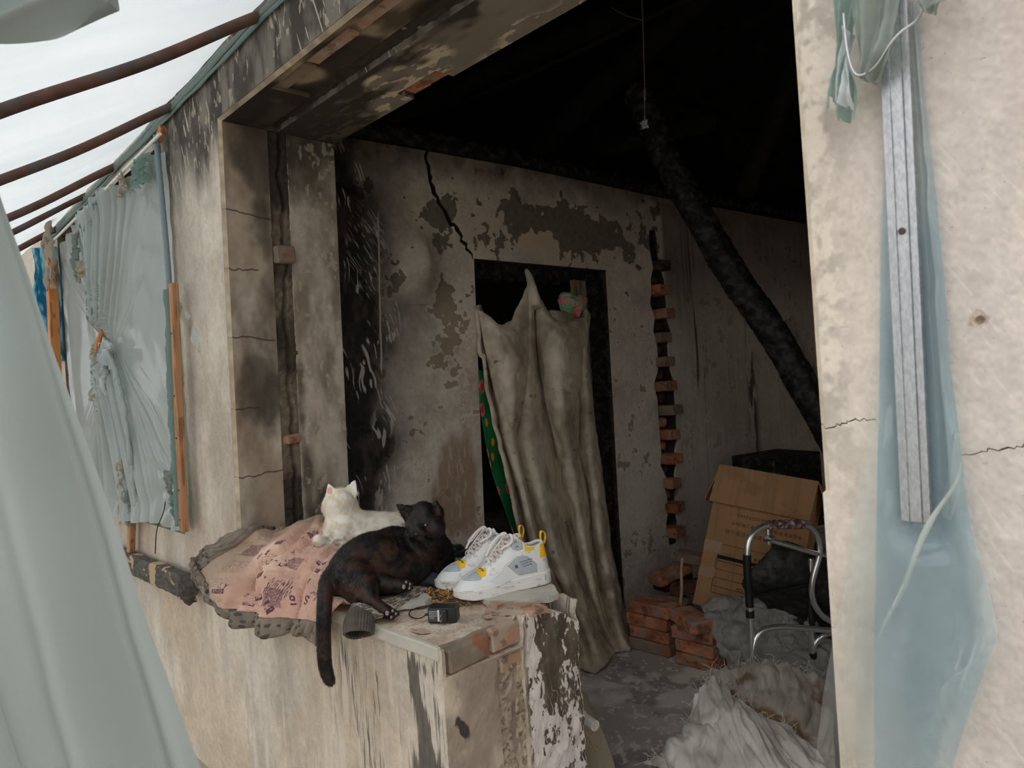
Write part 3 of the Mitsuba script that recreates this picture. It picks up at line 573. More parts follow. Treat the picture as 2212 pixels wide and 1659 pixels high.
def partition_col(p, n, uv):
    y, z = p.y, p.z
    big = fbm(y * 1.7, z * 1.7, 4, 3)
    mid = fbm(y * 8, z * 7, 2, 4)
    fine = fbm(y * 45, z * 45, 1, 2)
    strk = fbm(y * 30, z * 2.2, 8, 3)
    c = (0.9 + 0.2 * fbm(y * 70, z * 70, 6, 2)) * mix(C(184, 171, 158), C(220, 208, 194), smoothstep(0.3, 0.7, 0.45 * big + 0.4 * mid + 0.15 * fine))
    c = mix(c, C(206, 186, 152), 0.7 * smoothstep(0.4, 0.6, mid) * blob(y, z, 2.8, 2.13, 0.75, 0.14))   # the ochre band over the door
    # old wash coming off in flakes: pale scraps and grey-green bare ground
    m = 0.55 * fbm(y * 8 + 2, z * 8, 6, 3) + 0.45 * fbm(y * 27, z * 30, 6, 4)
    bias = 0.36 * blob(y, z, 2.75, 2.27, 0.3, 0.1) + 0.36 * blob(y, z, 3.2, 2.25, 0.24, 0.12) + 0.22 * blob(y, z, 3.6, 2.2, 0.2, 0.16) + 0.16 * blob(y, z, 2.2, 2.2, 0.2, 0.2)
    bias = bias + 0.3 * blob(y, z, 2.13, 1.62, 0.13, 0.28) + 0.12 * blob(y, z, 2.0, 2.1, 0.15, 0.2)
    fl = smoothstep(0.655, 0.665, m + bias)
    bare = mix(C(92, 87, 74), C(118, 109, 93), fine)
    bare = mix(bare, C(156, 138, 116), smoothstep(1.95, 1.7, z))
    pale = smoothstep(0.57, 0.59, m + 0.9 * bias) * smoothstep(2.0, 1.8, z)
    c = mix(c, C(220, 208, 192), 0.7 * pale)
    c = mix(c, bare, 0.9 * fl)
    # brown damp low down beside the door
    br = blob(y, z, 2.14, 0.98, 0.13, 0.32) + 0.6 * blob(y, z, 1.98, 0.85, 0.2, 0.2)
    c = mix(c, C(150, 120, 94), 0.75 * smoothstep(0.42, 0.8, br + 0.7 * (fbm(y * 14, z * 5, 3, 4) - 0.5)))
    c = mix(c, C(196, 182, 166), 0.55 * smoothstep(0.64, 0.7, fbm(y * 60, z * 14, 7, 3)) * smoothstep(1.5, 1.1, z) * smoothstep(2.4, 2.2, y))
    # soot: black next to the opening, brown and ragged under the roof
    sb = smoothstep(1.98, 1.66, y + 0.32 * (fbm(y * 5, z * 3.4, 9, 5) - 0.5) + 0.16 * smoothstep(1.2, 0.8, z)) * smoothstep(0.3, 0.8, z)
    sg = mix(C(20, 19, 18), C(52, 47, 43), smoothstep(0.45, 0.8, fbm(y * 22, z * 12, 3, 4)))
    w1, w2 = fbm(y * 5, z * 4, 21, 3) - 0.5, fbm(y * 4 + 3, z * 5, 4, 3) - 0.5
    lines = smoothstep(0.66, 0.74, noise((y + 0.12 * w1) * 150 + z * 40, z * 16 - y * 10, 3)) * smoothstep(0.53, 0.63, fbm(y * 13, z * 9, 15, 3))
    lines = dr.maximum(lines, 0.9 * smoothstep(0.62, 0.68, fbm(y * 30 - z * 6, z * 11, 12, 4)) * smoothstep(0.4, 0.85, blob(y, z, 1.74, 1.05, 0.11, 0.42)))
    lines = dr.maximum(lines, 0.6 * smoothstep(0.68, 0.78, noise((y + 0.1 * w2) * 150 + z * 120, z * 16 - y * 16, 7)) * smoothstep(0.3, 0.6, blob(y, z, 1.72, 2.0, 0.12, 0.22)))
    lines = dr.maximum(lines, smoothstep(0.006, 0.002, dr.abs(y - 1.76 - 0.05 * (z - 1.8) + 0.004 * (noise(z * 30) - 0.5))) * smoothstep(1.45, 1.5, z) * smoothstep(2.2, 2.12, z))
    sg = mix(sg, C(186, 178, 168), 0.8 * lines)
    c = mix(c, sg, 0.97 * sb)
    halo = smoothstep(2.26, 1.84, y + 0.3 * (mid - 0.5)) * smoothstep(1.0, 1.5, z)
    c = mix(c, mix(C(64, 58, 52), C(104, 94, 85), fine), 0.5 * halo * (1 - sb))
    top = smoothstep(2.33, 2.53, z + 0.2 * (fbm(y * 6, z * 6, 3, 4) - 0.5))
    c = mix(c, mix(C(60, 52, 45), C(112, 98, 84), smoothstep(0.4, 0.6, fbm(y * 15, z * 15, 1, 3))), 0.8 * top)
    # the wall right of the toothing: smoke drips, dull towards the far corner
    rt = smoothstep(3.94, 3.99, y)
    c = mix(c, mix(C(172, 160, 145), C(204, 192, 176), strk), 0.55 * rt)
    drip = smoothstep(0.6, 0.68, fbm(y * 44, z * 1.3, 3, 3)) * blob(y, z, 4.28, 1.6, 0.12, 0.75) + smoothstep(0.5, 0.56, fbm(y * 20, z * 5, 1, 3)) * blob(y, z, 5.02, 1.1, 0.06, 0.6)
    c = mix(c, C(40, 36, 33), 0.8 * dr.clip(1.5 * drip, 0, 1) * rt)
    c = mix(c, C(58, 48, 40), 0.6 * smoothstep(1.6, 2.3, z + 0.5 * (big - 0.5)) * rt)
    # inside the cracks and the toothing: raw mortar, coloured darker by depth into the wall
    c = mix(c, mix(C(36, 31, 28), C(74, 64, 55), fine), smoothstep(-2.6525, -2.658, p.x))
    # white scratches on the plaster strip by the door
    ws = smoothstep(0.962, 0.99, ridge(y * 24 + z * 13, z * 13 - y * 9, 1)) * smoothstep(3.3, 3.42, y) * smoothstep(3.85, 3.75, y) * smoothstep(1.7, 1.2, z)
    c = mix(c, C(196, 186, 172), 0.65 * ws)
    return c


mat('m_partition', partition_col, 0.92, 0.15, bump=plaster_bump, scale=0.004)


def parapet_front_col(p, n, uv):
    x, y, z = p.x, p.y, p.z
    big = f3(p, 2.6, 3)
    strk = fbm(x * 40, z * 3.0, 2, 4)
    c = facade_col(p, n, uv)
    c = mix(c, C(204, 195, 182), 0.5 * smoothstep(0.5, 0.7, strk))
    c = mix(c, C(158, 143, 124), 0.45 * smoothstep(0.56, 0.72, fbm(x * 60, z * 8, 9, 4)) * smoothstep(0.45, 0.6, fbm(x * 7, z * 4, 2, 2)))
    xx = x + 0.22 * (z - 0.7)   # the smears run a little left going down
    g = 0.5 * fbm(x * 75, z * 6, 3, 3) + 0.5 * fbm(x * 210, z * 11, 3, 3)
    k = 1.3 * blob(xx, z, -1.5, 0.6, 0.025, 0.13) + 1.25 * blob(xx, z, -1.5, 0.38, 0.05, 0.16) + 0.75 * blob(xx, z, -1.56, 0.42, 0.06, 0.12)
    k = k + 0.7 * blob(x, z, -1.405, 0.6, 0.02, 0.06) + 0.6 * blob(x, z, -1.42, 0.42, 0.03, 0.1) + 0.55 * blob(xx, z, -1.85, 0.55, 0.12, 0.22) + 0.4 * blob(xx, z, -1.75, 0.35, 0.06, 0.12)
    k = k + 0.6 * blob(x, z, -1.45, 0.7, 0.07, 0.03)
    k = smoothstep(0.5, 0.85, k + 2.0 * (g - 0.5))
    c = mix(c, mix(C(46, 44, 45), C(92, 86, 82), fbm(x * 90, z * 30, 1, 2)), 0.85 * k)
    thin = smoothstep(0.78, 0.86, noise(x * 170, z * 11, 4)) * smoothstep(0.55, 0.65, noise(x * 9, z * 7, 2)) * smoothstep(-2.3, -1.9, x)
    c = mix(c, C(84, 76, 70), 0.7 * thin)
    return c


def sill_col(p, n, uv):
    x, y, z = p.x, p.y, p.z
    a = f3(p, 14, 4)
    c = mix(C(172, 155, 136), C(204, 190, 172), smoothstep(0.32, 0.68, a))
    c = mix(c, C(140, 124, 108), 0.55 * smoothstep(0.55, 0.7, f3(p, 260, 2)))
    c = mix(c, C(176, 130, 104), 0.55 * smoothstep(0.66, 0.72, fbm(x * 40, y * 40, 3, 4) + 0.12 * blob(x, y, -1.37, 1.1, 0.07, 0.25)))
    return c


def end_col(p, n, uv):
    x, y, z = p.x, p.y, p.z
    a = fbm(y * 9, z * 9, 2, 4)
    c = mix(C(150, 134, 118), C(196, 180, 160), smoothstep(0.3, 0.7, a))
    c = mix(c, C(116, 102, 90), 0.7 * smoothstep(0.56, 0.66, fbm(y * 12 + 3, z * 6, 5, 4)))
    s = smoothstep(0.45, 0.8, 1.3 * blob(y + 0.4 * (z - 0.56), z, 1.07, 0.56, 0.016, 0.03) + 0.8 * (fbm(y * 50 - z * 30, z * 30, 1, 3) - 0.5))
    c = mix(c, C(48, 46, 46), 0.9 * s)
    # the sooted inner strip with white bloom
    st = mix(C(66, 58, 51), C(120, 108, 94), fbm(y * 40, z * 9, 4, 4))
    w = smoothstep(0.52, 0.60, (0.5 * fbm(y * 34, z * 17, 8, 4) + 0.5 * fbm(y * 120, z * 70, 8, 3)) + 0.3 * blob(y, z, 1.32, 0.5, 0.02, 0.25) + 0.2 * blob(y, z, 1.4, 0.38, 0.09, 0.12) - 0.18 * blob(y, z, 1.39, 0.68, 0.045, 0.09) - 0.12 * blob(y, z, 1.4, 0.5, 0.04, 0.1))
    w = dr.maximum(w, 0.9 * smoothstep(0.93, 0.975, ridge(y * 60 + z * 29, z * 44 - y * 29, 3)) * smoothstep(0.62, 0.42, z))
    st = mix(st, C(226, 216, 210), 0.88 * w)
    return mix(c, st, smoothstep(1.285, 1.305, y + 0.02 * (a - 0.5)))


def parapet_col(p, n, uv):
    c = dr.select(n.x > 0.5, end_col(p, n, uv), dr.select(n.z > 0.5, sill_col(p, n, uv), parapet_front_col(p, n, uv)))
    edge = smoothstep(0.92, 0.62, dr.maximum(dr.abs(n.x), dr.maximum(dr.abs(n.y), dr.abs(n.z))))
    return mix(c, mix(C(176, 142, 112), C(222, 206, 184), noise(p.x * 60, p.y * 60, p.z * 60)), 0.8 * edge)


mat('m_parapet', parapet_col, 0.92, 0.15, bump=plaster_bump, scale=0.005)


def floor_col(p, n, uv):
    x, y = p.x, p.y
    c = mix(C(158, 149, 141), C(202, 193, 184), smoothstep(0.32, 0.68, fbm(x * 5, y * 5, 1, 4)))
    c = mix(c, C(124, 116, 110), 0.7 * smoothstep(0.52, 0.66, fbm(x * 9 + 4, y * 9, 3, 4)))
    c = mix(c, C(214, 206, 198), 0.55 * smoothstep(0.62, 0.7, fbm(x * 42 + y * 11, y * 42, 7, 3)))
    return c


mat('m_floor', floor_col, 0.85, 0.25, bump=rough_bump, scale=0.003)
mat('m_yard', lambda p, n, uv: mix(C(148, 138, 124), C(180, 170, 156), fbm(p.x * 6, p.y * 6, 1, 3)), 0.95, 0.1)


def char_col(p, n, uv):
    return mix(C(14, 14, 15), C(58, 55, 53), smoothstep(0.4, 0.75, f3(p, 30, 3)))


mat('m_char', char_col, 0.62, 0.35, bump=rough_bump, scale=0.006)
mat('m_black_roof', lambda p, n, uv: mix(C(16, 16, 17), C(52, 49, 47), f3(p, 9, 3)), 0.95, 0.1)
mat('m_dark_wall', lambda p, n, uv: mix(C(64, 58, 53), C(128, 118, 107), f3(p, 5, 4)), 0.95, 0.1)


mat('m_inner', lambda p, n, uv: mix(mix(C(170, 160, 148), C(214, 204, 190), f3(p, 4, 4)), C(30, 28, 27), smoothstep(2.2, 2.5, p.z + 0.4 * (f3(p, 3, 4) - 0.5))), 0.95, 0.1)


def brick_col(p, n, uv):
    a = f3(p, 13, 4)
    c = mix(C(150, 94, 68), C(190, 124, 92), smoothstep(0.35, 0.65, a))
    c = mix(c, C(104, 72, 58), 0.7 * smoothstep(0.55, 0.68, f3(p, 34, 3)))
    c = mix(c, C(146, 128, 112), 0.8 * smoothstep(0.48, 0.62, fbm(p.x * 19 + 7, p.y * 19, p.z * 19, 4)))
    return mix(c, C(64, 56, 52), 0.6 * smoothstep(0.66, 0.74, fbm(p.x * 11, p.y * 11 + 4, p.z * 11, 3)))


def grey_brick_col(p, n, uv):
    c = mix(C(104, 92, 80), C(150, 134, 116), f3(p, 16, 4))
    return mix(c, C(150, 84, 58), 0.7 * smoothstep(0.56, 0.66, f3(p, 12, 3)))


mat('m_brick', brick_col, 0.92, 0.15, bump=rough_bump, scale=0.005)
def pale_brick_col(p, n, uv):
    c = mix(C(158, 122, 102), C(184, 148, 126), f3(p, 15, 3))
    c = mix(c, C(168, 154, 138), 0.85 * smoothstep(0.46, 0.58, fbm(p.x * 17 + 5, p.y * 17, p.z * 17, 4)))
    return mix(c, C(104, 84, 72), 0.6 * smoothstep(0.6, 0.7, f3(p, 40, 3)))


mat('m_brick_pale', pale_brick_col, 0.92, 0.15, bump=rough_bump, scale=0.006)
mat('m_brick_grey', grey_brick_col, 0.92, 0.15, bump=rough_bump, scale=0.005)
mat('m_brick_sooty', lambda p, n, uv: mix(C(52, 44, 38), C(104, 72, 54), smoothstep(0.4, 0.7, f3(p, 17, 4))), 0.92, 0.15, bump=rough_bump, scale=0.005)

# ------------------------------------------------------------------ the shell of the house
YF, YB = 1.02, 1.47          # outer and inner face of the front wall
ROT = np.array([[1, 0, 0, 0], [0, 0, -1, 0], [0, 1, 0, 0]], float)   # (x, z, h) -> (x, -h, z)


def prism_xz(pts, y0, y1):
    return poly_prism(pts, y1 - y0).transform(ROT).translate([0, y1, 0])


def prism_yz(pts, x0, x1):
    m = np.array([[0, 0, 1, 0], [1, 0, 0, 0], [0, 1, 0, 0]], float)
    return poly_prism(pts, x1 - x0).transform(m).translate([x0, 0, 0])


def crack_prism(pts, w, seed):
    """A jagged sliver around the polyline pts, w wide in the middle, as a polygon."""
    p = crv(pts, 26)[:, :2]
    rg = np.random.default_rng(seed)
    p[1:-1] += rg.normal(0, 0.0018 if w < .01 else 0.006, (24, 2))
    t = np.gradient(p, axis=0)
    t /= np.linalg.norm(t, axis=1, keepdims=True)
    nn = np.stack([-t[:, 1], t[:, 0]], 1)
    ww = w * (0.25 + 0.75 * np.sin(np.linspace(0.15, 3.0, 26))) * rg.uniform(0.6, 1.3, 26) / 2
    return np.vstack([p + nn * ww[:, None], (p - nn * ww[:, None])[::-1]])


opening = [(-2.466, 2.371), (-2.527, 0.80), (-2.54, -0.3), (-0.443, -0.3), (-0.441, 1.2), (-0.445, 2.371)]
front = box(-6.2, 2.6, YF, YB, -0.2, 3.2) - prism_xz(opening, YF - 0.1, YB + 0.1) - box(-4.93, -3.06, YF - 0.1, YB + 0.1, 0.86, 2.46)
# chamfer of the opening's outer edge, worn plaster
o2 = np.array(opening)
grow = np.array([[-0.012, 0.012], [-0.012, 0], [-0.012, 0], [0.012, 0], [0.012, 0], [0.012, 0.012]])
front = front - (prism_xz(o2 + grow, YF - 0.1, YF + 0.001) + Manifold.hull_points(np.array([[a, YF - 0.001, c] for a, c in (o2 + grow)[[0, 1, 4, 5]]] + [[a, YF + 0.012, c] for a, c in o2[[0, 1, 4, 5]]])))
# the grooves where the burnt window frame was let in, and the bare patch of the lintel
front = front - Manifold.hull_points(np.array([[x + d, y, z] for x, z in ((-2.466, 2.371), (-2.54, 0.5)) for d in (-0.045, 0.02) for y in (1.197, 1.272)]))
front = front - box(-2.12, -0.6, 1.052, 1.19, 2.3, 2.388) - box(-2.46, -0.6, 1.185, 1.235, 2.3, 2.394) - box(-1.93, -1.72, 1.40, 1.5, 2.3, 2.40)
for pts, w, s in (([(-0.46, 1.299), (-0.42, 1.293), (-0.395, 1.301), (-0.36, 1.30)], 0.0020, 3), ([(-0.268, 1.258), (-0.235, 1.261), (-0.2, 1.272), (-0.15, 1.268)], 0.0018, 4)):
    front = front - prism_xz(crack_prism(pts, w, s), YF - 0.02, YF + 0.02)
front = front - box(0.40, 2.25, YF - 0.1, YB + 0.1, 0.55, 2.45)      # unseen window opening, added out of view to brighten the room
hole = Manifold.sphere(0.006, 12).scale([1, 2.0, 1]).translate([-0.2345, YF, 1.4235]) + Manifold.sphere(0.008, 14).scale([1, 0.3, 1.3]).translate([-0.2355, YF, 1.426])
front = front - hole
obj('wall_front', tm(front), 'm_front', kind='structure')

# mortar in the groove of the jamb, and of the lintel
def strip_mesh(fn, nu, nv):
    u, v = np.meshgrid(np.linspace(0, 1, nu), np.linspace(0, 1, nv), indexing='ij')
    return trimesh.Trimesh(fn(u, v).reshape(-1, 3), grid_faces(nu, nv), process=False)


def jamb_mortar(u, v):
    z = 0.6 + 1.78 * u
    x = -2.466 + (z - 2.371) * 0.0388
    y = 1.192 + 0.086 * v
    P = np.stack([x, y, z], -1)
    lump = 0.020 * nz(P, 24, 4, 3) + 0.010 * nz(P, 70, 2, 5)
    P[..., 0] += -0.004 + 0.8 * lump - 0.022 * np.exp(-((v - 0.62 - 0.35 * nz(P * [0, 0, 1], 9, 3, 9)) / 0.07) ** 2)
    return P


obj('wall_front__mortar_joint', strip_mesh(jamb_mortar, 360, 26), 'm_mortar', smooth=True, kind='stuff')


def lintel_mortar(u, v):
    x, y = -2.47 + 1.9 * u, 1.18 + 0.06 * v
    P = np.stack([x, y, 2.385 + 0 * u], -1)
    P[..., 2] += 0.016 * nz(P, 30, 4, 3) + 0.006
    return P


obj('wall_front__mortar_joint', strip_mesh(lintel_mortar, 320, 14), 'm_mortar', smooth=True, kind='stuff')
rg = np.random.default_rng(5)


def brick_mesh(lx, ly, lz, seed, amp=0.0025, b=0.005):
    m = rbox(lx, ly, lz, b)
    m = m.subdivide().subdivide()
    return rough(m, amp, 18, seed)


# bricks laid bare along the lintel's underside and in the jamb
for i in range(6):
    x = -2.045 + 0.252 * i
    obj('wall_front__brick', put(brick_mesh(0.236, 0.05 + 0.012 * rg.random(), 0.05, 20 + i), frame([x, 1.082, 2.404 + 0.004 * rg.random()], [1, 0.01 * rg.normal(), 0.01 * rg.normal()], [0, 1, 0])), 'm_brick_pale' if i % 3 else 'm_brick_grey', smooth=30)
for i, (x, w) in enumerate(((-1.875, 0.09), (-1.78, 0.1))):
    obj('wall_front__brick', put(brick_mesh(w, 0.07, 0.05, 30 + i), frame([x, 1.436, 2.408], [1, 0.03, 0], [0, 1, 0])), 'm_brick', smooth=30)
obj('wall_front__brick', put(brick_mesh(0.06, 0.075, 0.062, 35), frame([-2.49, 1.238, 1.92], [1, 0.05, 0], [0, 1, 0.05])), 'm_brick_grey', smooth=30)
obj('wall_front__brick', put(brick_mesh(0.06, 0.06, 0.03, 36), frame([-2.515, 1.236, 1.235], [1, 0.05, 0], [0, 1, 0.1])), 'm_brick', smooth=30)

# ------------------------------------------------------------------ the low wall under the burnt window, with a broken end
low = box(-2.56, -1.372, YF, YB + 0.035, -0.1, 0.765)
low = low - box(-1.386, -1.3, 1.193, 1.288, -0.2, 0.69) - box(-1.40, -1.3, 1.03, 1.288, 0.695, 0.9)
low = low - prism_yz([(1.40, 0.9), (1.37, 0.76), (1.45, 0.742), (1.5, 0.70), (1.5, 0.9)], -1.47, -1.3)
lowm = tm(low)
lowm = trimesh.Trimesh(*trimesh.remesh.subdivide_to_size(lowm.vertices, lowm.faces, 0.022, max_iter=9), process=False)
lowm.merge_vertices()
v = lowm.vertices
d = np.stack([nz(v + [17.0 * k, 0, 0], 26, 3, 40 + k) for k in range(3)], 1)
wr = 0.0045 + 0.014 * np.exp(-((v[:, 0] + 1.37) / 0.03) ** 2) * (v[:, 1] > 1.28) + 0.012 * np.exp(-((v[:, 2] - 0.77) / 0.02) ** 2) * (v[:, 0] > -1.5)
wr[(v[:, 2] > 0.76) & (v[:, 1] > 1.06) & (v[:, 0] < -1.55)] = 0.004
lowm.vertices = v + d * wr[:, None] * 1.3
obj('wall_parapet', lowm, 'm_parapet', kind='structure', smooth=35)


def groove_mortar(u, v):
    z, y = 0.03 + 0.66 * u, 1.188 + 0.104 * v
    P = np.stack([-1.384 + 0 * u, y, z], -1)
    P[..., 0] += 0.016 * nz(P, 28, 4, 3) + 0.012 * nz(P, 75, 3, 5) - 0.02 * np.exp(-((v - 0.66 - 0.3 * nz(P * [0, 0, 1], 8, 3, 9)) / 0.05) ** 2)
    return P


def mortar2_col(p, n, uv):
    c = mix(C(128, 112, 95), C(190, 174, 152), f3(p, 42, 3))
    return mix(c, C(96, 84, 72), 0.7 * smoothstep(0.55, 0.66, f3(p, 90, 2)))


mat('m_mortar_pale', mortar2_col, 0.95, 0.1, bump=rough_bump, scale=0.008)
obj('wall_parapet__mortar_joint', strip_mesh(groove_mortar, 170, 34), 'm_mortar_pale', smooth=True, kind='stuff')
for key, (x, y, z), (lx, ly, lz), mm in (('b', (-1.425, 1.108, 0.727), (0.10, 0.135, 0.058), 'm_brick_grey'), ('b', (-1.428, 1.235, 0.733), (0.10, 0.10, 0.06), 'm_brick_pale'),
                                         ('b', (-1.43, 1.248, 0.664), (0.10, 0.076, 0.045), 'm_brick_pale'), ('b', (-1.435, 1.345, 0.748), (0.11, 0.1, 0.045), 'm_brick_pale')):
    obj('wall_parapet__brick', put(brick_mesh(lx, ly, lz, int(1000 * y)), frame([x, y, z], [1, 0.04, 0.0], [0, 1, 0.03])), mm, smooth=30)
mat('m_cement', lambda p, n, uv: mix(C(168, 163, 152), C(198, 192, 180), f3(p, 24, 3)), 0.85, 0.2, bump=plaster_bump, scale=0.001)
lip = rbox(0.62, 0.016, 0.034, 0.004).subdivide().subdivide().subdivide()
obj('wall_parapet__cement_lip', put(rough(lip, 0.003, 30, 4), frame([-1.69, YF + 0.0, 0.752], [1, 0, -0.0], [0, 1, 0])), 'm_cement', smooth=35)

# ------------------------------------------------------------------ the sooty inner wall with its doorway
part = box(-2.95, -2.65, YB - 0.02, 6.75, -0.1, 2.44)
topp = [(1.4, 2.40), (1.4, 2.475), (1.9, 2.5), (2.7, 2.53), (4.0, 2.545), (5.2, 2.585), (6.75, 2.63), (6.75, 2.40)]
part = part + prism_yz(topp, -2.95, -2.65)
door_hole = [(2.28, -0.3), (2.277, 0.63), (2.323, 2.02), (3.36, 2.03), (3.335, 0.63), (3.33, -0.3)]
part = part - prism_yz(door_hole, -3.0, -2.6)
part = part - prism_yz(crack_prism([(2.109, 2.56), (2.094, 2.34), (2.233, 2.144), (2.316, 2.016)], 0.034, 8), -2.70, -2.6)
part = part - prism_yz(crack_prism([(3.86, 2.32), (3.89, 1.6), (3.88, 0.8), (3.86, 0.3)], 0.2, 9), -2.73, -2.6)
obj('wall_partition', tm(part), 'm_partition', kind='structure')


def bulge(u, v):
    """A swelling of the plaster left of the door."""
    y, z = 1.84 + 0.3 * u, 1.78 + 0.42 * v
    r = ((y - 1.985) / 0.085) ** 2 + ((z - 1.975) / 0.15) ** 2
    P = np.stack([-2.652 + 0.075 * np.exp(-r * 1.2) - 0.001, y, z], -1)
    return P


obj('wall_partition__plaster_bulge', strip_mesh(bulge, 30, 40), 'm_partition', smooth=True)
# the toothing left by the wall that was taken down: every second course sticks out
for i in range(12):
    z = 2.09 - 0.155 * i
    y = 3.895 - 0.004 * i + 0.008 * rg.normal()
    mm = ['m_brick_sooty', 'm_brick', 'm_brick', 'm_brick_grey', 'm_brick_grey', 'm_brick', 'm_brick_grey', 'm_brick', 'm_brick', 'm_brick', 'm_brick', 'm_brick'][i]
    out = 0.05 + 0.025 * min(i, 6) / 6 + 0.01 * rg.normal()
    obj('wall_partition__brick', put(brick_mesh(0.2, 0.117, 0.062, 50 + i, 0.003), frame([-2.75 + out, y, z], [1, 0.05 * rg.normal(), 0.02 * rg.normal()], [0, 1, 0.02 * rg.normal()])), mm, smooth=30)
    for s in (-1, 1):   # the recessed course between
        if rg.random() < 0.85:
            obj('wall_partition__brick', put(brick_mesh(0.1, 0.052 + 0.012 * rg.random(), 0.05 + 0.012 * rg.random(), 80 + 2 * i + s, 0.006, 0.012), frame([-2.722 + 0.012 * rg.normal(), y - 0.008 + s * 0.03, z - 0.078], [1, 0.1 * rg.normal(), 0.1 * rg.normal()], [0, 1, 0.15 * rg.normal()])), 'm_brick_sooty' if i < 5 or rg.random() < 0.3 else 'm_brick', smooth=30)

# far walls, floor, yard and the burnt roof
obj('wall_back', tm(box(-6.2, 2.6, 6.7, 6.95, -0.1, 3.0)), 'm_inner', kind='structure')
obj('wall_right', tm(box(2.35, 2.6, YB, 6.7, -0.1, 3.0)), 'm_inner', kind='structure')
obj('wall_left', tm(box(-6.2, -5.95, YB, 6.7, -0.1, 3.0)), 'm_dark_wall', kind='structure')
obj('floor', tm(box(-5.95, 2.35, YB, 6.7, -0.12, 0) + box(-1.372, -0.44, YF, YB + 0.01, -0.12, 0)), 'm_floor', kind='structure')
obj('ground_yard', tm(box(-14, 9, -12, YF, -0.3, -0.06)), 'm_yard', kind='structure')
roof = prism_yz([(1.10, 2.93), (4.0, 4.25), (7.2, 2.85), (7.2, 2.95), (4.0, 4.37), (1.10, 3.05)], -6.4, 2.8)
gable = prism_yz([(YF, 2.7), (4.0, 4.2), (6.9, 2.75)], -6.2, -5.95) + prism_yz([(YF, 2.7), (4.0, 4.2), (6.9, 2.75)], 2.35, 2.6)
obj('ceiling', tm(roof + gable), 'm_black_roof', kind='structure')
# ------------------------------------------------------------------ plastic film, its ribs and battens
def thin(key, col, diff=1.0, spec=0.0, r=0.4, eta=1.4):
    c = mikit.proc(col) if callable(col) else {'type': 'rgb', 'value': col}
    scene[key] = {'type': 'principledthin', 'base_color': c, 'roughness': r, 'diff_trans': diff, 'spec_trans': spec, 'eta': eta}
    return key


def clear(key, col, w, diff=0.9, r=0.35):
    """Film that one sees through: w is the milky share."""
    scene[key] = {'type': 'blendbsdf', 'weight': mikit.proc(w) if callable(w) else w, 'a': {'type': 'thindielectric', 'int_ior': 1.45},
                  'b': {'type': 'principledthin', 'base_color': mikit.proc(col) if callable(col) else {'type': 'rgb', 'value': col}, 'roughness': r, 'diff_trans': diff, 'spec_trans': 0.15, 'eta': 1.4}}
    return key


thin('m_roof_film', lambda p, n, uv: mix([0.62, 0.67, 0.68], [0.80, 0.83, 0.82], fbm(p.x * 5 + p.y * 3, p.y * 2, p.z * 2, 4)), 1.25)
thin('m_old_film', lambda p, n, uv: mix(C(153, 163, 159), C(184, 191, 187), fbm(p.x * 4, p.y * 4, p.z * 2, 3)), 0.85, 0.12, 0.35)
thin('m_window_film', lambda p, n, uv: mix(C(188, 197, 193), C(220, 225, 222), fbm(p.x * 5, p.z * 3, 2, 3)), 0.35, 0.34, 0.11)
thin('m_green_film', C(160, 182, 176), 0.9, 0.3, 0.25)
thin('m_grey_film', C(160, 170, 162), 0.8, 0.25, 0.25)
thin('m_dusty_film', C(188, 176, 160), 0.6, 0.15, 0.4)
thin('m_blue_film', lambda p, n, uv: mix(C(24, 110, 148), C(150, 206, 220), smoothstep(0.35, 0.75, fbm(p.x * 16 + p.z * 9, p.z * 5, 2, 3))), 0.8, 0.1, 0.3)
clear('m_pillar_film', C(196, 202, 202), lambda p, n, uv: 0.10 + 0.32 * smoothstep(0.3, 0.7, fbm(p.x * 14, p.z * 4, 3, 3)))
clear('m_pillar_film_blue', C(158, 178, 188), lambda p, n, uv: 0.10 + 0.52 * smoothstep(0.38, 0.66, fbm(p.x * 17, p.z * 1.7, 5, 3)))


def rust_col(p, n, uv):
    a = f3(p, 26, 3)
    return mix(C(74, 54, 48), mix(C(112, 78, 66), C(92, 88, 86), smoothstep(0.5, 0.7, fbm(p.x * 3, p.y * 9, p.z * 9, 3))), a)


mat('m_rust', rust_col, 0.75, 0.3, bump=rough_bump, scale=0.001)


def wood_col(a, b, s=60.0):
    def col(p, n, uv):
        g = fbm(p.x * s + p.y * s, p.z * 3.0, p.y * s, 4)
        return mix(mix(a, b, g), [x * 0.45 for x in a], 0.6 * smoothstep(0.64, 0.72, noise(p.x * 2 * s, p.z * 6, p.y * s)))
    return col


mat('m_batten', wood_col(C(140, 98, 68), C(190, 142, 104)), 0.7, 0.3)
mat('m_orange_wood', wood_col(C(168, 104, 54), C(206, 142, 88)), 0.7, 0.3)
mat('m_zinc', lambda p, n, uv: mix(C(154, 156, 158), C(172, 173, 174), smoothstep(0.3, 0.7, fbm(p.x * 500, p.z * 200, 3, 3))), 0.42, 0.5, metallic=0.8)
mat('m_steel_wire', C(176, 178, 178), 0.35, 0.5, metallic=0.8)
mat('m_blue_pipe', C(112, 128, 132), 0.4, 0.5)
mat('m_white_rod', C(222, 220, 214), 0.5, 0.5)
mat('m_dark_wire', C(52, 46, 42), 0.6, 0.3)


def roof_z(y):
    t = YF - y
    return 2.585 - 0.74 * t + 0.13 * t * t * (t < 1.2) + (t >= 1.2) * (0.31 * t - 0.187)


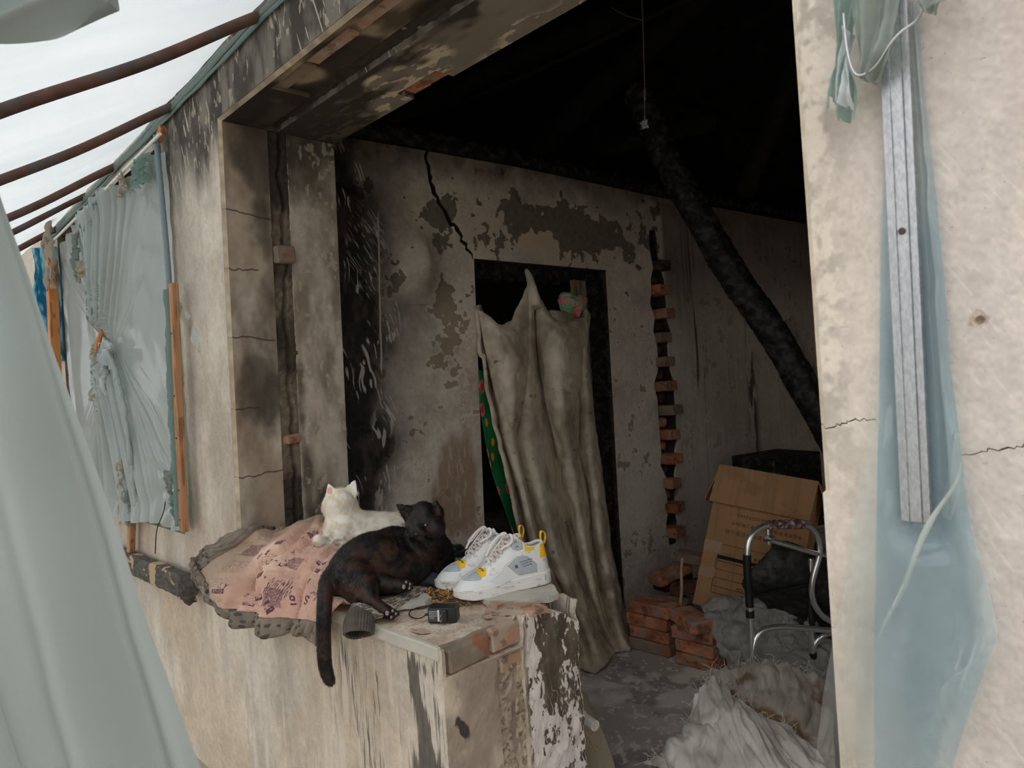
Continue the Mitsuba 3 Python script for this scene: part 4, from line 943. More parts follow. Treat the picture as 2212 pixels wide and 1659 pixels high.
RIB_X = (-2.089, -2.885, -3.674, -4.256, -4.886)
ys = np.array([1.05, 0.85, 0.65, 0.33, 0.0, -0.5, -1.1, -1.8])
for i, x in enumerate(RIB_X):
    dz = (0, -0.02, -0.045, -0.045, -0.09)[i]
    zs = np.interp(ys, [-1.8, 0.33, 0.65, 1.05], [0.62, 2.13, 2.325, 2.60]) + dz
    t = tube(crv(np.stack([x + 0 * ys, ys, zs], 1), 60), 0.0165, 14)
    obj('roof_rib', t, 'm_rust', ('rusty roof pipe nearest the opening, ending on the lintel', 'second rusty roof pipe from the opening', 'middle rusty roof pipe of the five under the plastic',
        'fourth rusty roof pipe from the opening, above the film window', 'farthest and darkest roof pipe, above the blue tarp')[i], 'pipe', 'rusty pipes under the plastic roof', smooth=50)

u, v = np.meshgrid(np.linspace(0, 1, 220), np.linspace(0, 1, 130), indexing='ij')
X = -6.4 + 5.45 * u
Y = 1.035 - 2.9 * v
Z = np.interp(Y, [-1.9, 0.33, 0.65, 1.05], [0.585, 2.155, 2.35, 2.625]) - 0.09 * np.clip((-2.2 - X) / 2.7, 0, 1) + 0.012
rib = np.min(np.abs(X[..., None] - np.array(RIB_X + (-1.29, -5.6))), -1)
P = np.stack([X, Y, Z], -1)
Z = Z - 0.05 * np.clip(rib / 0.4, 0, 1) ** 1.5 * np.sin(np.pi * np.clip(v * 1.05, 0, 1)) + 0.02 * nz(P * [1, 1.2, 0], 2.6, 3, 1) * (rib > 0.03) + 0.018 * nz(P * [1.6, 5, 0], 3, 3, 2) * np.clip(rib / 0.15, 0, 1)
P[..., 2] = np.maximum(Z, np.interp(Y, [-1.9, 0.33, 0.65, 1.05], [0.585, 2.155, 2.35, 2.625]) - 0.09 * np.clip((-2.2 - X) / 2.7, 0, 1) - 0.12)
obj('plastic_roof', film(P), 'm_roof_film', 'white translucent plastic sheet stretched over the rusty roof pipes', 'plastic roof', smooth=True)

# the rolled edge of the sheet, tacked along the wall
x = np.linspace(-5.3, -1.3, 260)
for i, (dz, dy, r0, mm) in enumerate(((0.0, -0.010, 0.006, 'm_green_film'), (-0.016, -0.012, 0.006, 'm_grey_film'), (-0.032, -0.012, 0.005, 'm_green_film'))):
    zc = 2.585 + dz - 0.09 * np.clip((-2.2 - x) / 2.7, 0, 1) + 0.018 * meshkit.fbm(np.stack([x * 3.1, x * 0 + i * 5, x * 0], 1), 3, 4) - 0.009
    r = r0 * (0.6 + 1.0 * meshkit.fbm(np.stack([x * 7, x * 0 + i * 9, x * 0], 1), 3, 2))
    obj('plastic_roof__rolled_edge', tube(np.stack([x, YF + dy + 0 * x, zc], 1), r, 9, squash=(0.7, 1.6), twist=0.11), mm, smooth=True)

# the film stretched over the window, gathered at a stick in its middle
KN = np.array(D['knot'][0])
u, v = np.meshgrid(np.linspace(0, 1, 330), np.linspace(0, 1, 240), indexing='ij')
ztop = 2.355 + 0.045 * u + 0.03 * meshkit.noise(np.stack([u * 17, 0 * u, 0 * u], -1), 3)
zbot = 0.90 - 0.035 * meshkit.noise(np.stack([u * 13, 0 * u, 0 * u + 4], -1), 3)
X = -4.80 + 1.84 * u + 0.016 * (meshkit.noise(np.stack([v * 22, u * 2, 0 * u], -1), 8) - 0.5)
Z = ztop + (zbot - ztop) * v
dx, dz = X - KN[0], Z - KN[2]
r = np.hypot(dx, dz)
th = np.arctan2(dx, np.abs(dz) + 0.04)
wob = meshkit.fbm(np.stack([th * 3, r * 0.8, (dz > 0) * 3.0], -1), 3, 5)
pleat = np.abs(np.sin(21 * th + 8 * wob + (dz > 0))) ** 0.6 + 0.35 * np.abs(np.sin(47 * th + 11 * wob))
amp = 0.085 * np.exp(-(th / 0.55) ** 2) * np.clip(r / 0.12, 0.2, 1) * np.exp(-r * 0.5)
dep = -amp * pleat - 0.012 * (meshkit.fbm(np.stack([X * 2.3, Z * 1.6, 0 * X], -1), 3, 6) - 0.5) * 2
k2 = np.array([-3.02, 1.08])
d2 = np.hypot(X - k2[0], Z - k2[1])
t2 = np.arctan2(Z - k2[1], -(X - k2[0]) + 0.02)
dep += -0.016 * np.abs(np.sin(9 * t2 + 4 * wob)) * np.exp(-d2 / 0.25) * np.clip(d2 / 0.03, 0, 1)
dep += -0.02 * np.exp(-((Z - zbot) / 0.05) ** 2) * np.abs(np.sin(X * 26 + 5 * wob)) - 0.022 * np.exp(-((ztop - Z) / 0.07) ** 2) * np.abs(np.sin(X * 21 + 6 * wob))
dep *= np.clip((1 - u) / 0.05, 0.25, 1)
P = np.stack([X, 1.008 + dep, Z], -1)
obj('window_film', film(P), 'm_window_film', 'wrinkled grey-green plastic film stretched over the left window and gathered at a stick', 'plastic film', smooth=True)


def scrap(c, w, h, seed, mm, label=None, nrm=(0, -1, 0), amp=0.35, parent=None, n=26, name='plastic_scrap', group=None):
    """A crumpled, torn scrap of film hanging at c."""
    u, v = np.meshgrid(np.linspace(-0.5, 0.5, n), np.linspace(-0.5, 0.5, n), indexing='ij')
    s = min(w, h)
    q = np.stack([u * w, v * h, 0 * u], -1)
    sc = 2.6 / s
    d = np.stack([nz(q + [9.0 * k + seed, 0, 0], sc, 3, seed + k) for k in range(3)], -1) * s * amp * 2
    fold = np.abs(np.sin(q[..., 0] * 9 / s + 3 * nz(q, 1 / s, 2, seed))) * 0.25 * s
    m = frame(c, np.cross([0, 0, 1.0], nrm) if abs(nrm[2]) < 0.9 else [1, 0, 0], [0, 0, 1] if abs(nrm[2]) < 0.9 else [0, 1, 0])
    q = q + d
    q[..., 2] += fold
    keep = meshkit.fbm(np.stack([u[:-1, :-1] * 5, v[:-1, :-1] * 5, 0 * u[:-1, :-1] + seed], -1), 2, seed) - 0.9 * np.maximum(np.abs(u[:-1, :-1]), np.abs(v[:-1, :-1])) ** 2 > 0.2
    me = film(q @ m[:3, :3].T + m[:3, 3], keep)
    return obj(f'{parent}__{name}' if parent else name, me, mm, label, 'plastic scrap' if not parent else None, group, smooth=True)


for i in range(9):   # shreds of film bunched round the stick
    a = rg.uniform(-1, 1)
    scrap(KN + [0.11 * a, -0.03, -0.05 - 0.13 * abs(rg.normal())], 0.09, 0.13, 10 + i, ('m_window_film', 'm_dusty_film', 'm_roof_film')[i % 3], parent='window_film', name='torn_shred')
for i, (x, z, w, h) in enumerate(((-3.99, 2.28, 0.10, 0.22), (-3.78, 2.34, 0.12, 0.1), (-3.4, 2.37, 0.14, 0.08), (-4.25, 2.2, 0.08, 0.26), (-3.12, 2.35, 0.16, 0.12), (-4.1, 2.12, 0.16, 0.08), (-3.02, 1.085, 0.07, 0.09), (-3.0, 0.98, 0.05, 0.1), (-3.68, 1.0, 0.07, 0.28), (-3.62, 0.93, 0.06, 0.16))):
    scrap([x, 0.97, z], w, h, 40 + i, ('m_grey_film', 'm_green_film', 'm_dusty_film')[i % 3], parent='window_film', name='torn_shred')
obj('window_film__gather_stick', tube(crv([KN + [0.0, 0.03, 0.14], KN + [0.01, -0.03, 0.06], KN + [0.0, -0.05, -0.02]], 14), np.linspace(0.006, 0.016, 14), 8), 'm_orange_wood')
# the seam of crumpled film running down from the stick
x = np.linspace(0, 1, 120)
sp = crv([KN + [0.06, -0.03, -0.02], [-3.62, 0.965, 1.45], [-3.56, 0.97, 1.2], [-3.52, 0.97, 0.95]], 120)
sp += 0.012 * np.stack([nz(np.stack([x * 30, 0 * x, 0 * x + k], 1), 1, 3, 3) for k in range(3)], 1)
obj('window_film__crumpled_seam', tube(sp, 0.006 + 0.012 * meshkit.fbm(np.stack([x * 26, 0 * x, 0 * x], 1), 3, 5), 8, twist=0.5), 'm_window_film', smooth=True)

obj('curtain_rod', tube(np.array(D['rod']), 0.0065, 10), 'm_white_rod', 'thin white rod along the top of the film window', 'rod', smooth=50)
obj('metal_pipe', tube(crv(D['pipe'], 30), 0.011, 12), 'm_blue_pipe', 'thin grey-blue pipe upright beside the film window, above the batten', 'pipe', smooth=50)
b0, b1 = (np.array(q) for q in D['bracket'])
obj('wooden_peg', put(rbox(0.03, 0.024, 0.075, 0.003), frame((b0 + b1) / 2, np.cross(b1 - b0, [0, 1, 0]), [0, 1, 0])), 'm_orange_wood', 'small red-brown wooden peg nailed above the grey-blue pipe', 'peg')


def plank(p0, p1, w, d, seed, b=0.003, front=(0, -1, 0)):
    p0, p1 = np.array(p0, float), np.array(p1, float)
    L = np.linalg.norm(p1 - p0)
    m = rbox(w, d, L, b)
    m = trimesh.Trimesh(*trimesh.remesh.subdivide_to_size(m.vertices, m.faces, 0.05, max_iter=8), process=False)
    m.merge_vertices()
    m = rough(m, 0.0016, 9, seed)
    z = unit(p1 - p0)
    y = -np.asarray(front, float)
    x = np.cross(y, z)
    return put(m, frame((p0 + p1) / 2, x, np.cross(z, x)))


b0, b1 = (np.array(q) for q in D['batten'])
k = obj('wooden_batten', plank(b0, b1, 0.036, 0.026, 3), 'm_batten', 'long planed brown batten nailed upright at the right side of the film window', 'batten')
for t in (0.2, 0.45, 0.62, 0.83, 0.95):
    q = b0 + (b1 - b0) * t
    obj(k + '__nail', tube([q + [0, -0.010, 0], q + [0, -0.0165, 0]], 0.003, 8), 'm_dark_wire')
x = np.linspace(0, 1, 90)
sp = np.array(b0)[None] + (b1 - b0)[None] * (0.02 + 0.96 * x[:, None]) + [-0.04, 0.0, 0]
sp += 0.010 * np.stack([nz(np.stack([x * 14, 0 * x, 0 * x + k2_], 1), 1, 3, 3) for k2_ in range(3)], 1)
obj('window_film__rolled_side', tube(sp, 0.012 + 0.012 * meshkit.fbm(np.stack([x * 16, 0 * x, 0 * x], 1), 3, 5), 9, twist=0.25, squash=(1.4, 0.7)), 'm_green_film', smooth=True)
po = D['post']
obj('wooden_post', plank([po[2][0], 0.95, 1.3], [po[1][0], 0.95, po[1][2]], 0.07, 0.05, 5), 'm_orange_wood', 'orange-brown wooden post at the far end of the film window', 'post')
scrap(np.array(po[1]) + [0.03, -0.04, 0.03], 0.13, 0.42, 71, 'm_dusty_film', 'torn dusty film hanging from the top of the orange-brown post', amp=0.25)
b0, b1 = (np.array(q) for q in D['batten2'])
obj('wooden_batten', plank(b0, b1, 0.04, 0.026, 6), 'm_batten', 'short batten end at the lower left of the film window, above the charred plank', 'batten')
obj('dangling_wire', tube(crv(D['wirehang'], 30), 0.0022, 6), 'm_dark_wire', 'thin dark wire dangling below the film window', 'wire', smooth=50)
P, U, V = spline_grid(D['tape'], 30, 8)
P = P + grid_normals(P) * 0.004 * np.sin(U * 21 + V * 3)[..., None]
obj('tape_strip', film(P), 'm_pillar_film', 'clear strip of tape hanging from the batten onto the plaster', 'tape', smooth=True)
P, U, V = spline_grid(D['tarp'], 50, 60, k=2)
P[..., 1] += 0.035 * np.abs(np.sin(V * 26 + 3 * U)) * (0.4 + U) + 0.05 * nz(P, 3, 3, 5)
P[..., 1] = np.minimum(P[..., 1], 1.008)
obj('blue_tarp', film(P), 'm_blue_film', 'bright blue plastic tarp behind the orange-brown post', 'tarp', smooth=True)


# the charred plank on the wall under the film window
def scorch_col(p, n, uv):
    c = mix(C(48, 45, 43), C(104, 98, 92), fbm(p.x * 30, p.z * 90, p.y * 40, 4))
    c = mix(c, C(176, 152, 118), 0.9 * smoothstep(0.6, 0.66, fbm(p.x * 14 + 3, p.z * 30, p.y * 30, 3) + 0.5 * blob(p.x, p.z, -3.28, 0.67, 0.035, 0.2)))
    return c


mat('m_scorched', scorch_col, 0.85, 0.2, bump=rough_bump, scale=0.004)
b0, b1 = (np.array(q) for q in D['plank'])
m = rbox(np.linalg.norm(b1 - b0) + 0.5, 0.05, 0.092, 0.006)
m = trimesh.Trimesh(*trimesh.remesh.subdivide_to_size(m.vertices, m.faces, 0.02, max_iter=9), process=False)
m.merge_vertices()
e = np.clip((m.vertices[:, 0] - m.vertices[:, 0].max() + 0.06) / 0.06, 0, 1)
m.vertices += np.stack([nz(m.vertices + 9 * k, 24, 3, k) for k in range(3)], 1) * (0.008 + 0.05 * e[:, None])
m.vertices[:, 2] -= 0.03 * e ** 2
d = unit(b1 - b0)
obj('charred_plank', put(m, frame(b1 - d * (np.linalg.norm(b1 - b0) + 0.5) / 2, d, [0, 1, 0])), 'm_scorched', 'charred plank with a splintered end, fixed level to the wall under the film window', 'plank', smooth=40)

# the old sheet pulled aside in front, and the sagging corner above
P, U, V = spline_grid(D['front_sheet'], 90, 60, k=2)
fold = 0.05 * np.sin(V * 9 + 1.5 * U) * np.clip(V * 2, 0, 1) + 0.02 * np.sin(V * 23 - 4 * U)
P = P + np.array(FWD) * fold[..., None] + 0.02 * nz(P, 4, 3, 3)[..., None] * np.array(FWD)
obj('plastic_curtain', film(P), 'm_old_film', 'large grey-green plastic sheet hanging close by at the left edge', 'plastic sheet', smooth=True)
P, U, V = spline_grid(D['corner'], 40, 50, k=2)
P = P + np.array(FWD) * (0.03 * np.sin(V * 7 + U * 9))[..., None] + 0.012 * nz(P, 12, 2, 3)[..., None]
obj('plastic_flap', film(P), 'm_old_film', 'folded grey plastic flap sagging from the roof at the top left corner', 'plastic sheet', smooth=True)

# ------------------------------------------------------------------ on the pillar: film, metal channel, wire
P, U, V = spline_grid(D['filmA'], 150, 60)
crease = 0.006 * np.sin(V * 12 + 7 * nz(P * [3, 0, 1], 2.5, 2, 4)) + 0.012 * nz(P * [1, 1, 0.35], 20, 3, 7)
side = np.clip((V - 0.62) / 0.3, 0, 1)
crease = crease + side * 0.008 * np.sin(P[..., 2] * 60 + 9 * nz(P, 9, 2, 2)) * np.exp(-((P[..., 2] - 1.53) / 0.12) ** 2)
crease = crease - 0.014 * np.exp(-((V - 0.92) / 0.09) ** 2)
P[..., 1] = np.minimum(P[..., 1] + crease, 1.012 - 0.02 * (P[..., 2] < 1.1))
behind = np.exp(-((P[..., 0] + 0.307) / 0.03) ** 4) * np.clip((P[..., 2] - 1.13) / 0.03, 0, 1)
P[..., 1] = P[..., 1] * (1 - behind) + 1.0125 * behind
k = obj('pillar_film', film(P), 'm_pillar_film', 'long blue-grey plastic strip hanging down the right pillar behind the metal channel', 'plastic film', smooth=True)
P, U, V = spline_grid(D['filmB'], 130, 50)
P[..., 1] = np.minimum(P[..., 1] + 0.008 * nz(P * [1, 1, 0.3], 24, 3, 17), 1.016)
behind = np.exp(-((P[..., 0] + 0.307) / 0.03) ** 4) * np.clip((P[..., 2] - 1.13) / 0.03, 0, 1)
P[..., 1] = P[..., 1] * (1 - behind) + 1.0155 * behind
obj(k + '__second_layer', film(P), 'm_pillar_film_blue', smooth=True)
x = np.linspace(0, 1, 60)
obj(k + '__rolled_fold', tube(crv(D['fold'], 60), 0.0016 + 0.0045 * np.sin(np.pi * x) * (0.6 + 0.8 * meshkit.fbm(np.stack([x * 9, 0 * x, 0 * x], 1), 2, 4)), 8, squash=(1, 0.6)), 'm_window_film', smooth=True)
for nm in ('flap', 'flap2'):
    P, U, V = spline_grid(D[nm], 20, 14, k=1)
    P[..., 1] -= 0.006 * np.sin(np.pi * V)
    obj(k + '__turned_corner', film(P), 'm_pillar_film', smooth=True)
prof = np.array([(-.0172, 0), (-.0172, .0085), (-.0132, .0085), (-.0125, .006), (-.0085, .006), (-.0075, .0095), (.0055, .0095), (.0062, .0125), (.0085, .0125), (.0095, .0095), (.0125, .0095), (.0132, .0075), (.0172, .0075), (.0172, 0)])
c0, c1 = (np.array(q) for q in D['chan'])
c0 = c0 + (c0 - c1) * 0.3
d = unit(c0 - c1)
inner = prof.copy()
ch = trimesh.Trimesh(process=False)
A = np.vstack([prof, np.stack([prof[::-1, 0] * 0.96, np.maximum(prof[::-1, 1] - 0.0012, 0)], 1)])
man = Manifold.extrude(CrossSection([A[::-1] if np.sum(A[:, 0] * np.roll(A[:, 1], -1) - np.roll(A[:, 0], -1) * A[:, 1]) < 0 else A], m3.FillRule.NonZero), float(np.linalg.norm(c0 - c1)))
xa = np.cross([0, -1.0, 0], d)
mt = np.eye(4)
mt[:3, 0], mt[:3, 1], mt[:3, 2], mt[:3, 3] = unit(xa), [0, -1, 0], d, c1 + [0, -0.008, 0]
k = obj('metal_channel', put(tm(man), mt), 'm_zinc', 'long galvanised metal channel screwed upright onto the right pillar', 'metal channel')
s0 = np.array(D['screw'][0])
sc = tm(Manifold.cylinder(0.0028, 0.0032, 0.0045, 20) - rbox_man if False else Manifold.cylinder(0.0028, 0.0046, 0.0036, 20) - Manifold.cube([0.006, 0.0011, 0.002], True).translate([0, 0, 0.0028]) - Manifold.cube([0.0011, 0.006, 0.002], True).translate([0, 0, 0.0028]))
obj(k + '__screw', put(sc, frame([c1[0] + (s0[2] - c1[2]) * d[0] / d[2], 1.012 - 0.008 - 0.0095, s0[2]], [1, 0, 0.3], [0.3, 0, -1] if False else [-0.3, 0, 1])) if False else put(sc, np.array([[1, 0, 0, c1[0] + (s0[2] - c1[2]) * d[0] / d[2]], [0, 0, -1, 1.012 - 0.0185], [0, 1, 0, s0[2]], [0, 0, 0, 1.0]])), 'm_rust', label='rusty cross-head screw', smooth=30)
obj('wire_hook', tube(crv(D['wire'], 80), 0.0016, 8), 'm_steel_wire', 'bent steel wire looped across the top of the metal channel', 'wire', smooth=50)
for nm, mm, lab in (('tat1', 'm_green_film', 'pale green torn film strip hanging left of the metal channel'), ('tat2', 'm_grey_film', 'thick grey film scrap tucked behind the bent wire'),
                    ('tat3', 'm_roof_film', 'narrow white twist of film over the pale green strip'), ('tat4', 'm_grey_film', 'grey film end sticking out right of the channel at the top edge')):
    P, U, V = spline_grid(D[nm], 60, 30, k=2)
    P[..., 1] += 0.007 * np.sin(V * 14 + 5 * U) + 0.012 * nz(P, 40, 3, 5)
    P[..., 0] += 0.005 * nz(P + 5, 34, 2, 6)
    P[..., 1] = np.minimum(P[..., 1], 1.014)
    kp = meshkit.fbm(np.stack([U[:-1, :-1] * 3, V[:-1, :-1] * 5, 0 * U[:-1, :-1]], -1), 3, 11) > 0.62 * np.clip((U[:-1, :-1] - 0.72) / 0.28, 0, 1)
    obj('film_tatter', film(P, kp), mm, lab, 'plastic scrap', smooth=True)
# ------------------------------------------------------------------ the two cats
def A_(k):
    return np.array(D[k])


def ear_sdf(p, base, tip, w, face, thick=0.42):
    """A pointed, hollowed ear from base to tip, w half wide, open towards face."""
    base, tip = np.asarray(base), np.asarray(tip)
    L = np.linalg.norm(tip - base)
    y = (tip - base) / L
    z = np.asarray(face, float)
    z = unit(z - y * (z @ y))
    x = np.cross(y, z)
    q = p - base
    a, b, c = q @ x, q @ y, q @ z
    t = np.clip(b / L, 0, 1)
    ww = w * (1 - t ** 1.7) * 0.97 + 0.0025
    tt = np.maximum(w * thick * (1 - t), 0.003)
    k = np.sqrt((a / ww) ** 2 + ((c + 0.35 * (a ** 2) / w - 0.1 * w) / tt) ** 2)
    d = (k - 1) * tt * 0.9
    d = np.maximum(d, np.maximum(b - L, -b - w * 0.5))
    hol = ell(p, base + y * L * 0.40 + z * w * 0.66, np.stack([x, y, z], 1), [w * 0.60, L * 0.46, w * 0.50])
    return d, hol


def fur(mesh, n, length, seed, flow, width=0.0009, lift=0.45, skip=None, curl=0.3):
    """Blades of fur on the mesh: one mesh with the skin's normals."""
    r = np.random.default_rng(seed)
    tri = mesh.triangles
    area = mesh.area_faces
    f = r.choice(len(area), n, p=area / area.sum())
    b = r.dirichlet([1, 1, 1], n)
    p = np.einsum('nk,nkd->nd', b, tri[f])
    N = np.einsum('nk,nkd->nd', b, mesh.vertex_normals[mesh.faces[f]])
    N /= np.linalg.norm(N, axis=1, keepdims=True) + 1e-9
    L = np.broadcast_to(length(p) if callable(length) else length, (n,)) * r.uniform(0.6, 1.25, n)
    F = flow(p) + 0.7 * np.stack([nz(p + 3 * k, 40, 2, k) for k in range(3)], 1)
    F = F - N * (F * N).sum(1, keepdims=True)
    F /= np.linalg.norm(F, axis=1, keepdims=True) + 1e-9
    F += r.normal(0, curl * 0.6, (n, 3))
    g = F * (1 - lift) + N * lift
    g /= np.linalg.norm(g, axis=1, keepdims=True)
    S = np.cross(N, F)
    S /= np.linalg.norm(S, axis=1, keepdims=True) + 1e-9
    p = p - N * 0.0006
    mid = p + g * (L * 0.55)[:, None]
    tip = p + (g * 0.9 + F * 0.35 - N * 0.15) * L[:, None]
    w = width * (L / np.median(L)) ** 0.3
    V = np.stack([p - S * w[:, None], p + S * w[:, None], mid + S * w[:, None] * 0.75, mid - S * w[:, None] * 0.75, tip], 1).reshape(-1, 3)
    o = (np.arange(n) * 5)[:, None]
    fc = np.vstack([o + [[0, 1, 2]], o + [[0, 2, 3]], o + [[3, 2, 4]]])
    VN = np.repeat(N * 0.8 + g * 0.2, 5, axis=0)
    VN /= np.linalg.norm(VN, axis=1, keepdims=True)
    return {'type': 'ply', 'filename': meshkit.write_ply(trimesh.Trimesh(V, fc, process=False), False, normals=VN), 'face_normals': False}


def whiskers(root, dirs, L, r0=0.00024):
    ts = []
    for p, d in zip(root, dirs):
        d = unit(d)
        ts.append(tube(crv([p, p + d * L * 0.5 + [0, 0, 0.001], p + d * L + [0, 0, -0.005]], 8), np.linspace(r0, r0 * 0.3, 8), 4))
    return cat_(*ts)


CAMDIR = unit(EYE - np.array([-1.78, 1.2, 0.95]))     # roughly where the cats look from
# --- black cat
sp, be, nk, hd, fa, er = A_('bc_spine'), A_('bc_belly'), A_('bc_neck'), A_('bc_head')[0], A_('bc_face'), np.c_[A_('ears2'), [0.023, 0.003, 0.030, 0.004]]
th, l1, l2, fo, tl = A_('bc_thigh'), A_('bc_leg1'), A_('bc_leg2'), A_('bc_fore'), A_('bc_tail')
face_b = unit(fa[2, :3] - hd[:3])
fa[2:6, :3] -= 0.010 * face_b          # a short muzzle
side_b = unit(fa[1, :3] - fa[0, :3])
up_b = unit(np.cross(face_b, side_b))
up_b = up_b if up_b[2] > 0 else -up_b
side_b = np.cross(up_b, face_b)
HB = np.stack([side_b, face_b, up_b], 1)


def black_sdf(p):
    d = chain(p, sp[:, :3], sp[:, 3], 0.03)
    d = smin(d, chain(p, be[:, :3], be[:, 3], 0.03), 0.03)
    d = smin(d, chain(p, nk[:, :3], nk[:, 3] * 0.95, 0.02), 0.025)
    d = smin(d, chain(p, th[:, :3], th[:, 3], 0.02), 0.018)
    d = smin(d, chain(p, l1[:, :3], l1[:, 3] * 0.92, 0.008), 0.014)
    d = smin(d, chain(p, l2[:, :3], l2[:, 3] * 0.92, 0.01), 0.016)
    d = smin(d, chain(p, fo[:, :3], fo[:, 3], 0.01), 0.018)
    d = smin(d, chain(p, tl[:, :3], tl[:, 3] * 1.06, 0.006, 22), 0.012)
    h = ell(p, hd[:3], HB, [0.056, 0.047, 0.044])
    for i, k in ((0, 0.022), (1, 0.024), (6, 0.02)):
        h = smin(h, np.linalg.norm(p - fa[i, :3], axis=1) - fa[i, 3] * 0.94, k)
    for i, k in ((2, 0.014), (3, 0.008), (4, 0.008), (5, 0.008)):
        h = smin(h, np.linalg.norm(p - fa[i, :3], axis=1) - fa[i, 3] * 0.92, k)
    # the bridge of the nose and the eye sockets
    h = smin(h, cone(p, hd[:3] + up_b * 0.014 + face_b * 0.036, fa[2, :3] + up_b * 0.006 + face_b * 0.004, 0.011, 0.009), 0.01)
    d = smin(d, h, 0.016)
    for i in (0, 2):
        e, hol = ear_sdf(p, er[i, :3], er[i + 1, :3], er[i, 3], CAMDIR + 0.25 * side_b * (1 if i else -1))
        d = smin(d, e, 0.006)
        d = np.maximum(d, -hol)
    # toes
    for k in range(8):
        pd = A_('bc_pads')[k]
        d = smin(d, np.linalg.norm(p - pd[:3] - (l1[-1, :3] - A_('bc_pads')[0, :3] if k < 4 else l2[-1, :3] - A_('bc_pads')[4, :3]) * 0.42, axis=1) - pd[3] * 1.35, 0.004)
    return d


def dark_fur_col(p, n, uv):
    g = fbm(p.x * 70 + p.z * 30, p.y * 90, p.z * 70, 3)
    c = mix(C(13, 11, 11), C(33, 28, 27), smoothstep(0.35, 0.7, g))
    flank = dr.exp(-(dr.square((p.x + 1.80) / 0.07) + dr.square((p.y - 1.15) / 0.09) + dr.square((p.z - 0.90) / 0.05)))
    hip = dr.exp(-(dr.square((p.x + 1.74) / 0.07) + dr.square((p.y - 1.0) / 0.07) + dr.square((p.z - 0.84) / 0.07)))
    k = dr.clip(0.9 * flank + 0.9 * hip + 0.25, 0, 1) * smoothstep(0.42, 0.66, fbm(p.x * 26, p.y * 26, p.z * 26, 3))
    return mix(c, C(88, 56, 42), 0.62 * k)


mat('m_black_fur', dark_fur_col, 0.55, 0.35, sheen=0.25)
mat('m_pad', C(150, 128, 116), 0.6, 0.3)
mat('m_nose_dark', C(58, 52, 54), 0.4, 0.5)
mat('m_whisker', C(84, 80, 78), 0.5, 0.4)
mat('m_ear_dark', C(74, 56, 52), 0.7, 0.2)
bk = thing('black_cat', 'black cat with rusty flanks lying on the printed jacket, its tail hanging down the wall', 'cat')
bm = skin(black_sdf, [-2.0, 0.9, 0.59], [-1.58, 1.46, 1.09], 0.005)
obj(bk + '__body', bm, 'm_black_fur', smooth=True)
ax_pts = np.vstack([tl[::-1, :3], sp[:, :3], nk[:, :3]])


def flow_black(p):
    """Hair lies from the head to the tail and down the flanks."""
    i = np.argmin(((p[:, None] - ax_pts[None]) ** 2).sum(-1), axis=1)
    t = np.gradient(ax_pts, axis=0)
    f = -t[i] / np.linalg.norm(t[i], axis=1, keepdims=True)
    f = f + [0, 0, -0.35]
    near = np.exp(-((p - hd[:3]) ** 2).sum(1) / 0.05 ** 2)[:, None]
    return f * (1 - near) + near * (-face_b * 0.8 + up_b * 0.3 + 0.5 * (p - hd[:3]) / 0.05)


def len_black(p):
    h = np.exp(-((p - fa[2, :3]) ** 2).sum(1) / 0.05 ** 2)
    leg = np.minimum(np.linalg.norm(p - l1[-1, :3], axis=1), np.linalg.norm(p - l2[-1, :3], axis=1))
    ear = np.minimum(*(np.linalg.norm(p - er[i, :3], axis=1) for i in (1, 3)))
    return np.where(ear < 0.03, 0.003, 0.0095 * (1 - 0.65 * h) * np.clip(leg / 0.06, 0.35, 1))


scene[bk + '__fur'] = {**fur(bm, 42000, len_black, 3, flow_black, 0.00065, 0.3), 'bsdf': {'type': 'ref', 'id': 'm_black_fur'}}
tag(bk + '__fur', kind='stuff')
# eyes: amber balls with a slit, set in the head under the brow
def on_skin(sdf, p, d, s=0.06):
    """The point where the ray from p along d meets the skin."""
    t = np.linspace(0, s, 241)
    q = np.asarray(p) + t[:, None] * np.asarray(d)
    i = np.argmax(sdf(q) < 0)
    return q[i]


def eye(parent, sdf, c, look, r, lid_t, iris, tilt=0.0):
    q = on_skin(sdf, np.asarray(c) + CAMDIR * 0.03, -CAMDIR)
    m = frame(q - look * r * 0.84, np.cross(up_b, look) + tilt * up_b, up_b)
    ball = tm(Manifold.sphere(r, 32).scale([1, 0.46, 1]))
    k = obj(parent + '__eye', put(ball, m), iris, smooth=True)
    pup = tm(Manifold.sphere(r * 0.5, 20).scale([0.32, 0.95, 1.0]).translate([0, 0, r * 0.55]))
    obj(k + '__pupil', put(pup, m), 'm_pupil', smooth=True)
    return q


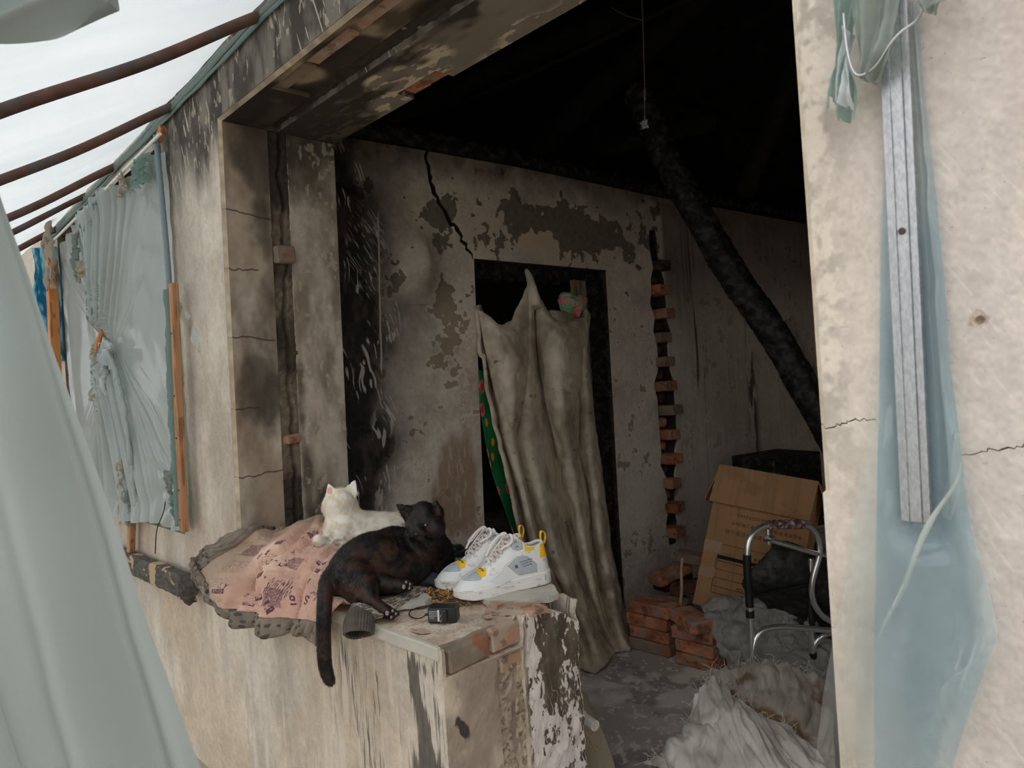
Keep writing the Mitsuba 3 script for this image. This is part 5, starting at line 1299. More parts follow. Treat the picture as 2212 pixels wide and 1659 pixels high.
mat('m_pupil', C(8, 8, 8), 0.15, 0.6)
mat('m_amber', C(186, 140, 104), 0.12, 0.6)
ey = A_('bc_eyes')
eye(bk, black_sdf, ey[0, :3], unit(face_b + 0.30 * side_b), 0.0080, 0, 'm_amber', 0.45)
eye(bk, black_sdf, hd[:3] + (ey[0, :3] - hd[:3]) - 2 * side_b * ((ey[0, :3] - hd[:3]) @ side_b) * 0.9, unit(face_b - 0.5 * side_b), 0.0045, 0, 'm_nose_dark', -0.35)
ns = on_skin(black_sdf, A_('bc_nose')[0, :3] + CAMDIR * 0.02, -CAMDIR)
obj(bk + '__nose', put(tm(Manifold.sphere(0.0046, 16).scale([1.15, 0.8, 0.6])), frame(ns, side_b, up_b)), 'm_nose_dark', smooth=True)
pads = A_('bc_pads')
for k in range(8):
    q = on_skin(black_sdf, pads[k, :3] + CAMDIR * 0.03, -CAMDIR, 0.1)
    obj(bk + '__paw_pad', put(tm(Manifold.sphere(1.0, 14).scale([pads[k, 3] * 0.72, pads[k, 3], 0.003])), frame(q, np.cross([0.1, 0, 1], CAMDIR), np.cross(CAMDIR, np.cross([0.1, 0, 1], CAMDIR)))), 'm_pad', smooth=True)
rr = [ns + side_b * s * 0.008 - up_b * 0.004 * (1 + j * 0.6) for s in (-1, 1) for j in range(4)]
dd = [side_b * s + face_b * 0.2 - up_b * (0.12 * j - 0.05) + CAMDIR * 0.15 for s in (-1, 1) for j in range(4)]
obj(bk + '__whiskers', whiskers(rr, dd, 0.05), 'm_whisker', kind='stuff')

# --- white cat
ws, wn, wh, wf, we, wl, wi = A_('wc_spine'), A_('wc_neck'), A_('wc_head')[0], A_('wc_face'), np.array([[-2.1945, 1.2145, 1.050, .022], [-2.196, 1.2065, 1.090, .005], [-2.1635, 1.268, 1.055, .020], [-2.151, 1.281, 1.092, .0024]]), A_('wc_leg'), A_('wc_hind')
face_w = unit(wf[3, :3] - wh[:3])
side_w = unit(np.cross(face_w, [0, 0, 1.0]))
HW = np.stack([side_w, face_w, np.cross(side_w, face_w)], 1)


def white_sdf(p):
    d = chain(p, ws[:, :3], ws[:, 3], 0.03)
    d = smin(d, chain(p, wi[:, :3], wi[:, 3], 0.02), 0.03)
    d = smin(d, chain(p, wn[:, :3], wn[:, 3] * 0.90, 0.02), 0.02)
    d = smin(d, chain(p, wl[:, :3], wl[:, 3] * 0.95, 0.01), 0.016)
    d = smin(d, cone(p, wl[0, :3] + [0.03, 0.05, -0.02], wl[1, :3] + [0.05, 0.04, -0.03], 0.035, 0.02), 0.02)
    h = ell(p, wh[:3], HW, [0.051, 0.052, 0.047])
    for i in range(4):
        h = smin(h, np.linalg.norm(p - wf[i, :3], axis=1) - wf[i, 3] * 0.92, 0.018)
    d = smin(d, h, 0.018)
    for i, fc in ((0, CAMDIR + [-0.4, -0.3, 0.1]), (2, face_w + [0.2, 0.4, 0])):
        e, hol = ear_sdf(p, we[i, :3], we[i + 1, :3], we[i, 3], fc)
        d = smin(d, e, 0.006)
        d = np.maximum(d, -hol)
    return d


def white_fur_col(p, n, uv):
    g = fbm(p.x * 60, p.y * 60, p.z * 40, 3)
    c = mix(C(232, 222, 204), C(250, 246, 238), smoothstep(0.3, 0.65, g))
    dirt = dr.exp(-(dr.square((p.x + 2.13) / 0.05) + dr.square((p.y - 1.2) / 0.07) + dr.square((p.z - 0.885) / 0.04)))
    return mix(c, C(150, 118, 88), 0.75 * dirt * smoothstep(0.48, 0.62, fbm(p.x * 120, p.y * 120, p.z * 120, 2)))


mat('m_white_fur', white_fur_col, 0.7, 0.2, sheen=0.3)
mat('m_ear_pink', C(222, 178, 158), 0.7, 0.2)
wk = thing('white_cat', 'white cat sitting behind the black cat with its back to us', 'cat')
wm = skin(white_sdf, [-2.33, 1.08, 0.79], [-1.98, 1.48, 1.12], 0.0052)
obj(wk + '__body', wm, 'm_white_fur', smooth=True)
axw = np.vstack([ws[::-1, :3], wn[:, :3]])


def flow_white(p):
    i = np.argmin(((p[:, None] - axw[None]) ** 2).sum(-1), axis=1)
    t = np.gradient(axw, axis=0)
    return -t[i] / np.linalg.norm(t[i], axis=1, keepdims=True) + [0, 0, -0.5]


def len_white(p):
    ear = np.minimum(*(np.linalg.norm(p - we[i, :3], axis=1) for i in (1, 3)))
    h = np.exp(-((p - wh[:3]) ** 2).sum(1) / 0.06 ** 2)
    return np.where(ear < 0.034, 0.0025, 0.015 * (1 - 0.5 * h))


scene[wk + '__fur'] = {**fur(wm, 52000, len_white, 9, flow_white, 0.0006, 0.26, curl=0.4), 'bsdf': {'type': 'ref', 'id': 'm_white_fur'}}
tag(wk + '__fur', kind='stuff')
e0, e1 = we[0, :3], we[1, :3]
fc = unit(CAMDIR + [-0.4, -0.3, 0.1])
y = unit(e1 - e0)
q = e0 + (e1 - e0) * 0.30 + fc * 0.0075
obj(wk + '__inner_ear', put(tm(Manifold.sphere(1, 24).scale([0.0105, 0.0135, 0.002])), frame(q, np.cross(y, fc), y)), 'm_ear_pink', smooth=True)
for s, tl_ in ((1, 0), (-1, 0)):
    q = wh[:3] + face_w * 0.044 + side_w * 0.018 * s + np.array([0, 0, 0.008])
    k = obj(wk + '__eye', put(tm(Manifold.sphere(0.006, 18)), frame(q, side_w, [0, 0, 1])), 'm_amber', smooth=True)
obj(wk + '__nose', put(tm(Manifold.sphere(0.005, 12)), frame(wf[3, :3] + face_w * (wf[3, 3] * 0.9), side_w, [0, 0, 1])), 'm_ear_pink', smooth=True)
# ------------------------------------------------------------------ what lies on the low wall
# --- padded jacket spread inside out
def jacket_lin_col(p, n, uv):
    c = mix(C(196, 156, 138), C(222, 188, 168), smoothstep(0.3, 0.7, f3(p, 9, 3)))
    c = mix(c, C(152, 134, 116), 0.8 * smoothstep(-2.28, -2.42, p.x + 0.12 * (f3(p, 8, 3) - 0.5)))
    # the small print: rows of tiny writing, some in dark blocks
    x, y = uv.x * 0.62, uv.y * 0.48
    bx, by = x * 11, y * 13
    r1, r2 = cell_rand(bx, by, 1), cell_rand(bx, by, 2)
    fx, fy = bx - dr.floor(bx), by - dr.floor(by)
    inside = smoothstep(0.12, 0.16, fx) * smoothstep(0.88, 0.84, fx) * smoothstep(0.2, 0.25, fy) * smoothstep(0.8, 0.75, fy)
    line = smoothstep(0.5, 0.62, noise(x * 520, dr.floor(y * 260), 1)) * (dr.abs(y * 260 - dr.floor(y * 260) - 0.5) < 0.3)
    ink = dr.select(r1 < 0.42, inside * line * 0.75, 0.0)
    ink = dr.select((r1 > 0.86), inside * (1.0 - 0.8 * line), ink)
    return mix(c, C(106, 72, 84), 0.72 * ink)


def quilt_band_col(p, n, uv):
    c = mix(C(96, 86, 76), C(142, 130, 116), f3(p, 22, 3))
    x, y = uv.x * 40, uv.y * 26
    d1, d2, r = voronoi(x, y)
    spot = smoothstep(0.34, 0.28, d1) * (r > 0.4) * smoothstep(0.5, 0.6, noise(uv.x * 5, uv.y * 5, 2) + 0.4 * smoothstep(0.9, 1.0, uv.x))
    return mix(c, C(58, 58, 60), 0.8 * spot)


mat('m_lining', jacket_lin_col, 0.85, 0.2, sheen=0.3)
mat('m_quilted', quilt_band_col, 0.75, 0.25, sheen=0.2)
mat('m_print', C(98, 66, 80), 0.9, 0.1)
NU, NV = 210, 250
P, U, V = spline_grid(D['jacket'], NU, NV)
wv = meshkit.fbm(np.stack([U * 2.2, V * 3, 0 * U], -1), 3, 21)
ang = V * 1.0 + 0.25 * (1 - U)
fold = 0.036 * (np.abs(np.sin(9.5 * ang + 4 * wv)) ** 1.3 - 0.5) * np.clip(U * 1.6 + 0.15, 0, 1) + 0.008 * np.sin(27 * ang + 9 * wv) * np.clip(U, 0.2, 1)
fold -= 0.042 * np.exp(-((V - 0.70 - 0.06 * (1 - U)) / 0.022) ** 2) * np.clip(U * 2 - 0.6, 0, 1)
fold -= 0.03 * np.exp(-((V - 0.30 - 0.25 * (1 - U)) / 0.025) ** 2) * np.clip(U * 1.5, 0, 1)
fold += 0.014 * nz(P, 22, 3, 8) + 0.010 * nz(P, 60, 2, 9)
N = grid_normals(P)
N = N * np.sign((N * (EYE - P)).sum(-1, keepdims=True))
band = (U > 0.91) | (V < 0.14 - 0.05 * U)
edge = np.minimum((1 - U) / 0.09, 1) * 0 + np.clip((U - 0.90) / 0.02, 0, 1)
edge = np.maximum(edge, np.clip((0.14 - 0.05 * U - V) / 0.03, 0, 1))
qa, qb = 46 * (V + 0.3 * U), 46 * (V - 0.3 * U)
puff = np.where(U > 0.9, np.abs(np.sin(70 * V + 9 * wv)) ** 0.5 * np.sin(np.pi * np.clip((U - 0.9) / 0.1, 0, 1)) ** 0.5, (np.abs(np.sin(qa * 1.3)) * np.abs(np.sin(qb * 1.7 + 20 * U))) ** 0.4)
P = P + N * (fold + edge * (0.004 + 0.010 * puff))[..., None]
# not into the wall or the jamb
P[..., 1] = np.where((P[..., 0] < -2.5) & (P[..., 1] > 0.9), np.minimum(P[..., 1], 1.006 + 1.0 * np.clip(P[..., 0] + 2.53, 0, 1)), P[..., 1])
P[..., 0] = np.where(P[..., 1] > 1.015, np.maximum(P[..., 0], -2.498), P[..., 0])
P[..., 1] = np.where(P[..., 2] < 0.768, np.minimum(P[..., 1], 1.003), P[..., 1])
P[..., 2] = np.where(P[..., 1] > 1.01, np.maximum(P[..., 2], 0.781), P[..., 2])
for sdf in (black_sdf, white_sdf):      # pressed down under the cats
    q = P.reshape(-1, 3)
    dd_ = np.full(len(q), 1.0)
    m_ = (q[:, 0] > -2.34) & (q[:, 0] < -1.56)
    dd_[m_] = sdf(q[m_])
    low_ = np.clip(0.008 - dd_, 0, 0.07)
    q[:, 2] = np.where((low_ > 0) & (q[:, 1] > 1.01), np.maximum(q[:, 2] - low_, 0.781), q[:, 2])
    P = q.reshape(P.shape)
JP, JN = P, N
uv = np.stack([U, V], -1)
qb_ = band[:-1, :-1]
jk = thing('padded_jacket', 'padded jacket spread inside out under the cats, pink printed lining up and grey quilted hem', 'jacket')
m, w = sheet(P, 0.006, ~qb_, uv)
obj(jk + '__lining', m, 'm_lining', smooth=True, uv=w)
m, w = sheet(P, 0.009, qb_, uv)
obj(jk + '__quilted_hem', m, 'm_quilted', smooth=True, uv=w)


def on_jacket(m, u0, v0, s, rot):
    """Lays a flat mesh (text) onto the lining at (u0, v0), turned by rot degrees."""
    q = np.array(m.vertices)
    q[:, :2] -= (q[:, :2].max(0) + q[:, :2].min(0)) / 2
    c, si = math.cos(math.radians(rot)), math.sin(math.radians(rot))
    tx, ty = s * (c * q[:, 0] - si * q[:, 1]), s * (si * q[:, 0] + c * q[:, 1])
    v = (v0 + tx / 0.62) * (NV - 1)
    u = (u0 - ty / 0.48) * (NU - 1)
    o = np.stack([map_coordinates(JP[..., k], [u, v], order=1, mode='nearest') for k in range(3)], 1)
    nn = np.stack([map_coordinates(JN[..., k], [u, v], order=1, mode='nearest') for k in range(3)], 1)
    return trimesh.Trimesh(o + nn * (0.0032 + 0.0006 * (q[:, 2:] > q[:, 2].mean())), m.faces, process=False)


def flat(w, h, holes=0, seed=0):
    s = CrossSection.square([w, h], True)
    r = np.random.default_rng(seed)
    for i in range(holes):
        y = -h / 2 + h * (i + 0.6) / (holes + 0.2)
        x = -w / 2 + 0.08 * w
        while x < w * 0.4:
            l = r.uniform(0.08, 0.25) * w
            s = s - CrossSection.square([min(l, w * 0.46 - x), h * 0.28 / holes * 1.6]).translate([x, y])
            x += l + 0.05 * w
    m = tm(Manifold.extrude(s, 0.001))
    return trimesh.Trimesh(*trimesh.remesh.subdivide_to_size(m.vertices, m.faces, 0.012, max_iter=6), process=False)


prints = []
for txt, u0, v0, h, rot in (('Style', .55, .47, .024, -6), ('EV', .44, .80, .018, 14), ('LY', .70, .29, .020, -12), ('E', .63, .40, .017, -24), ('B', .80, .66, .026, 12), ('S', .80, .79, .024, -8), ('SIL', .83, .73, .014, -20),
                            ('Z', .30, .50, .018, 8), ('LE', .33, .62, .016, 10), ('8', .22, .56, .020, 12), ('R', .18, .66, .024, -4), ('T', .77, .36, .016, -30), ('V', .56, .37, .014, 16), ('A', .42, .50, .014, 0),
                            ('*', .69, .50, .014, 0), ('*', .66, .47, .010, 0), ('*', .74, .75, .012, 0), ('E', .48, .90, .018, 10), ('Q', .62, .45, .012, 0), ('&', .30, .70, .013, 20)):
    t = meshkit.text_mesh(txt, h, 0.001, bold=h > .02)
    prints.append(on_jacket(t, u0, v0, 1.0, rot))
for u0, v0, w, h, ho, rot in ((.49, .74, .042, .014, 1, -14), (.58, .76, .036, .018, 2, -12), (.68, .74, .034, .024, 4, -8), (.66, .44, .036, .022, 4, 8), (.80, .44, .040, .016, 1, 6), (.75, .27, .036, .022, 4, -6), (.25, .54, .030, .016, 3, -30),
                              (.20, .60, .030, .012, 1, -20), (.46, .40, .016, .016, 2, 0), (.38, .41, .026, .014, 2, 20), (.85, .38, .030, .012, 2, -10), (.86, .56, .020, .030, 0, 38)):
    prints.append(on_jacket(flat(w, h, ho, int(900 * u0)), u0, v0, 1.0, rot))
for i in range(22):   # rows of short strokes like handwriting
    prints.append(on_jacket(flat(0.0016, rg.uniform(0.012, 0.05)), 0.70 + 0.10 * rg.random(), 0.53 + 0.0052 * i, 1.0, rg.normal(-12, 4)))
for u0, v0 in ((.60, .74), (.47, .35)):
    ring = CrossSection.circle(.0085, 28) - CrossSection.circle(.0068, 28) + CrossSection.square([.009, .0022], True).rotate(45) + CrossSection.square([.009, .0022], True).rotate(-45)
    prints.append(on_jacket(tm(Manifold.extrude(ring, 0.001)), u0, v0, 1.0, 0))
for k in range(9):
    a = np.linspace(0, 2.6, 20)
    prints.append(on_jacket(tube(np.stack([0.02 * np.cos(a) * (0.6 + 0.05 * k), 0.016 * np.sin(a * 1.3), 0 * a], 1), 0.0009, 5), (.5, .24, .70)[k % 3] + .008 * k, (.53, .68, .86)[k % 3] - 0.004 * k, 1.0, 40 * k))
obj(jk + '__printed_lettering', cat_(*prints), 'm_print', label='purple lettering and blocks printed on the lining', kind='stuff')


def leopard_col(p, n, uv):
    c = mix(C(142, 128, 116), C(178, 162, 148), f3(p, 18, 3))
    d1, d2, r = voronoi(uv.x * 9.0, uv.y * 17.0)
    ring = smoothstep(0.44, 0.38, d1) * smoothstep(0.12, 0.2, d1 + 0.2 * r)
    return mix(c, C(66, 64, 64), 0.85 * ring)


mat('m_leopard', leopard_col, 0.8, 0.2, sheen=0.2)
mat('m_rib_knit', lambda p, n, uv: mix(C(66, 61, 56), C(96, 89, 82), f3(p, 60, 2)), 0.9, 0.1)
sl = crv(D['sleeve'], 60)
nn_, kk_ = 46, 40
a = np.arange(kk_) * 2 * np.pi / kk_
r = np.interp(np.linspace(0, 1, nn_), [0, .35, .8, 1], [.036, .040, .040, .039]) * (1 + 0.12 * nz(np.stack([np.linspace(0, 7, nn_)] + [np.zeros(nn_)] * 2, 1), 1, 2, 3))
wv = 1 + 0.06 * np.sin(np.linspace(0, 26, nn_)[:, None] + 1.5 * np.sin(a)[None] * 2) + 0.05 * nz(np.stack(np.broadcast_arrays(np.linspace(0, 5, nn_)[:, None], np.cos(a)[None], np.sin(a)[None]), -1), 1.7, 2, 3)
m = tube(sl[:nn_], r, kk_, False, squash=(0.86, 1.06), wave=wv, up=[0, 0, 1.0])
fl = np.clip((m.vertices[:, 1] - 0.985) / 0.05, 0, 1)
m.vertices[:, 2] = np.where(m.vertices[:, 1] > 0.985, m.vertices[:, 2] * (1 - fl) + fl * (0.7765 + 0.30 * np.clip(m.vertices[:, 2] - 0.775, 0, 1)), m.vertices[:, 2])
su, sv = np.meshgrid(np.linspace(0, 1, nn_), np.linspace(0, 1, kk_), indexing='ij')
obj(jk + '__sleeve', m, 'm_leopard', label='grey leopard-print sleeve', smooth=True, uv=np.stack([su, sv], -1).reshape(-1, 2))
kc = 96
a = np.arange(kc) * 2 * np.pi / kc
rib = 1 + 0.035 * np.cos(30 * a)
cp = sl[nn_ - 3:]
rc = np.interp(np.linspace(0, 1, len(cp)), [0, .25, 1], [.040, .0415, .040])
mo = tube(cp, rc, kc, False, squash=(0.84, 1.06), wave=rib, up=[0, 0, 1.0])
mi_ = tube(cp, rc * 0.86, kc, False, squash=(0.84, 1.06), wave=rib, up=[0, 0, 1.0])
L0 = (len(cp) - 1) * kc
j = np.arange(kc)
cap_ = np.vstack([np.stack([L0 + j, L0 + (j + 1) % kc, L0 + j + len(mo.vertices)], 1), np.stack([L0 + (j + 1) % kc, L0 + (j + 1) % kc + len(mo.vertices), L0 + j + len(mo.vertices)], 1)])
mm = trimesh.Trimesh(np.vstack([mo.vertices, mi_.vertices]), np.vstack([mo.faces, mi_.faces[:, ::-1] + len(mo.vertices), cap_]), process=False)
obj(jk + '__ribbed_cuff', mm, 'm_rib_knit', label='dark ribbed cuff', smooth=40)

# --- dark scarf, black bag, stones, shavings
mat('m_scarf', lambda p, n, uv: mix(C(66, 50, 82), C(52, 58, 62), smoothstep(0.42, 0.56, fbm(p.x * 16, p.y * 16, p.z * 30, 2))), 0.8, 0.2, sheen=0.3)
pu = crv(np.array(D['purple']) + [0.048, -0.044, 0.0], 70)
x = np.linspace(0, 1, 70)
aa = np.arange(24) * 2 * np.pi / 24
wv = 1 + 0.25 * nz(np.stack(np.broadcast_arrays(6 * x[:, None], np.cos(aa)[None], np.sin(aa)[None]), -1), 1.3, 3, 5) * 2
m = tube(pu, 0.021 * np.sin(np.pi * (0.08 + 0.84 * x)) ** 0.5, 24, True, squash=(0.9, 1.5), wave=wv, up=[0, 0, 1.0])
m.vertices[:, 2] = np.maximum(m.vertices[:, 2], 0.781)
obj('purple_scarf', m, 'm_scarf', 'twisted purple and dark green cloth tucked under the black cat\'s chest', 'cloth', smooth=True)
mat('m_black_bag', lambda p, n, uv: mix(C(14, 14, 16), C(30, 30, 32), f3(p, 30, 3)), 0.3, 0.5, bump=rough_bump, scale=0.004)
sb = tm(Manifold.sphere(1.0, 60).scale([0.10, 0.075, 0.058]))
sb.vertices += sb.vertices / np.linalg.norm(sb.vertices, axis=1, keepdims=True) * (0.02 * nz(sb.vertices, 18, 3, 2) - 0.010 * np.abs(np.sin(40 * nz(sb.vertices, 6, 2, 4))))[:, None]
sb.vertices[:, 2] = np.maximum(sb.vertices[:, 2], -0.03)
obj('black_bag', put(sb, frame([-1.845, 1.46, 0.812], [1, 0.4, 0], [0, 1, 0])), 'm_black_bag', 'glossy black plastic bag between the black cat and the far sneaker', 'bag', smooth=True)


def slab(cx, cy, z0, th, pts, seed, mm, label, cat, name, group=None, rot=0):
    m = tm(poly_prism(pts, th))
    m = trimesh.Trimesh(*trimesh.remesh.subdivide_to_size(m.vertices, m.faces, max(th, 0.012), max_iter=8), process=False)
    m.merge_vertices()
    m = rough(m, min(0.004, th * 0.22), 55, seed)
    c, s = math.cos(rot), math.sin(rot)
    m.vertices[:, 2] = np.maximum(m.vertices[:, 2], 0)
    return obj(name, put(m, frame([cx, cy, z0], [c, s, 0], [-s, c, 0])), mm, label, cat, group, smooth=30)


ST = 0.769
slab(-1.735, 1.16, ST + 0.002, 0.016, [(-.075, -.045), (.06, -.055), (.085, -.02), (.07, .05), (-.05, .06)], 3, 'm_cement', 'flat grey stone slab under the leopard-print sleeve', 'stone', 'stone_slab', rot=1.1)
slab(-1.475, 1.43, ST - 0.002, 0.0185, [(-.13, -.05), (.04, -.06), (.072, -.04), (.075, .045), (.02, .085), (-.10, .075), (-.15, .02)], 4, 'm_cement', 'flat broken slab under the heel of the near sneaker', 'stone', 'stone_slab', rot=0.95)
slab(-1.425, 1.32, ST - 0.004, 0.016, [(-.08, -.03), (.06, -.035), (.085, .0), (.05, .035), (-.07, .03)], 5, 'm_brick_pale', 'broken orange brick end at the corner of the low wall', 'brick piece', 'brick_fragment', rot=0.6)
slab(-1.475, 1.292, ST, 0.018, [(-.018, -.012), (.012, -.016), (.02, .006), (-.01, .016)], 6, 'm_brick_pale', 'small orange brick chip by the toe of the near sneaker', 'brick piece', 'brick_fragment', rot=0.4)
slab(-1.447, 1.235, ST, 0.008, [(-.014, -.006), (.008, -.009), (.013, .004), (-.006, .009)], 7, 'm_brick_pale', 'tiny brown brick crumb in front of the orange chip', 'brick piece', 'brick_fragment', rot=0.2)
slab(-1.505, 1.062, ST, 0.005, [(-.03, -.008), (.01, -.016), (.028, .0), (-.004, .013)], 8, 'm_brick_pale', 'thin red brick flake in front of the charger', 'brick piece', 'brick_fragment', rot=0.3)
mat('m_shaving', lambda p, n, uv: mix(C(124, 82, 46), C(206, 160, 104), noise(p.x * 180, p.y * 180, p.z * 100)), 0.8, 0.2)
r = np.random.default_rng(11)
sh = []
for i in range(620):
    t = r.normal(0, 1, 2)
    c = np.array([-1.70 + 0.075 * t[0], 1.275 + 0.040 * t[1] + 0.25 * (0.075 * t[0]), ST + 0.004 + 0.016 * r.random() * np.exp(-t @ t / 2)])
    if c[1] > 1.46 or c[1] < 1.1 or c[0] < -1.80 or np.hypot(c[0] + 1.525, c[1] - 1.15) < 0.06:
        continue
    L, w = r.uniform(0.006, 0.022), r.uniform(0.0015, 0.004)
    d = unit(np.r_[r.normal(0, 1, 2), 0.25 * r.normal()])
    s = unit(np.cross(d, [0, 0, 1])) * w
    b = np.array([0, 0, 0.003 * r.normal()])
    sh.append(trimesh.Trimesh([c - d * L / 2 - s, c - d * L / 2 + s, c + s + b, c - s + b, c + d * L / 2 + s * .4, c + d * L / 2 - s * .4], [[0, 1, 2], [0, 2, 3], [3, 2, 4], [3, 4, 5]], process=False))
obj('wood_shavings', cat_(*sh), 'm_shaving', 'heap of orange-brown wood shavings on the low wall behind the charger', 'wood shavings', kind='stuff')

# --- charger with its cable
mat('m_black_plastic', C(36, 37, 38), 0.42, 0.45)
mat('m_label_grey', C(64, 66, 67), 0.5, 0.4)
mat('m_white_ink', C(206, 208, 208), 0.6, 0.3)
mat('m_prong', C(196, 190, 172), 0.3, 0.5, metallic=0.7)
mat('m_cable', C(48, 47, 46), 0.55, 0.3)
ck = thing('charger', 'black plug-in charger with two pins, lying in front of the sneakers', 'charger')
cx = unit([0.80, 0.60, 0])            # along the box
cy = np.cross([0, 0, 1.0], cx)
CM = frame([-1.525, 1.150, ST + 0.0205], cx, cy)       # local: +x to the right end, -y the face with the label
obj(ck + '__case', put(rbox(0.076, 0.046, 0.040, 0.004, 3), CM), 'm_black_plastic', smooth=35)
obj(ck + '__plug_block', put(rbox(0.020, 0.010, 0.036, 0.005, 3), CM @ frame([0.006, -0.027, 0.0], [1, 0, 0], [0, 1, 0])), 'm_black_plastic', smooth=35)
for s in (-1, 1):
    obj(ck + '__pin', put(rbox(0.0016, 0.017, 0.0062, 0.0006), CM @ frame([0.004, -0.040, 0.0065 * s], [1, 0, 0], [0, 1, 0])), 'm_prong')
obj(ck + '__label', put(rbox(0.026, 0.0008, 0.030, 0.0003), CM @ frame([-0.022, -0.0232, 0.0], [1, 0, 0], [0, 1, 0])), 'm_label_grey')
obj(ck + '__white_bar', put(rbox(0.0058, 0.0008, 0.030, 0.0003), CM @ frame([-0.0085, -0.0233, 0.0], [1, 0, 0], [0, 1, 0])), 'm_white_ink')
lines = [put(meshkit.text_mesh(s, 0.0024, 0.0003), CM @ np.array([[1, 0, 0, -0.0335], [0, 0, -1, -0.0237], [0, 1, 0, 0.0105 - 0.0044 * i], [0, 0, 0, 1.0]])) for i, s in enumerate(('AC ADAPTER', 'INPUT 100-240V', '50/60Hz 0.3A', 'OUTPUT 5V', '1000mA'))]
obj(ck + '__label_print', cat_(*lines), 'm_white_ink')
for i in range(4):
    obj(ck + '__ridge', put(rbox(0.0016, 0.047, 0.0408, 0.0006), CM @ frame([0.020 + 0.0045 * i, 0, 0], [1, 0, 0], [0, 1, 0])), 'm_black_plastic')
e = (CM @ np.array([-0.040, 0.0, -0.004, 1]))[:3]
obj(ck + '__strain_relief', tube(np.array([e + cx * 0.004, e - cx * 0.012]), np.array([0.0042, 0.003]), 10), 'm_cable')
cb = crv([e - cx * 0.010, e - cx * 0.03 + [0, 0, -0.010], [-1.640, 1.118, ST + 0.005], [-1.662, 1.165, ST + 0.006], [-1.62, 1.215, ST + 0.005], [-1.575, 1.205, ST + 0.005], [-1.565, 1.235, ST + 0.018], [-1.62, 1.255, ST + 0.014], [-1.69, 1.255, ST + 0.012], [-1.745, 1.285, ST + 0.022], [-1.80, 1.33, ST + 0.012], [-1.86, 1.44, ST + 0.006]], 140)
obj(ck + '__cable', tube(cb, 0.0017, 8), 'm_cable', smooth=50)

# --- the sneakers
mat('m_shoe_white', lambda p, n, uv: mix(C(226, 226, 224), mix(C(196, 188, 178), C(150, 140, 128), noise(p.x * 90, p.y * 90, p.z * 90)), 0.5 * smoothstep(0.64, 0.74, f3(p, 46, 4))), 0.5, 0.4)
mat('m_sole', lambda p, n, uv: mix(C(230, 227, 222), C(160, 146, 134), 0.6 * smoothstep(0.58, 0.72, fbm(p.x * 40, p.y * 40, p.z * 110, 4))), 0.55, 0.35)
mat('m_shoe_grey', lambda p, n, uv: mix(C(164, 170, 174), C(180, 186, 190), f3(p, 60, 2)), 0.5, 0.35)
mat('m_yellow', lambda p, n, uv: mix(C(236, 182, 30), C(248, 204, 60), f3(p, 30, 2)), 0.5, 0.35)
mat('m_lace', lambda p, n, uv: mix(C(214, 204, 196), C(234, 228, 222), f3(p, 120, 2)), 0.85, 0.15)
mat('m_inner_cloth', C(222, 218, 210), 0.9, 0.1)
mat('m_ink', C(46, 48, 58), 0.7, 0.2)
mat('m_eyelet', C(126, 130, 134), 0.35, 0.5, metallic=0.5)
LS = 0.292
bs = np.array([0, .02, .06, .12, .25, .4, .55, .68, .80, .90, .96, .99, 1.0])
hw = np.array([0, .016, .027, .034, .037, .036, .041, .0465, .0455, .035, .0215, .010, 0])
bt = np.array([0, .05, .15, .25, .35, .42, .5, .6, .68, .76, .82, .9, 1.0])
Tx = np.array([.012, .018, .043, .068, .086, .104, .130, .156, .178, .198, .206, .208, .209])
Ty = np.array([0, .019, .0275, .029, .026, .0205, .0175, .016, .0155, .012, .006, .002, 0])
Tz = np.array([.124, .123, .117, .122, .139, .150, .128, .104, .088, .076, .073, .0725, .0725])
NB, NT = 150, 60
th_ = np.linspace(0, np.pi, NB)
b = 0.5 - 0.5 * np.cos(th_)
from scipy.interpolate import PchipInterpolator as Pch
half_w = Pch(bs, hw)
# a round heel and toe: width from a smooth law near the ends
base_y = half_w(b) * np.where(b < .06, np.sqrt(np.clip(b / .06, 0, 1)) / np.maximum((b / .06), 1e-3) ** 0.0, 1)
base_y = np.minimum(half_w(np.clip(b, 0, 1)), 9)
base_y = np.where(b < 0.12, 0.034 * np.sqrt(np.clip(1 - (1 - b / 0.12) ** 2, 0, 1)), base_y)
base_y = np.where(b > 0.80, 0.0455 * np.clip(1 - ((b - 0.80) / 0.20) ** 2.2, 0, 1) ** 0.55, base_y)
base_x = b * LS
TX, TY, TZ = Pch(bt, Tx)(b), Pch(bt, Ty)(b), Pch(bt, Tz)(b)
sole_top = np.interp(b, [0, .3, .6, .85, 1], [.040, .037, .033, .030, .031])
t = np.linspace(0, 1, NT)[None]
bx_, by_, zt = base_x[:, None], base_y[:, None], sole_top[:, None]
toe = np.clip((b - 0.62) / 0.3, 0, 1)[:, None]
e1 = 1.1 + 0.08 * toe
e2 = 1.0 + 0.65 * toe
UX = bx_ + (TX[:, None] - bx_) * t ** e1
UY = by_ + (TY[:, None] - by_) * t ** (1.4 - 0.25 * toe) + 0.003 * np.sin(np.pi * t)
UZ = zt - 0.004 + (TZ[:, None] - zt + 0.004) * (1 - (1 - t) ** e2)
UZ = UZ + 0.003 * np.sin(np.pi * np.clip(t, 0, 1)) * toe
near = np.stack([UX, UY, UZ], -1)
from scipy.interpolate import LinearNDInterpolator
side_y = LinearNDInterpolator(np.stack([UX.ravel(), UZ.ravel()], 1), UY.ravel())


def inpoly(x, z, poly):
    r = np.zeros(x.shape, bool)
    p = np.asarray(poly)
    for (x0, z0), (x1, z1) in zip(p, np.roll(p, -1, 0)):
        c = ((z0 > z) != (z1 > z)) & (x < (x1 - x0) * (z - z0) / (z1 - z0 + 1e-12) + x0)
        r ^= c
    return r


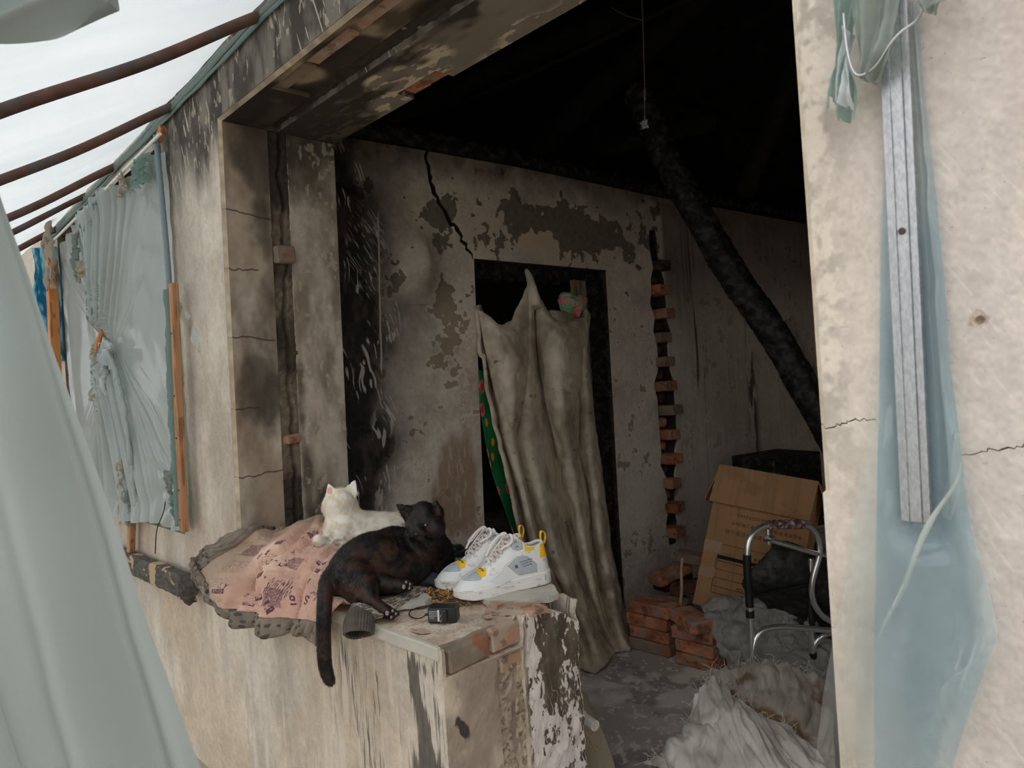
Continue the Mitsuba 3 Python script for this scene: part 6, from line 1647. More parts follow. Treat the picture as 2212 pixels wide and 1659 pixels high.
def patch(poly=None, test=None, lift=0.0011, s=1):
    """A panel sewn on: the part of the upper inside the outline, as seen from the side."""
    fine, _, _ = spline_grid(near[::2, ::2], 420, 200)
    mid = (fine[:-1, :-1] + fine[1:, 1:]) / 2
    keep = inpoly(mid[..., 0], mid[..., 2], poly) if poly is not None else test(mid)
    n = grid_normals(fine)
    n = n * np.sign(n[..., 1:2] + 1e-9 + 0.4 * n[..., 2:3])
    if not keep.any():
        return None
    i, j = np.nonzero(keep)
    a0, a1, b0, b1 = i.min(), i.max() + 2, j.min(), j.max() + 2
    Q = fine[a0:a1, b0:b1] + n[a0:a1, b0:b1] * lift
    Q = Q * [1, s, 1]
    return sheet(Q, 0.0012, keep[a0:a1 - 1, b0:b1 - 1])


panel = [(.140, .076), (.113, .094), (.098, .101), (.0745, .094), (.049, .068), (.049, .043), (.108, .043)]
eyes = [(.083, .16), (.122, .16), (.124, .136), (.116, .118), (.100, .112), (.084, .116)]
stay = [(.212, .050), (.196, .046), (.170, .058), (.152, .070), (.146, .080), (.128, .088), (.112, .098), (.092, .098), (.090, .109), (.112, .111), (.124, .117), (.128, .14), (.16, .12), (.19, .09)]
yel = [(.081, .16), (.046, .14), (.044, .116), (.054, .106), (.079, .108)]


def sneaker(M, label, mirror):
    k = thing('sneaker', label, 'sneaker', 'white sneakers')
    pm = lambda m: put(m, M)
    full = np.concatenate([near, (near * [1, -1, 1])[::-1][1:-1]], 0)
    full = np.concatenate([full, full[:1]], 0)
    obj(k + '__upper', pm(sheet(full, 0.0028)), 'm_shoe_white', smooth=True)
    # sole
    ox, oy = np.r_[base_x, base_x[::-1][1:-1]], np.r_[base_y, -base_y[::-1][1:-1]]
    c = np.stack([ox, oy], 1)
    tn = np.roll(c, -1, 0) - np.roll(c, 1, 0)
    nn = np.stack([tn[:, 1], -tn[:, 0]], 1)
    nn /= np.linalg.norm(nn, axis=1, keepdims=True) + 1e-12
    nn *= np.sign((nn * (c - [LS / 2, 0])).sum(1, keepdims=True))
    bb = np.r_[b, b[::-1][1:-1]]
    zb = 0.010 * np.clip((bb - 0.80) / 0.20, 0, 1) ** 2
    ztop = np.interp(bb, [0, .3, .6, .85, 1], [.040, .037, .033, .030, .031])
    lv = np.linspace(0, 1, 40)
    heel = np.clip((0.55 - bb) / 0.06, 0, 1)
    rings = []
    for q in lv:
        z = zb + (ztop - zb) * q
        off = 0.0050 - 0.004 * (1 - min(q / 0.12, 1)) ** 2 - 0.0030 * max((q - 0.9) / 0.1, 0) ** 2
        gr = -0.0010 * (np.sin(z * 2 * np.pi / 0.0044) > 0.35) * heel * (0.12 < q < 0.86) - 0.0010 * (abs(q - 0.80) < 0.03) * (1 - heel)
        rings.append(np.c_[c + nn * (off + gr)[:, None], z])
    R = np.array(rings)
    n_, m_ = R.shape[:2]
    v = np.vstack([R.reshape(-1, 3), [[LS / 2, 0, 0.0]], [[LS / 2, 0, 0.030]]])
    f = grid_faces(n_, m_, True)
    j = np.arange(m_)
    f = np.vstack([f, np.stack([j, (j + 1) % m_, j * 0 + n_ * m_], 1), np.stack([(n_ - 1) * m_ + (j + 1) % m_, (n_ - 1) * m_ + j, j * 0 + n_ * m_ + 1], 1)])
    sk = obj(k + '__sole', pm(trimesh.Trimesh(v, f, process=False)), 'm_sole', smooth=35)
    st = [tube(np.c_[(c + nn * 0.0050)[i:i + 2], (zb + (ztop - zb) * 0.86)[i:i + 2]], 0.0005, 5) for i in range(40, 150, 2) if bb[i] > 0.3]
    obj(sk + '__stitching', pm(cat_(*st)), 'm_shoe_grey', kind='stuff')
    bx0 = 0.026
    bdg = rbox(0.0085, 0.0016, 0.021, 0.0006)
    obj(sk + '__badge', pm(put(bdg, frame([bx0, 0.034 + 0.0046, 0.022], [1, 0.12, 0], [0, 1, 0]))), 'm_shoe_white')
    obj(sk + '__badge_mark', pm(cat_(*[put(rbox(0.0042, 0.0008, 0.0022, 0.0002), frame([bx0, 0.0397, 0.016 + 0.0042 * q], [1, 0.12, 0.4 * (-1) ** q], [0, 1, 0])) for q in range(4)])), 'm_eyelet')
    # sewn-on panels, both sides
    for s in (1, -1):
        for nm, mm, kw in (('side_panel', 'm_shoe_grey', dict(poly=panel)), ('eyestay', 'm_shoe_white', dict(poly=stay, lift=0.0024)), ('eyelet_panel', 'm_shoe_grey', dict(poly=eyes)), ('collar_patch', 'm_yellow', dict(poly=yel))):
            g = patch(s=s, **kw)
            if g is not None:
                obj(f'{k}__{nm}', pm(g), mm, smooth=True)
    for nm, mm, ts in (('toe_panel', 'm_shoe_grey', lambda q: (((q[..., 0] - .222) / .046) ** 2 + (q[..., 1] / .036) ** 2 < 1) & (q[..., 0] > .222)),
                       ('vamp_strap', 'm_yellow', lambda q: (q[..., 0] + 0.12 * q[..., 1] > .200) & (q[..., 0] + 0.12 * q[..., 1] < .226) & (q[..., 1] < .033) & (q[..., 2] > .040)),
                       ('heel_tab', 'm_yellow', lambda q: (q[..., 0] < .040 - .25 * (q[..., 2] - .075)) & (q[..., 2] > .075 + .25 * q[..., 0]) & (q[..., 2] < .118))):
        g = [patch(test=ts, s=s, lift=0.0011 if nm == 'toe_panel' else 0.0022) for s in (1, -1)]
        g = [q for q in g if q is not None]
        if g:
            obj(f'{k}__{nm}', pm(cat_(*g)), mm, smooth=True)
    # collar, tongue, lining
    i0 = b < 0.40
    col = np.r_[np.c_[TX, TY, TZ][i0][::-1], (np.c_[TX, TY, TZ][i0] * [1, -1, 1])[1:]]
    obj(k + '__collar', pm(tube(col * [1, 0.90, 1] + [0.001, 0, -0.004], 0.0050, 12)), 'm_inner_cloth', smooth=True)
    u, v = np.meshgrid(np.linspace(0, 1, 40), np.linspace(-1, 1, 24), indexing='ij')
    tx, tz = .202 - .108 * u, .0725 + .082 * u ** 1.05
    tong = np.stack([tx, v * (.016 + .009 * u), tz + .004 * np.sin(np.pi * u) - .010 * v ** 2 * (0.4 + u)], -1)
    obj(k + '__tongue', pm(sheet(tong, 0.005)), 'm_shoe_white', smooth=True)
    ins = np.stack([np.r_[base_x, base_x[::-1]] * 0.96 + 0.004, np.r_[base_y, -base_y[::-1]] * 0.9], 1)
    obj(k + '__insole', pm(put(tm(poly_prism(ins[::3], 0.004)), frame([0, 0, 0.036], [1, 0, 0], [0, 1, 0]))), 'm_shoe_grey')
    # eyelets and laces
    for s in (1, -1):
        for ex, ez in ((.1035, .1375), (.1015, .1245)):
            y = float(side_y(ex, ez))
            tor = trimesh.creation.torus(0.0036, 0.0011, major_sections=20, minor_sections=8)
            obj(f'{k}__eyelet', pm(put(tor, frame([ex, s * (y + 0.0022), ez], [1, 0, 0], [0, 0.3, 1]))), 'm_eyelet', smooth=True)
    lp = np.linspace(0, 1, 6)
    ey_ = np.stack([.186 - .062 * lp, .019 + .0 * lp, .0865 + .0485 * lp], 1)
    rows = []
    for q in range(5):
        a0, a1 = ey_[q] * [1, 1, 1], ey_[min(q + 1, 5)] * [1, -1, 1]
        for s in (1, -1):
            p0, p1 = a0 * [1, s, 1], a1 * [1, s, 1]
            md = (p0 + p1) / 2 + [0.004, 0, 0.010]
            rows.append(tube(crv([p0 + [-.002, 0.002 * s, -0.004], p0 + [0.002, 0, .004], md, p1 + [0.002, 0, .004], p1 + [-.002, -0.002 * s, -0.004]], 22), 0.0046, 8, squash=(0.34, 1.0), up=[0.5, 0, 0.8]))
        lo = tube(crv([ey_[q] + [0, -.004, .004], ey_[q] + [.001, .003, .003], ey_[q] + [0, .004, -.004]], 12), 0.0042, 8, squash=(0.4, 1.2), up=[0, 1, 0.3])
        rows.append(lo)
    kn = np.array([.120, 0.002, .1545])
    lj = [[kn, kn + [.012, .012, .006], kn + [.035, .022, -.012], kn + [.056, .026, -.030], kn + [.066, .022, -.044], kn + [.054, .016, -.034], kn + [.034, .012, -.014], kn + [.004, .004, 0]],
          [kn, kn + [.004, -.016, .008], kn + [.03, -.034, -.012], kn + [.05, -.044, -.036], kn + [.044, -.036, -.034], kn + [.022, -.022, -.008], kn]]
    lj += [[kn, kn + [-.008, .016, .004], kn + [-.004, .026, -.012], kn + [.018, .027, -.022], kn + [.030, .024, -.03]], [kn, kn + [.014, -.006, .006], kn + [.045, -.006, -.014], kn + [.072, .006, -.044]]]
    for q in lj:
        rows.append(tube(crv(q, 46), 0.0042, 8, squash=(0.36, 1.0), up=[0.3, 0, 0.9]))
    kb = tm(Manifold.sphere(0.0065, 16).scale([1.1, 1.3, 0.8]))
    rows.append(put(kb, frame(kn, [1, 0, 0], [0, 1, 0])))
    obj(k + '__laces', pm(cat_(*rows)), 'm_lace', smooth=True)
    lo = tube(crv([[.006, 0, .112], [-.001, 0, .128], [.001, 0, .147], [.008, 0, .150], [.013, 0, .140], [.0135, 0, .122]], 30), 0.0078, 12, squash=(0.16, 1.0), up=[1.0, 0, 0.2])
    obj(k + '__pull_loop', pm(lo), 'm_yellow', smooth=True)
    # writing on the side panel and on the strap
    def on_side(m, x0, z0, rot):
        q = np.array(m.vertices)
        cs, sn = math.cos(rot), math.sin(rot)
        X_, Z_ = x0 - (cs * q[:, 0] - sn * q[:, 1]), z0 + sn * q[:, 0] + cs * q[:, 1]
        y = side_y(X_, Z_)
        y = np.where(np.isnan(y), 0.035, y)
        return trimesh.Trimesh(np.stack([X_, y + 0.0019 + 0.0005 * (q[:, 2] > 0.0002), Z_], 1), m.faces, process=False)
    wr_ = [on_side(meshkit.text_mesh(s, 0.0036, 0.0006), .102 - dx, .079 - .0066 * i, 0.12) for i, (s, dx) in enumerate((('You are not brave', 0.0), ('no one for you', 0.005), ('to be strong', 0.009)))]
    sq = CrossSection.square([.0085, .0085], True) - CrossSection.square([.0068, .0068], True) + CrossSection.square([.009, .0012], True).rotate(45) + CrossSection.square([.009, .0012], True).rotate(-45) + CrossSection.circle(.0022, 16) - CrossSection.circle(.0012, 16)
    wr_.append(on_side(tm(Manifold.extrude(sq ^ CrossSection.square([.0085, .0085], True), 0.0006)), .1125, .0705, 0.12))
    obj(k + '__side_lettering', pm(cat_(*wr_)), 'm_ink')
    a = np.linspace(0, 1, 90)
    yy = 0.024 - 0.030 * a
    sx = .2115 - 0.12 * yy
    zz = np.array([float(v_) if not np.isnan(v_) else .076 for v_ in LinearNDInterpolator(np.stack([UX.ravel(), UY.ravel()], 1)[::1], UZ.ravel())(sx, np.abs(yy))])
    scr = np.stack([sx + 0.0026 * np.sin(a * 60) * (0.5 + 0.5 * np.sin(a * 9)), yy, zz + 0.0040], 1)
    obj(k + '__strap_lettering', pm(tube(scr, 0.0004, 5)), 'm_ink')
    return k


def shoe_frame(toe, heel, lift_heel):
    d = unit(np.array(toe) - np.array(heel))
    side = unit(np.cross([0, 0, 1.0], d))       # to the left of the walker
    side = side if side @ (EYE - np.array(heel)) > 0 else -side
    M = np.eye(4)
    M[:3, 0], M[:3, 1], M[:3, 2], M[:3, 3] = d, side, np.cross(d, side), heel
    if M[2, 2] < 0:
        M[:3, 2] *= -1
    return M


t0, h0 = np.array([-1.6165, 1.2655, 0.778]), np.array([-1.5049, 1.5352, 0.7895])
sneaker(shoe_frame(t0, h0, 0), 'near white sneaker with grey panels and yellow straps, its heel on the broken slab', False)
off = np.array([-0.133, 0.024, 0.0])
sneaker(shoe_frame(t0 + off, h0 + off + [0.012, 0.004, 0.0], 0), 'far white sneaker with grey panels and yellow straps, half hidden behind the near one', True)
# ------------------------------------------------------------------ the burnt room: doorway, quilt, timbers
dk = tag('door_1', kind='structure')
obj(dk + '__post', plank([-2.74, 3.27, 0.0], [-2.74, 3.29, 2.0], 0.115, 0.16, 3, front=(0, -1, 0)), 'm_char', label='charred door post', smooth=30)
obj(dk + '__post', plank([-2.80, 2.245, 0.0], [-2.80, 2.29, 2.0], 0.05, 0.1, 4, front=(0, -1, 0)), 'm_char', smooth=30)
obj(dk + '__header', plank([-2.75, 2.30, 1.985], [-2.75, 3.37, 1.985], 0.10, 0.075, 5, front=(1, 0, 0)), 'm_char', label='charred lintel board', smooth=30)
mat('m_grey_wood', wood_col(C(120, 108, 94), C(168, 156, 138)), 0.85, 0.15)
bi = D['board_in']
obj('wooden_board', plank([bi[0][0], bi[0][1], 0.0], bi[0], 0.11, 0.03, 6, front=(1, 0, 0)), 'm_grey_wood', 'grey wooden board standing in the doorway behind the knotted corner of the quilt', 'board', smooth=30)


def quilt_col(p, n, uv):
    a = f3(p, 5, 3)
    c = mix(C(168, 154, 136), C(210, 197, 177), smoothstep(0.3, 0.7, 0.6 * a + 0.4 * f3(p, 22, 3)))
    st = smoothstep(0.56, 0.7, fbm(p.y * 9, p.z * 3.4, p.x * 9, 4))
    c = mix(c, C(122, 106, 90), 0.6 * st)
    c = mix(c, C(104, 92, 76), 0.55 * smoothstep(0.9, 0.2, p.z + 0.5 * (a - 0.5)) * smoothstep(0.4, 0.6, f3(p, 11, 3)))
    return mix(c, C(62, 52, 44), 0.6 * smoothstep(0.70, 0.76, f3(p, 34, 3)) * smoothstep(0.5, 0.65, f3(p, 6, 2)))


def quilt_bump(p, n, uv):
    return 0.6 * fbm(p.y * 26 + p.x * 20, p.z * 18, p.x * 20, 3) + 0.4 * ridge(p.y * 16 + p.x * 9, p.z * 9, 3)


def floral_col(p, n, uv):
    y, z = p.y, p.z
    c = mix(C(24, 92, 54), C(48, 132, 80), fbm(y * 20, z * 9, 3, 3))
    d1, d2, r = voronoi(y * 15 + 0.3, z * 9.5)
    c = mix(c, mix(C(190, 62, 62), C(226, 120, 120), smoothstep(0.1, 0.3, d1)), smoothstep(0.40, 0.34, d1 + 0.1 * noise(y * 40, z * 40)) * (r > 0.45))
    return mix(c, C(200, 152, 40), smoothstep(0.22, 0.18, d1) * (r < 0.2))


mat('m_quilt', quilt_col, 0.92, 0.1, bump=quilt_bump, scale=0.010, sheen=0.2)
mat('m_floral', floral_col, 0.85, 0.15)
P, U, V = spline_grid(D['quilt'], 260, 240)
N = grid_normals(P)
N = N * np.sign((N * (EYE - P)).sum(-1, keepdims=True))
pad = 0.006 * np.abs(np.sin(U * 30 + 5 * nz(P, 3, 2, 4))) * np.clip(1.3 - U, 0.3, 1) + 0.012 * nz(P * [1, 1, 0.6], 12, 3, 5) + 0.008 * nz(P * [1, 1, 0.5], 34, 3, 6)
lobe = 0.028 * np.exp(-((V - 0.22 - 0.10 * U) / 0.075) ** 2) * np.clip(1 - U / 0.42, 0, 1) ** 0.6 + 0.030 * np.exp(-((V - 0.66) / 0.085) ** 2) * np.clip(1 - U / 0.55, 0, 1) ** 0.6
P = P + N * (pad + lobe)[..., None]
P[..., 2] = np.maximum(P[..., 2], 0.012)
qk = thing('quilt_curtain', 'dirty grey-brown padded quilt hung across the inner doorway, its hem on the floor', 'quilt')
obj(qk + '__cover', sheet(P, 0.018), 'm_quilt', smooth=True)
# the turned-over swags that hang in front of it
for nm in ('swag1', 'swag2'):
    P, U, V = spline_grid(D[nm], 110, 90)
    P[..., 0] += np.sin(np.pi * V) ** 0.5 * (0.010 * np.abs(np.sin(U * 15 + 3 * nz(P, 5, 2, 3))) + 0.022 * nz(P, 13, 3, 5) + 0.008 * nz(P, 40, 2, 6))
    obj(qk + '__swag', sheet(P, 0.02), 'm_quilt', smooth=True)
P, U, V = spline_grid(D['qlining'], 70, 20)
P[..., 0] += 0.01 * np.sin(U * 22) * V
obj(qk + '__floral_lining', sheet(P, 0.004), 'm_floral', label='green floral lining showing at its left edge', smooth=True)
kq = np.array(D['knot_q'])
m = skin(lambda p: smin(smin(np.linalg.norm(p - kq[0], axis=1) - 0.056, np.linalg.norm(p - kq[1], axis=1) - 0.046, 0.02), smin(smin(np.linalg.norm(p - kq[2], axis=1) - 0.05, np.linalg.norm(p - kq[3], axis=1) - 0.046, 0.02), np.linalg.norm(p - kq[4], axis=1) - 0.046, 0.02), 0.02) + 0.02 * nz(p * [1, 1, 0.5], 34, 3, 2) + 0.012 * np.abs(np.sin(60 * nz(p, 5, 2, 7))), kq.min(0) - 0.09, kq.max(0) + 0.09, 0.006)
mat('m_floral_pale', lambda p, n, uv: mix(mix(C(110, 150, 116), C(150, 182, 146), f3(p, 30, 2)), C(206, 130, 122), smoothstep(0.48, 0.56, fbm(p.y * 22, p.z * 22, 4, 3))), 0.85, 0.1)
obj(qk + '__knot', m, 'm_floral_pale', label='green and pink knotted corner', smooth=True)
obj(qk + '__rope', tube(crv(D['rope'], 24), 0.0085, 8), 'm_orange_wood', label='orange tie rope', smooth=True)
tip = np.array(D['quilt'][0][4])
obj(qk + '__gathered_tip', tube(crv([tip + [-0.05, 0.02, 0.06], tip + [-0.01, 0, 0.02], tip + [0.01, 0, -0.06], tip + [0.02, 0.0, -0.14]], 20), np.linspace(0.012, 0.04, 20), 12, squash=(0.8, 1.2)), 'm_quilt', smooth=True)

# timbers
def burnt_log(path, r, seed, k=40, n=150):
    p = crv(path, n)
    a = np.arange(k) * 2 * np.pi / k
    s = np.linspace(0, np.linalg.norm(np.diff(p, axis=0), axis=1).sum(), n)
    q = np.stack(np.broadcast_arrays(s[:, None] * 1.0, r * np.cos(a)[None], r * np.sin(a)[None]), -1)
    blocks = np.abs(np.sin(s[:, None] * 75 + 5 * nz(q, 9, 2, seed))) * np.abs(np.sin(5 * a[None] + 3 * nz(q + 5, 7, 2, seed)))
    return tube(p, r, k, wave=1 + 0.28 * nz(q, 6, 3, seed) + 0.10 * (blocks ** 0.35 - 0.6) + 0.10 * nz(q, 30, 2, seed + 1))


obj('charred_log', burnt_log(D['log'], 0.082, 4), 'm_char', 'charred roof beam fallen slantwise from roof to floor before the inner wall', 'beam', smooth=True)
la = D['lath']
obj('pale_lath', plank(np.array(la[0]), np.array(la[0]) + [0.25, 0.35, -1.05], 0.05, 0.02, 9), 'm_grey_wood', 'pale lath end sticking out behind the lower part of the charred log', 'lath', smooth=30)
obj('wall_partition__wall_plate', burnt_log([[-2.72, 1.45, 2.54], [-2.73, 2.6, 2.585], [-2.73, 3.6, 2.60], [-2.73, 4.4, 2.61]], 0.065, 8, 24, 120), 'm_char', smooth=True)
obj('wall_partition__wall_plate', burnt_log([[-2.76, 4.2, 2.64], [-2.75, 5.4, 2.68], [-2.75, 6.6, 2.72]], 0.055, 9, 20, 80), 'm_char', smooth=True)
mat('m_sooty_timber', lambda p, n, uv: mix(C(16, 16, 17), C(44, 42, 41), f3(p, 14, 3)), 0.85, 0.2)
for i, (p0, p1, r) in enumerate((([-3.9, 2.3, 2.9], [-2.5, 3.5, 3.55], 0.07), ([-3.5, 3.4, 2.75], [-2.0, 4.1, 3.9], 0.09), ([-3.6, 3.9, 2.95], [-2.35, 4.2, 3.0], 0.06), ([-3.2, 4.0, 2.6], [-3.15, 3.95, 3.15], 0.05), ([-2.4, 4.6, 2.6], [-1.4, 4.3, 3.9], 0.07))):
    obj('ceiling__rafter', burnt_log([p0, list((np.array(p0) + np.array(p1)) / 2 + [0, 0, 0.03]), p1], r, 20 + i, 16, 60), 'm_sooty_timber', smooth=True)
for i in range(9):
    x = -5.5 + 0.9 * i
    obj('ceiling__rafter', burnt_log([[x, 1.25, 2.95], [x + 0.03, 2.6, 3.58], [x, 4.0, 4.2]], 0.045, 40 + i, 14, 50), 'm_sooty_timber', smooth=True)
ri = crv(D['rod_in'], 40)
obj('iron_rod', tube(np.vstack([ri[:1] + (ri[:1] - ri[1:2]) * 8, ri, ri[-1:] + (ri[-1:] - ri[-2:-1]) * 20]), 0.016, 10), 'm_sooty_timber', 'sooty iron rod running across under the burnt roof', 'rod', smooth=True)
mat('m_cord', C(120, 112, 106), 0.8, 0.1)
co = crv(D['cord'], 60)
co += 0.004 * np.stack([nz(np.stack([co[:, 2] * 9, 0 * co[:, 2], 0 * co[:, 2] + k], 1), 1, 2, 3) for k in range(3)], 1)
hk = thing('hanging_cord', 'thin sooty cord hanging from the roof with a white scrap at its end', 'cord')
obj(hk + '__cord', tube(co, 0.0026 + 0.003 * (meshkit.noise(np.stack([co[:, 2] * 30, 0 * co[:, 2], 0 * co[:, 2]], 1)) > 0.8), 6), 'm_cord', smooth=True)
ct = crv(D['cordtop'], 30)
obj(hk + '__side_thread', tube(ct, 0.0015, 5), 'm_cord')
scrap(np.array(D['cord'][-1]) + [0, 0, -0.018], 0.035, 0.04, 5, 'm_roof_film', parent=hk, name='white_scrap')
a, b_, c_ = (np.array(q) for q in D['dark_board'])
nn = unit(np.cross(b_ - a, c_ - a))
m = rbox(np.linalg.norm(b_ - a), 0.75, 0.25, 0.01)
obj('dark_crate', put(rbox(0.42, 0.36, 0.42, 0.008), frame([-2.20, 4.42, 0.62], [0.3, 1, 0.02], [-1, 0.3, 0])), 'm_char', 'sooty black crate behind the cardboard box', 'crate')
sk_ = thing('stool', 'charred stool carrying the sooty black crate', 'stool')
obj(sk_ + '__seat', put(rbox(0.44, 0.40, 0.035, 0.006), frame([-2.2, 4.42, 0.388], [0.3, 1, 0.0], [-1, 0.3, 0])), 'm_char')
for sx in (-1, 1):
    for sy in (-1, 1):
        obj(sk_ + '__leg', put(rbox(0.05, 0.05, 0.37, 0.004), frame([-2.2 + sx * 0.15, 4.42 + sy * 0.13, 0.185], [1, 0, 0], [0, 1, 0])), 'm_char')

# ------------------------------------------------------------------ cardboard box leaning by the far wall
TLb, TRb, BLb = (np.array(q) for q in D['box'])
bu, bv = TRb - TLb, TLb - BLb
BW, BH, BD = np.linalg.norm(bu), np.linalg.norm(bv), 0.25
bu = unit(bu)
bv = unit(bv - bu * (bv @ bu))
bn = np.cross(bu, bv)                       # towards us or away
bn = bn if bn @ (EYE - TLb) > 0 else -bn
BM = np.eye(4)
BM[:3, 0], BM[:3, 1], BM[:3, 2], BM[:3, 3] = bu, bv, bn, TLb - bv * BH      # local x along, y up, z out of the front


def card_col(p, n, uv):
    c = mix(C(150, 112, 78), C(172, 132, 96), f3(p, 5, 3))
    c = mix(c, C(132, 98, 68), 0.35 * smoothstep(0.5, 0.7, fbm(p.x * 60, p.z * 3, p.y * 3, 3)))
    return mix(c, C(120, 92, 66), 0.3 * smoothstep(0.62, 0.7, f3(p, 9, 4)))


mat('m_card', card_col, 0.85, 0.15)
mat('m_card_edge', C(196, 152, 108), 0.9, 0.1)
mat('m_print_dark', C(40, 36, 32), 0.85, 0.1)
mat('m_tape', C(152, 115, 82), 0.35, 0.4)
xk = thing('cardboard_box', 'tall brown cardboard box standing upside down and tilted beside the walking frame', 'box')
shell = Manifold.cube([BW, BH, BD]) - Manifold.cube([BW - 0.012, BH, BD - 0.012]).translate([0.006, 0.006, 0.006])
obj(xk + '__body', put(tm(shell.translate([0, 0, -BD])), BM), 'm_card')
flo = [np.array(q) for q in D['flap_lo']]
loc = lambda q: np.linalg.inv(BM)[:3, :3] @ (q - BM[:3, 3])
fl0, fl1 = loc(flo[0]), loc(flo[1])


def board(corners, th):
    """A flat board through four corners (in order), th thick."""
    c = np.array(corners, float)
    n = unit(np.cross(c[1] - c[0], c[3] - c[0]))
    return trimesh.Trimesh(np.vstack([c + n * th / 2, c - n * th / 2]), [[0, 1, 2], [0, 2, 3], [6, 5, 4], [7, 6, 4], [0, 4, 5], [0, 5, 1], [1, 5, 6], [1, 6, 2], [2, 6, 7], [2, 7, 3], [3, 7, 4], [3, 4, 0]], process=False)


obj(xk + '__flap', put(board([[-0.004, BH, 0.004], [BW + 0.004, BH, 0.004], [BW - 0.002, BH - 0.20, 0.028], [-0.012, BH - 0.20, 0.03]], 0.005), BM), 'm_card')
obj(xk + '__flap', put(board([[0, BH, -BD + 0.02], [0, BH, -0.015], [-0.045, BH - 0.19, -0.005], [-0.05, BH - 0.19, -BD + 0.04]], 0.005), BM), 'm_card')
obj(xk + '__flap', put(board([[BW, BH, -0.015], [BW, BH, -BD + 0.02], [BW + 0.09, BH - 0.17, -BD + 0.04], [BW + 0.085, BH - 0.17, -0.005]], 0.005), BM), 'm_card')
obj(xk + '__flap', put(board([[0.0, BH, -BD], [BW, BH, -BD], [BW, BH + 0.04, -BD - 0.15], [0, BH + 0.04, -BD - 0.15]], 0.005), BM), 'm_card')
for y, h, w in ((0.30, 0.055, 0.09), (0.17, 0.05, 0.08)):
    obj(xk + '__tape', put(rbox(w, h, 0.0008, 0.0003), BM @ frame([w / 2 - 0.002, y, 0.0006], [1, 0, 0], [0, 1, 0])), 'm_tape')
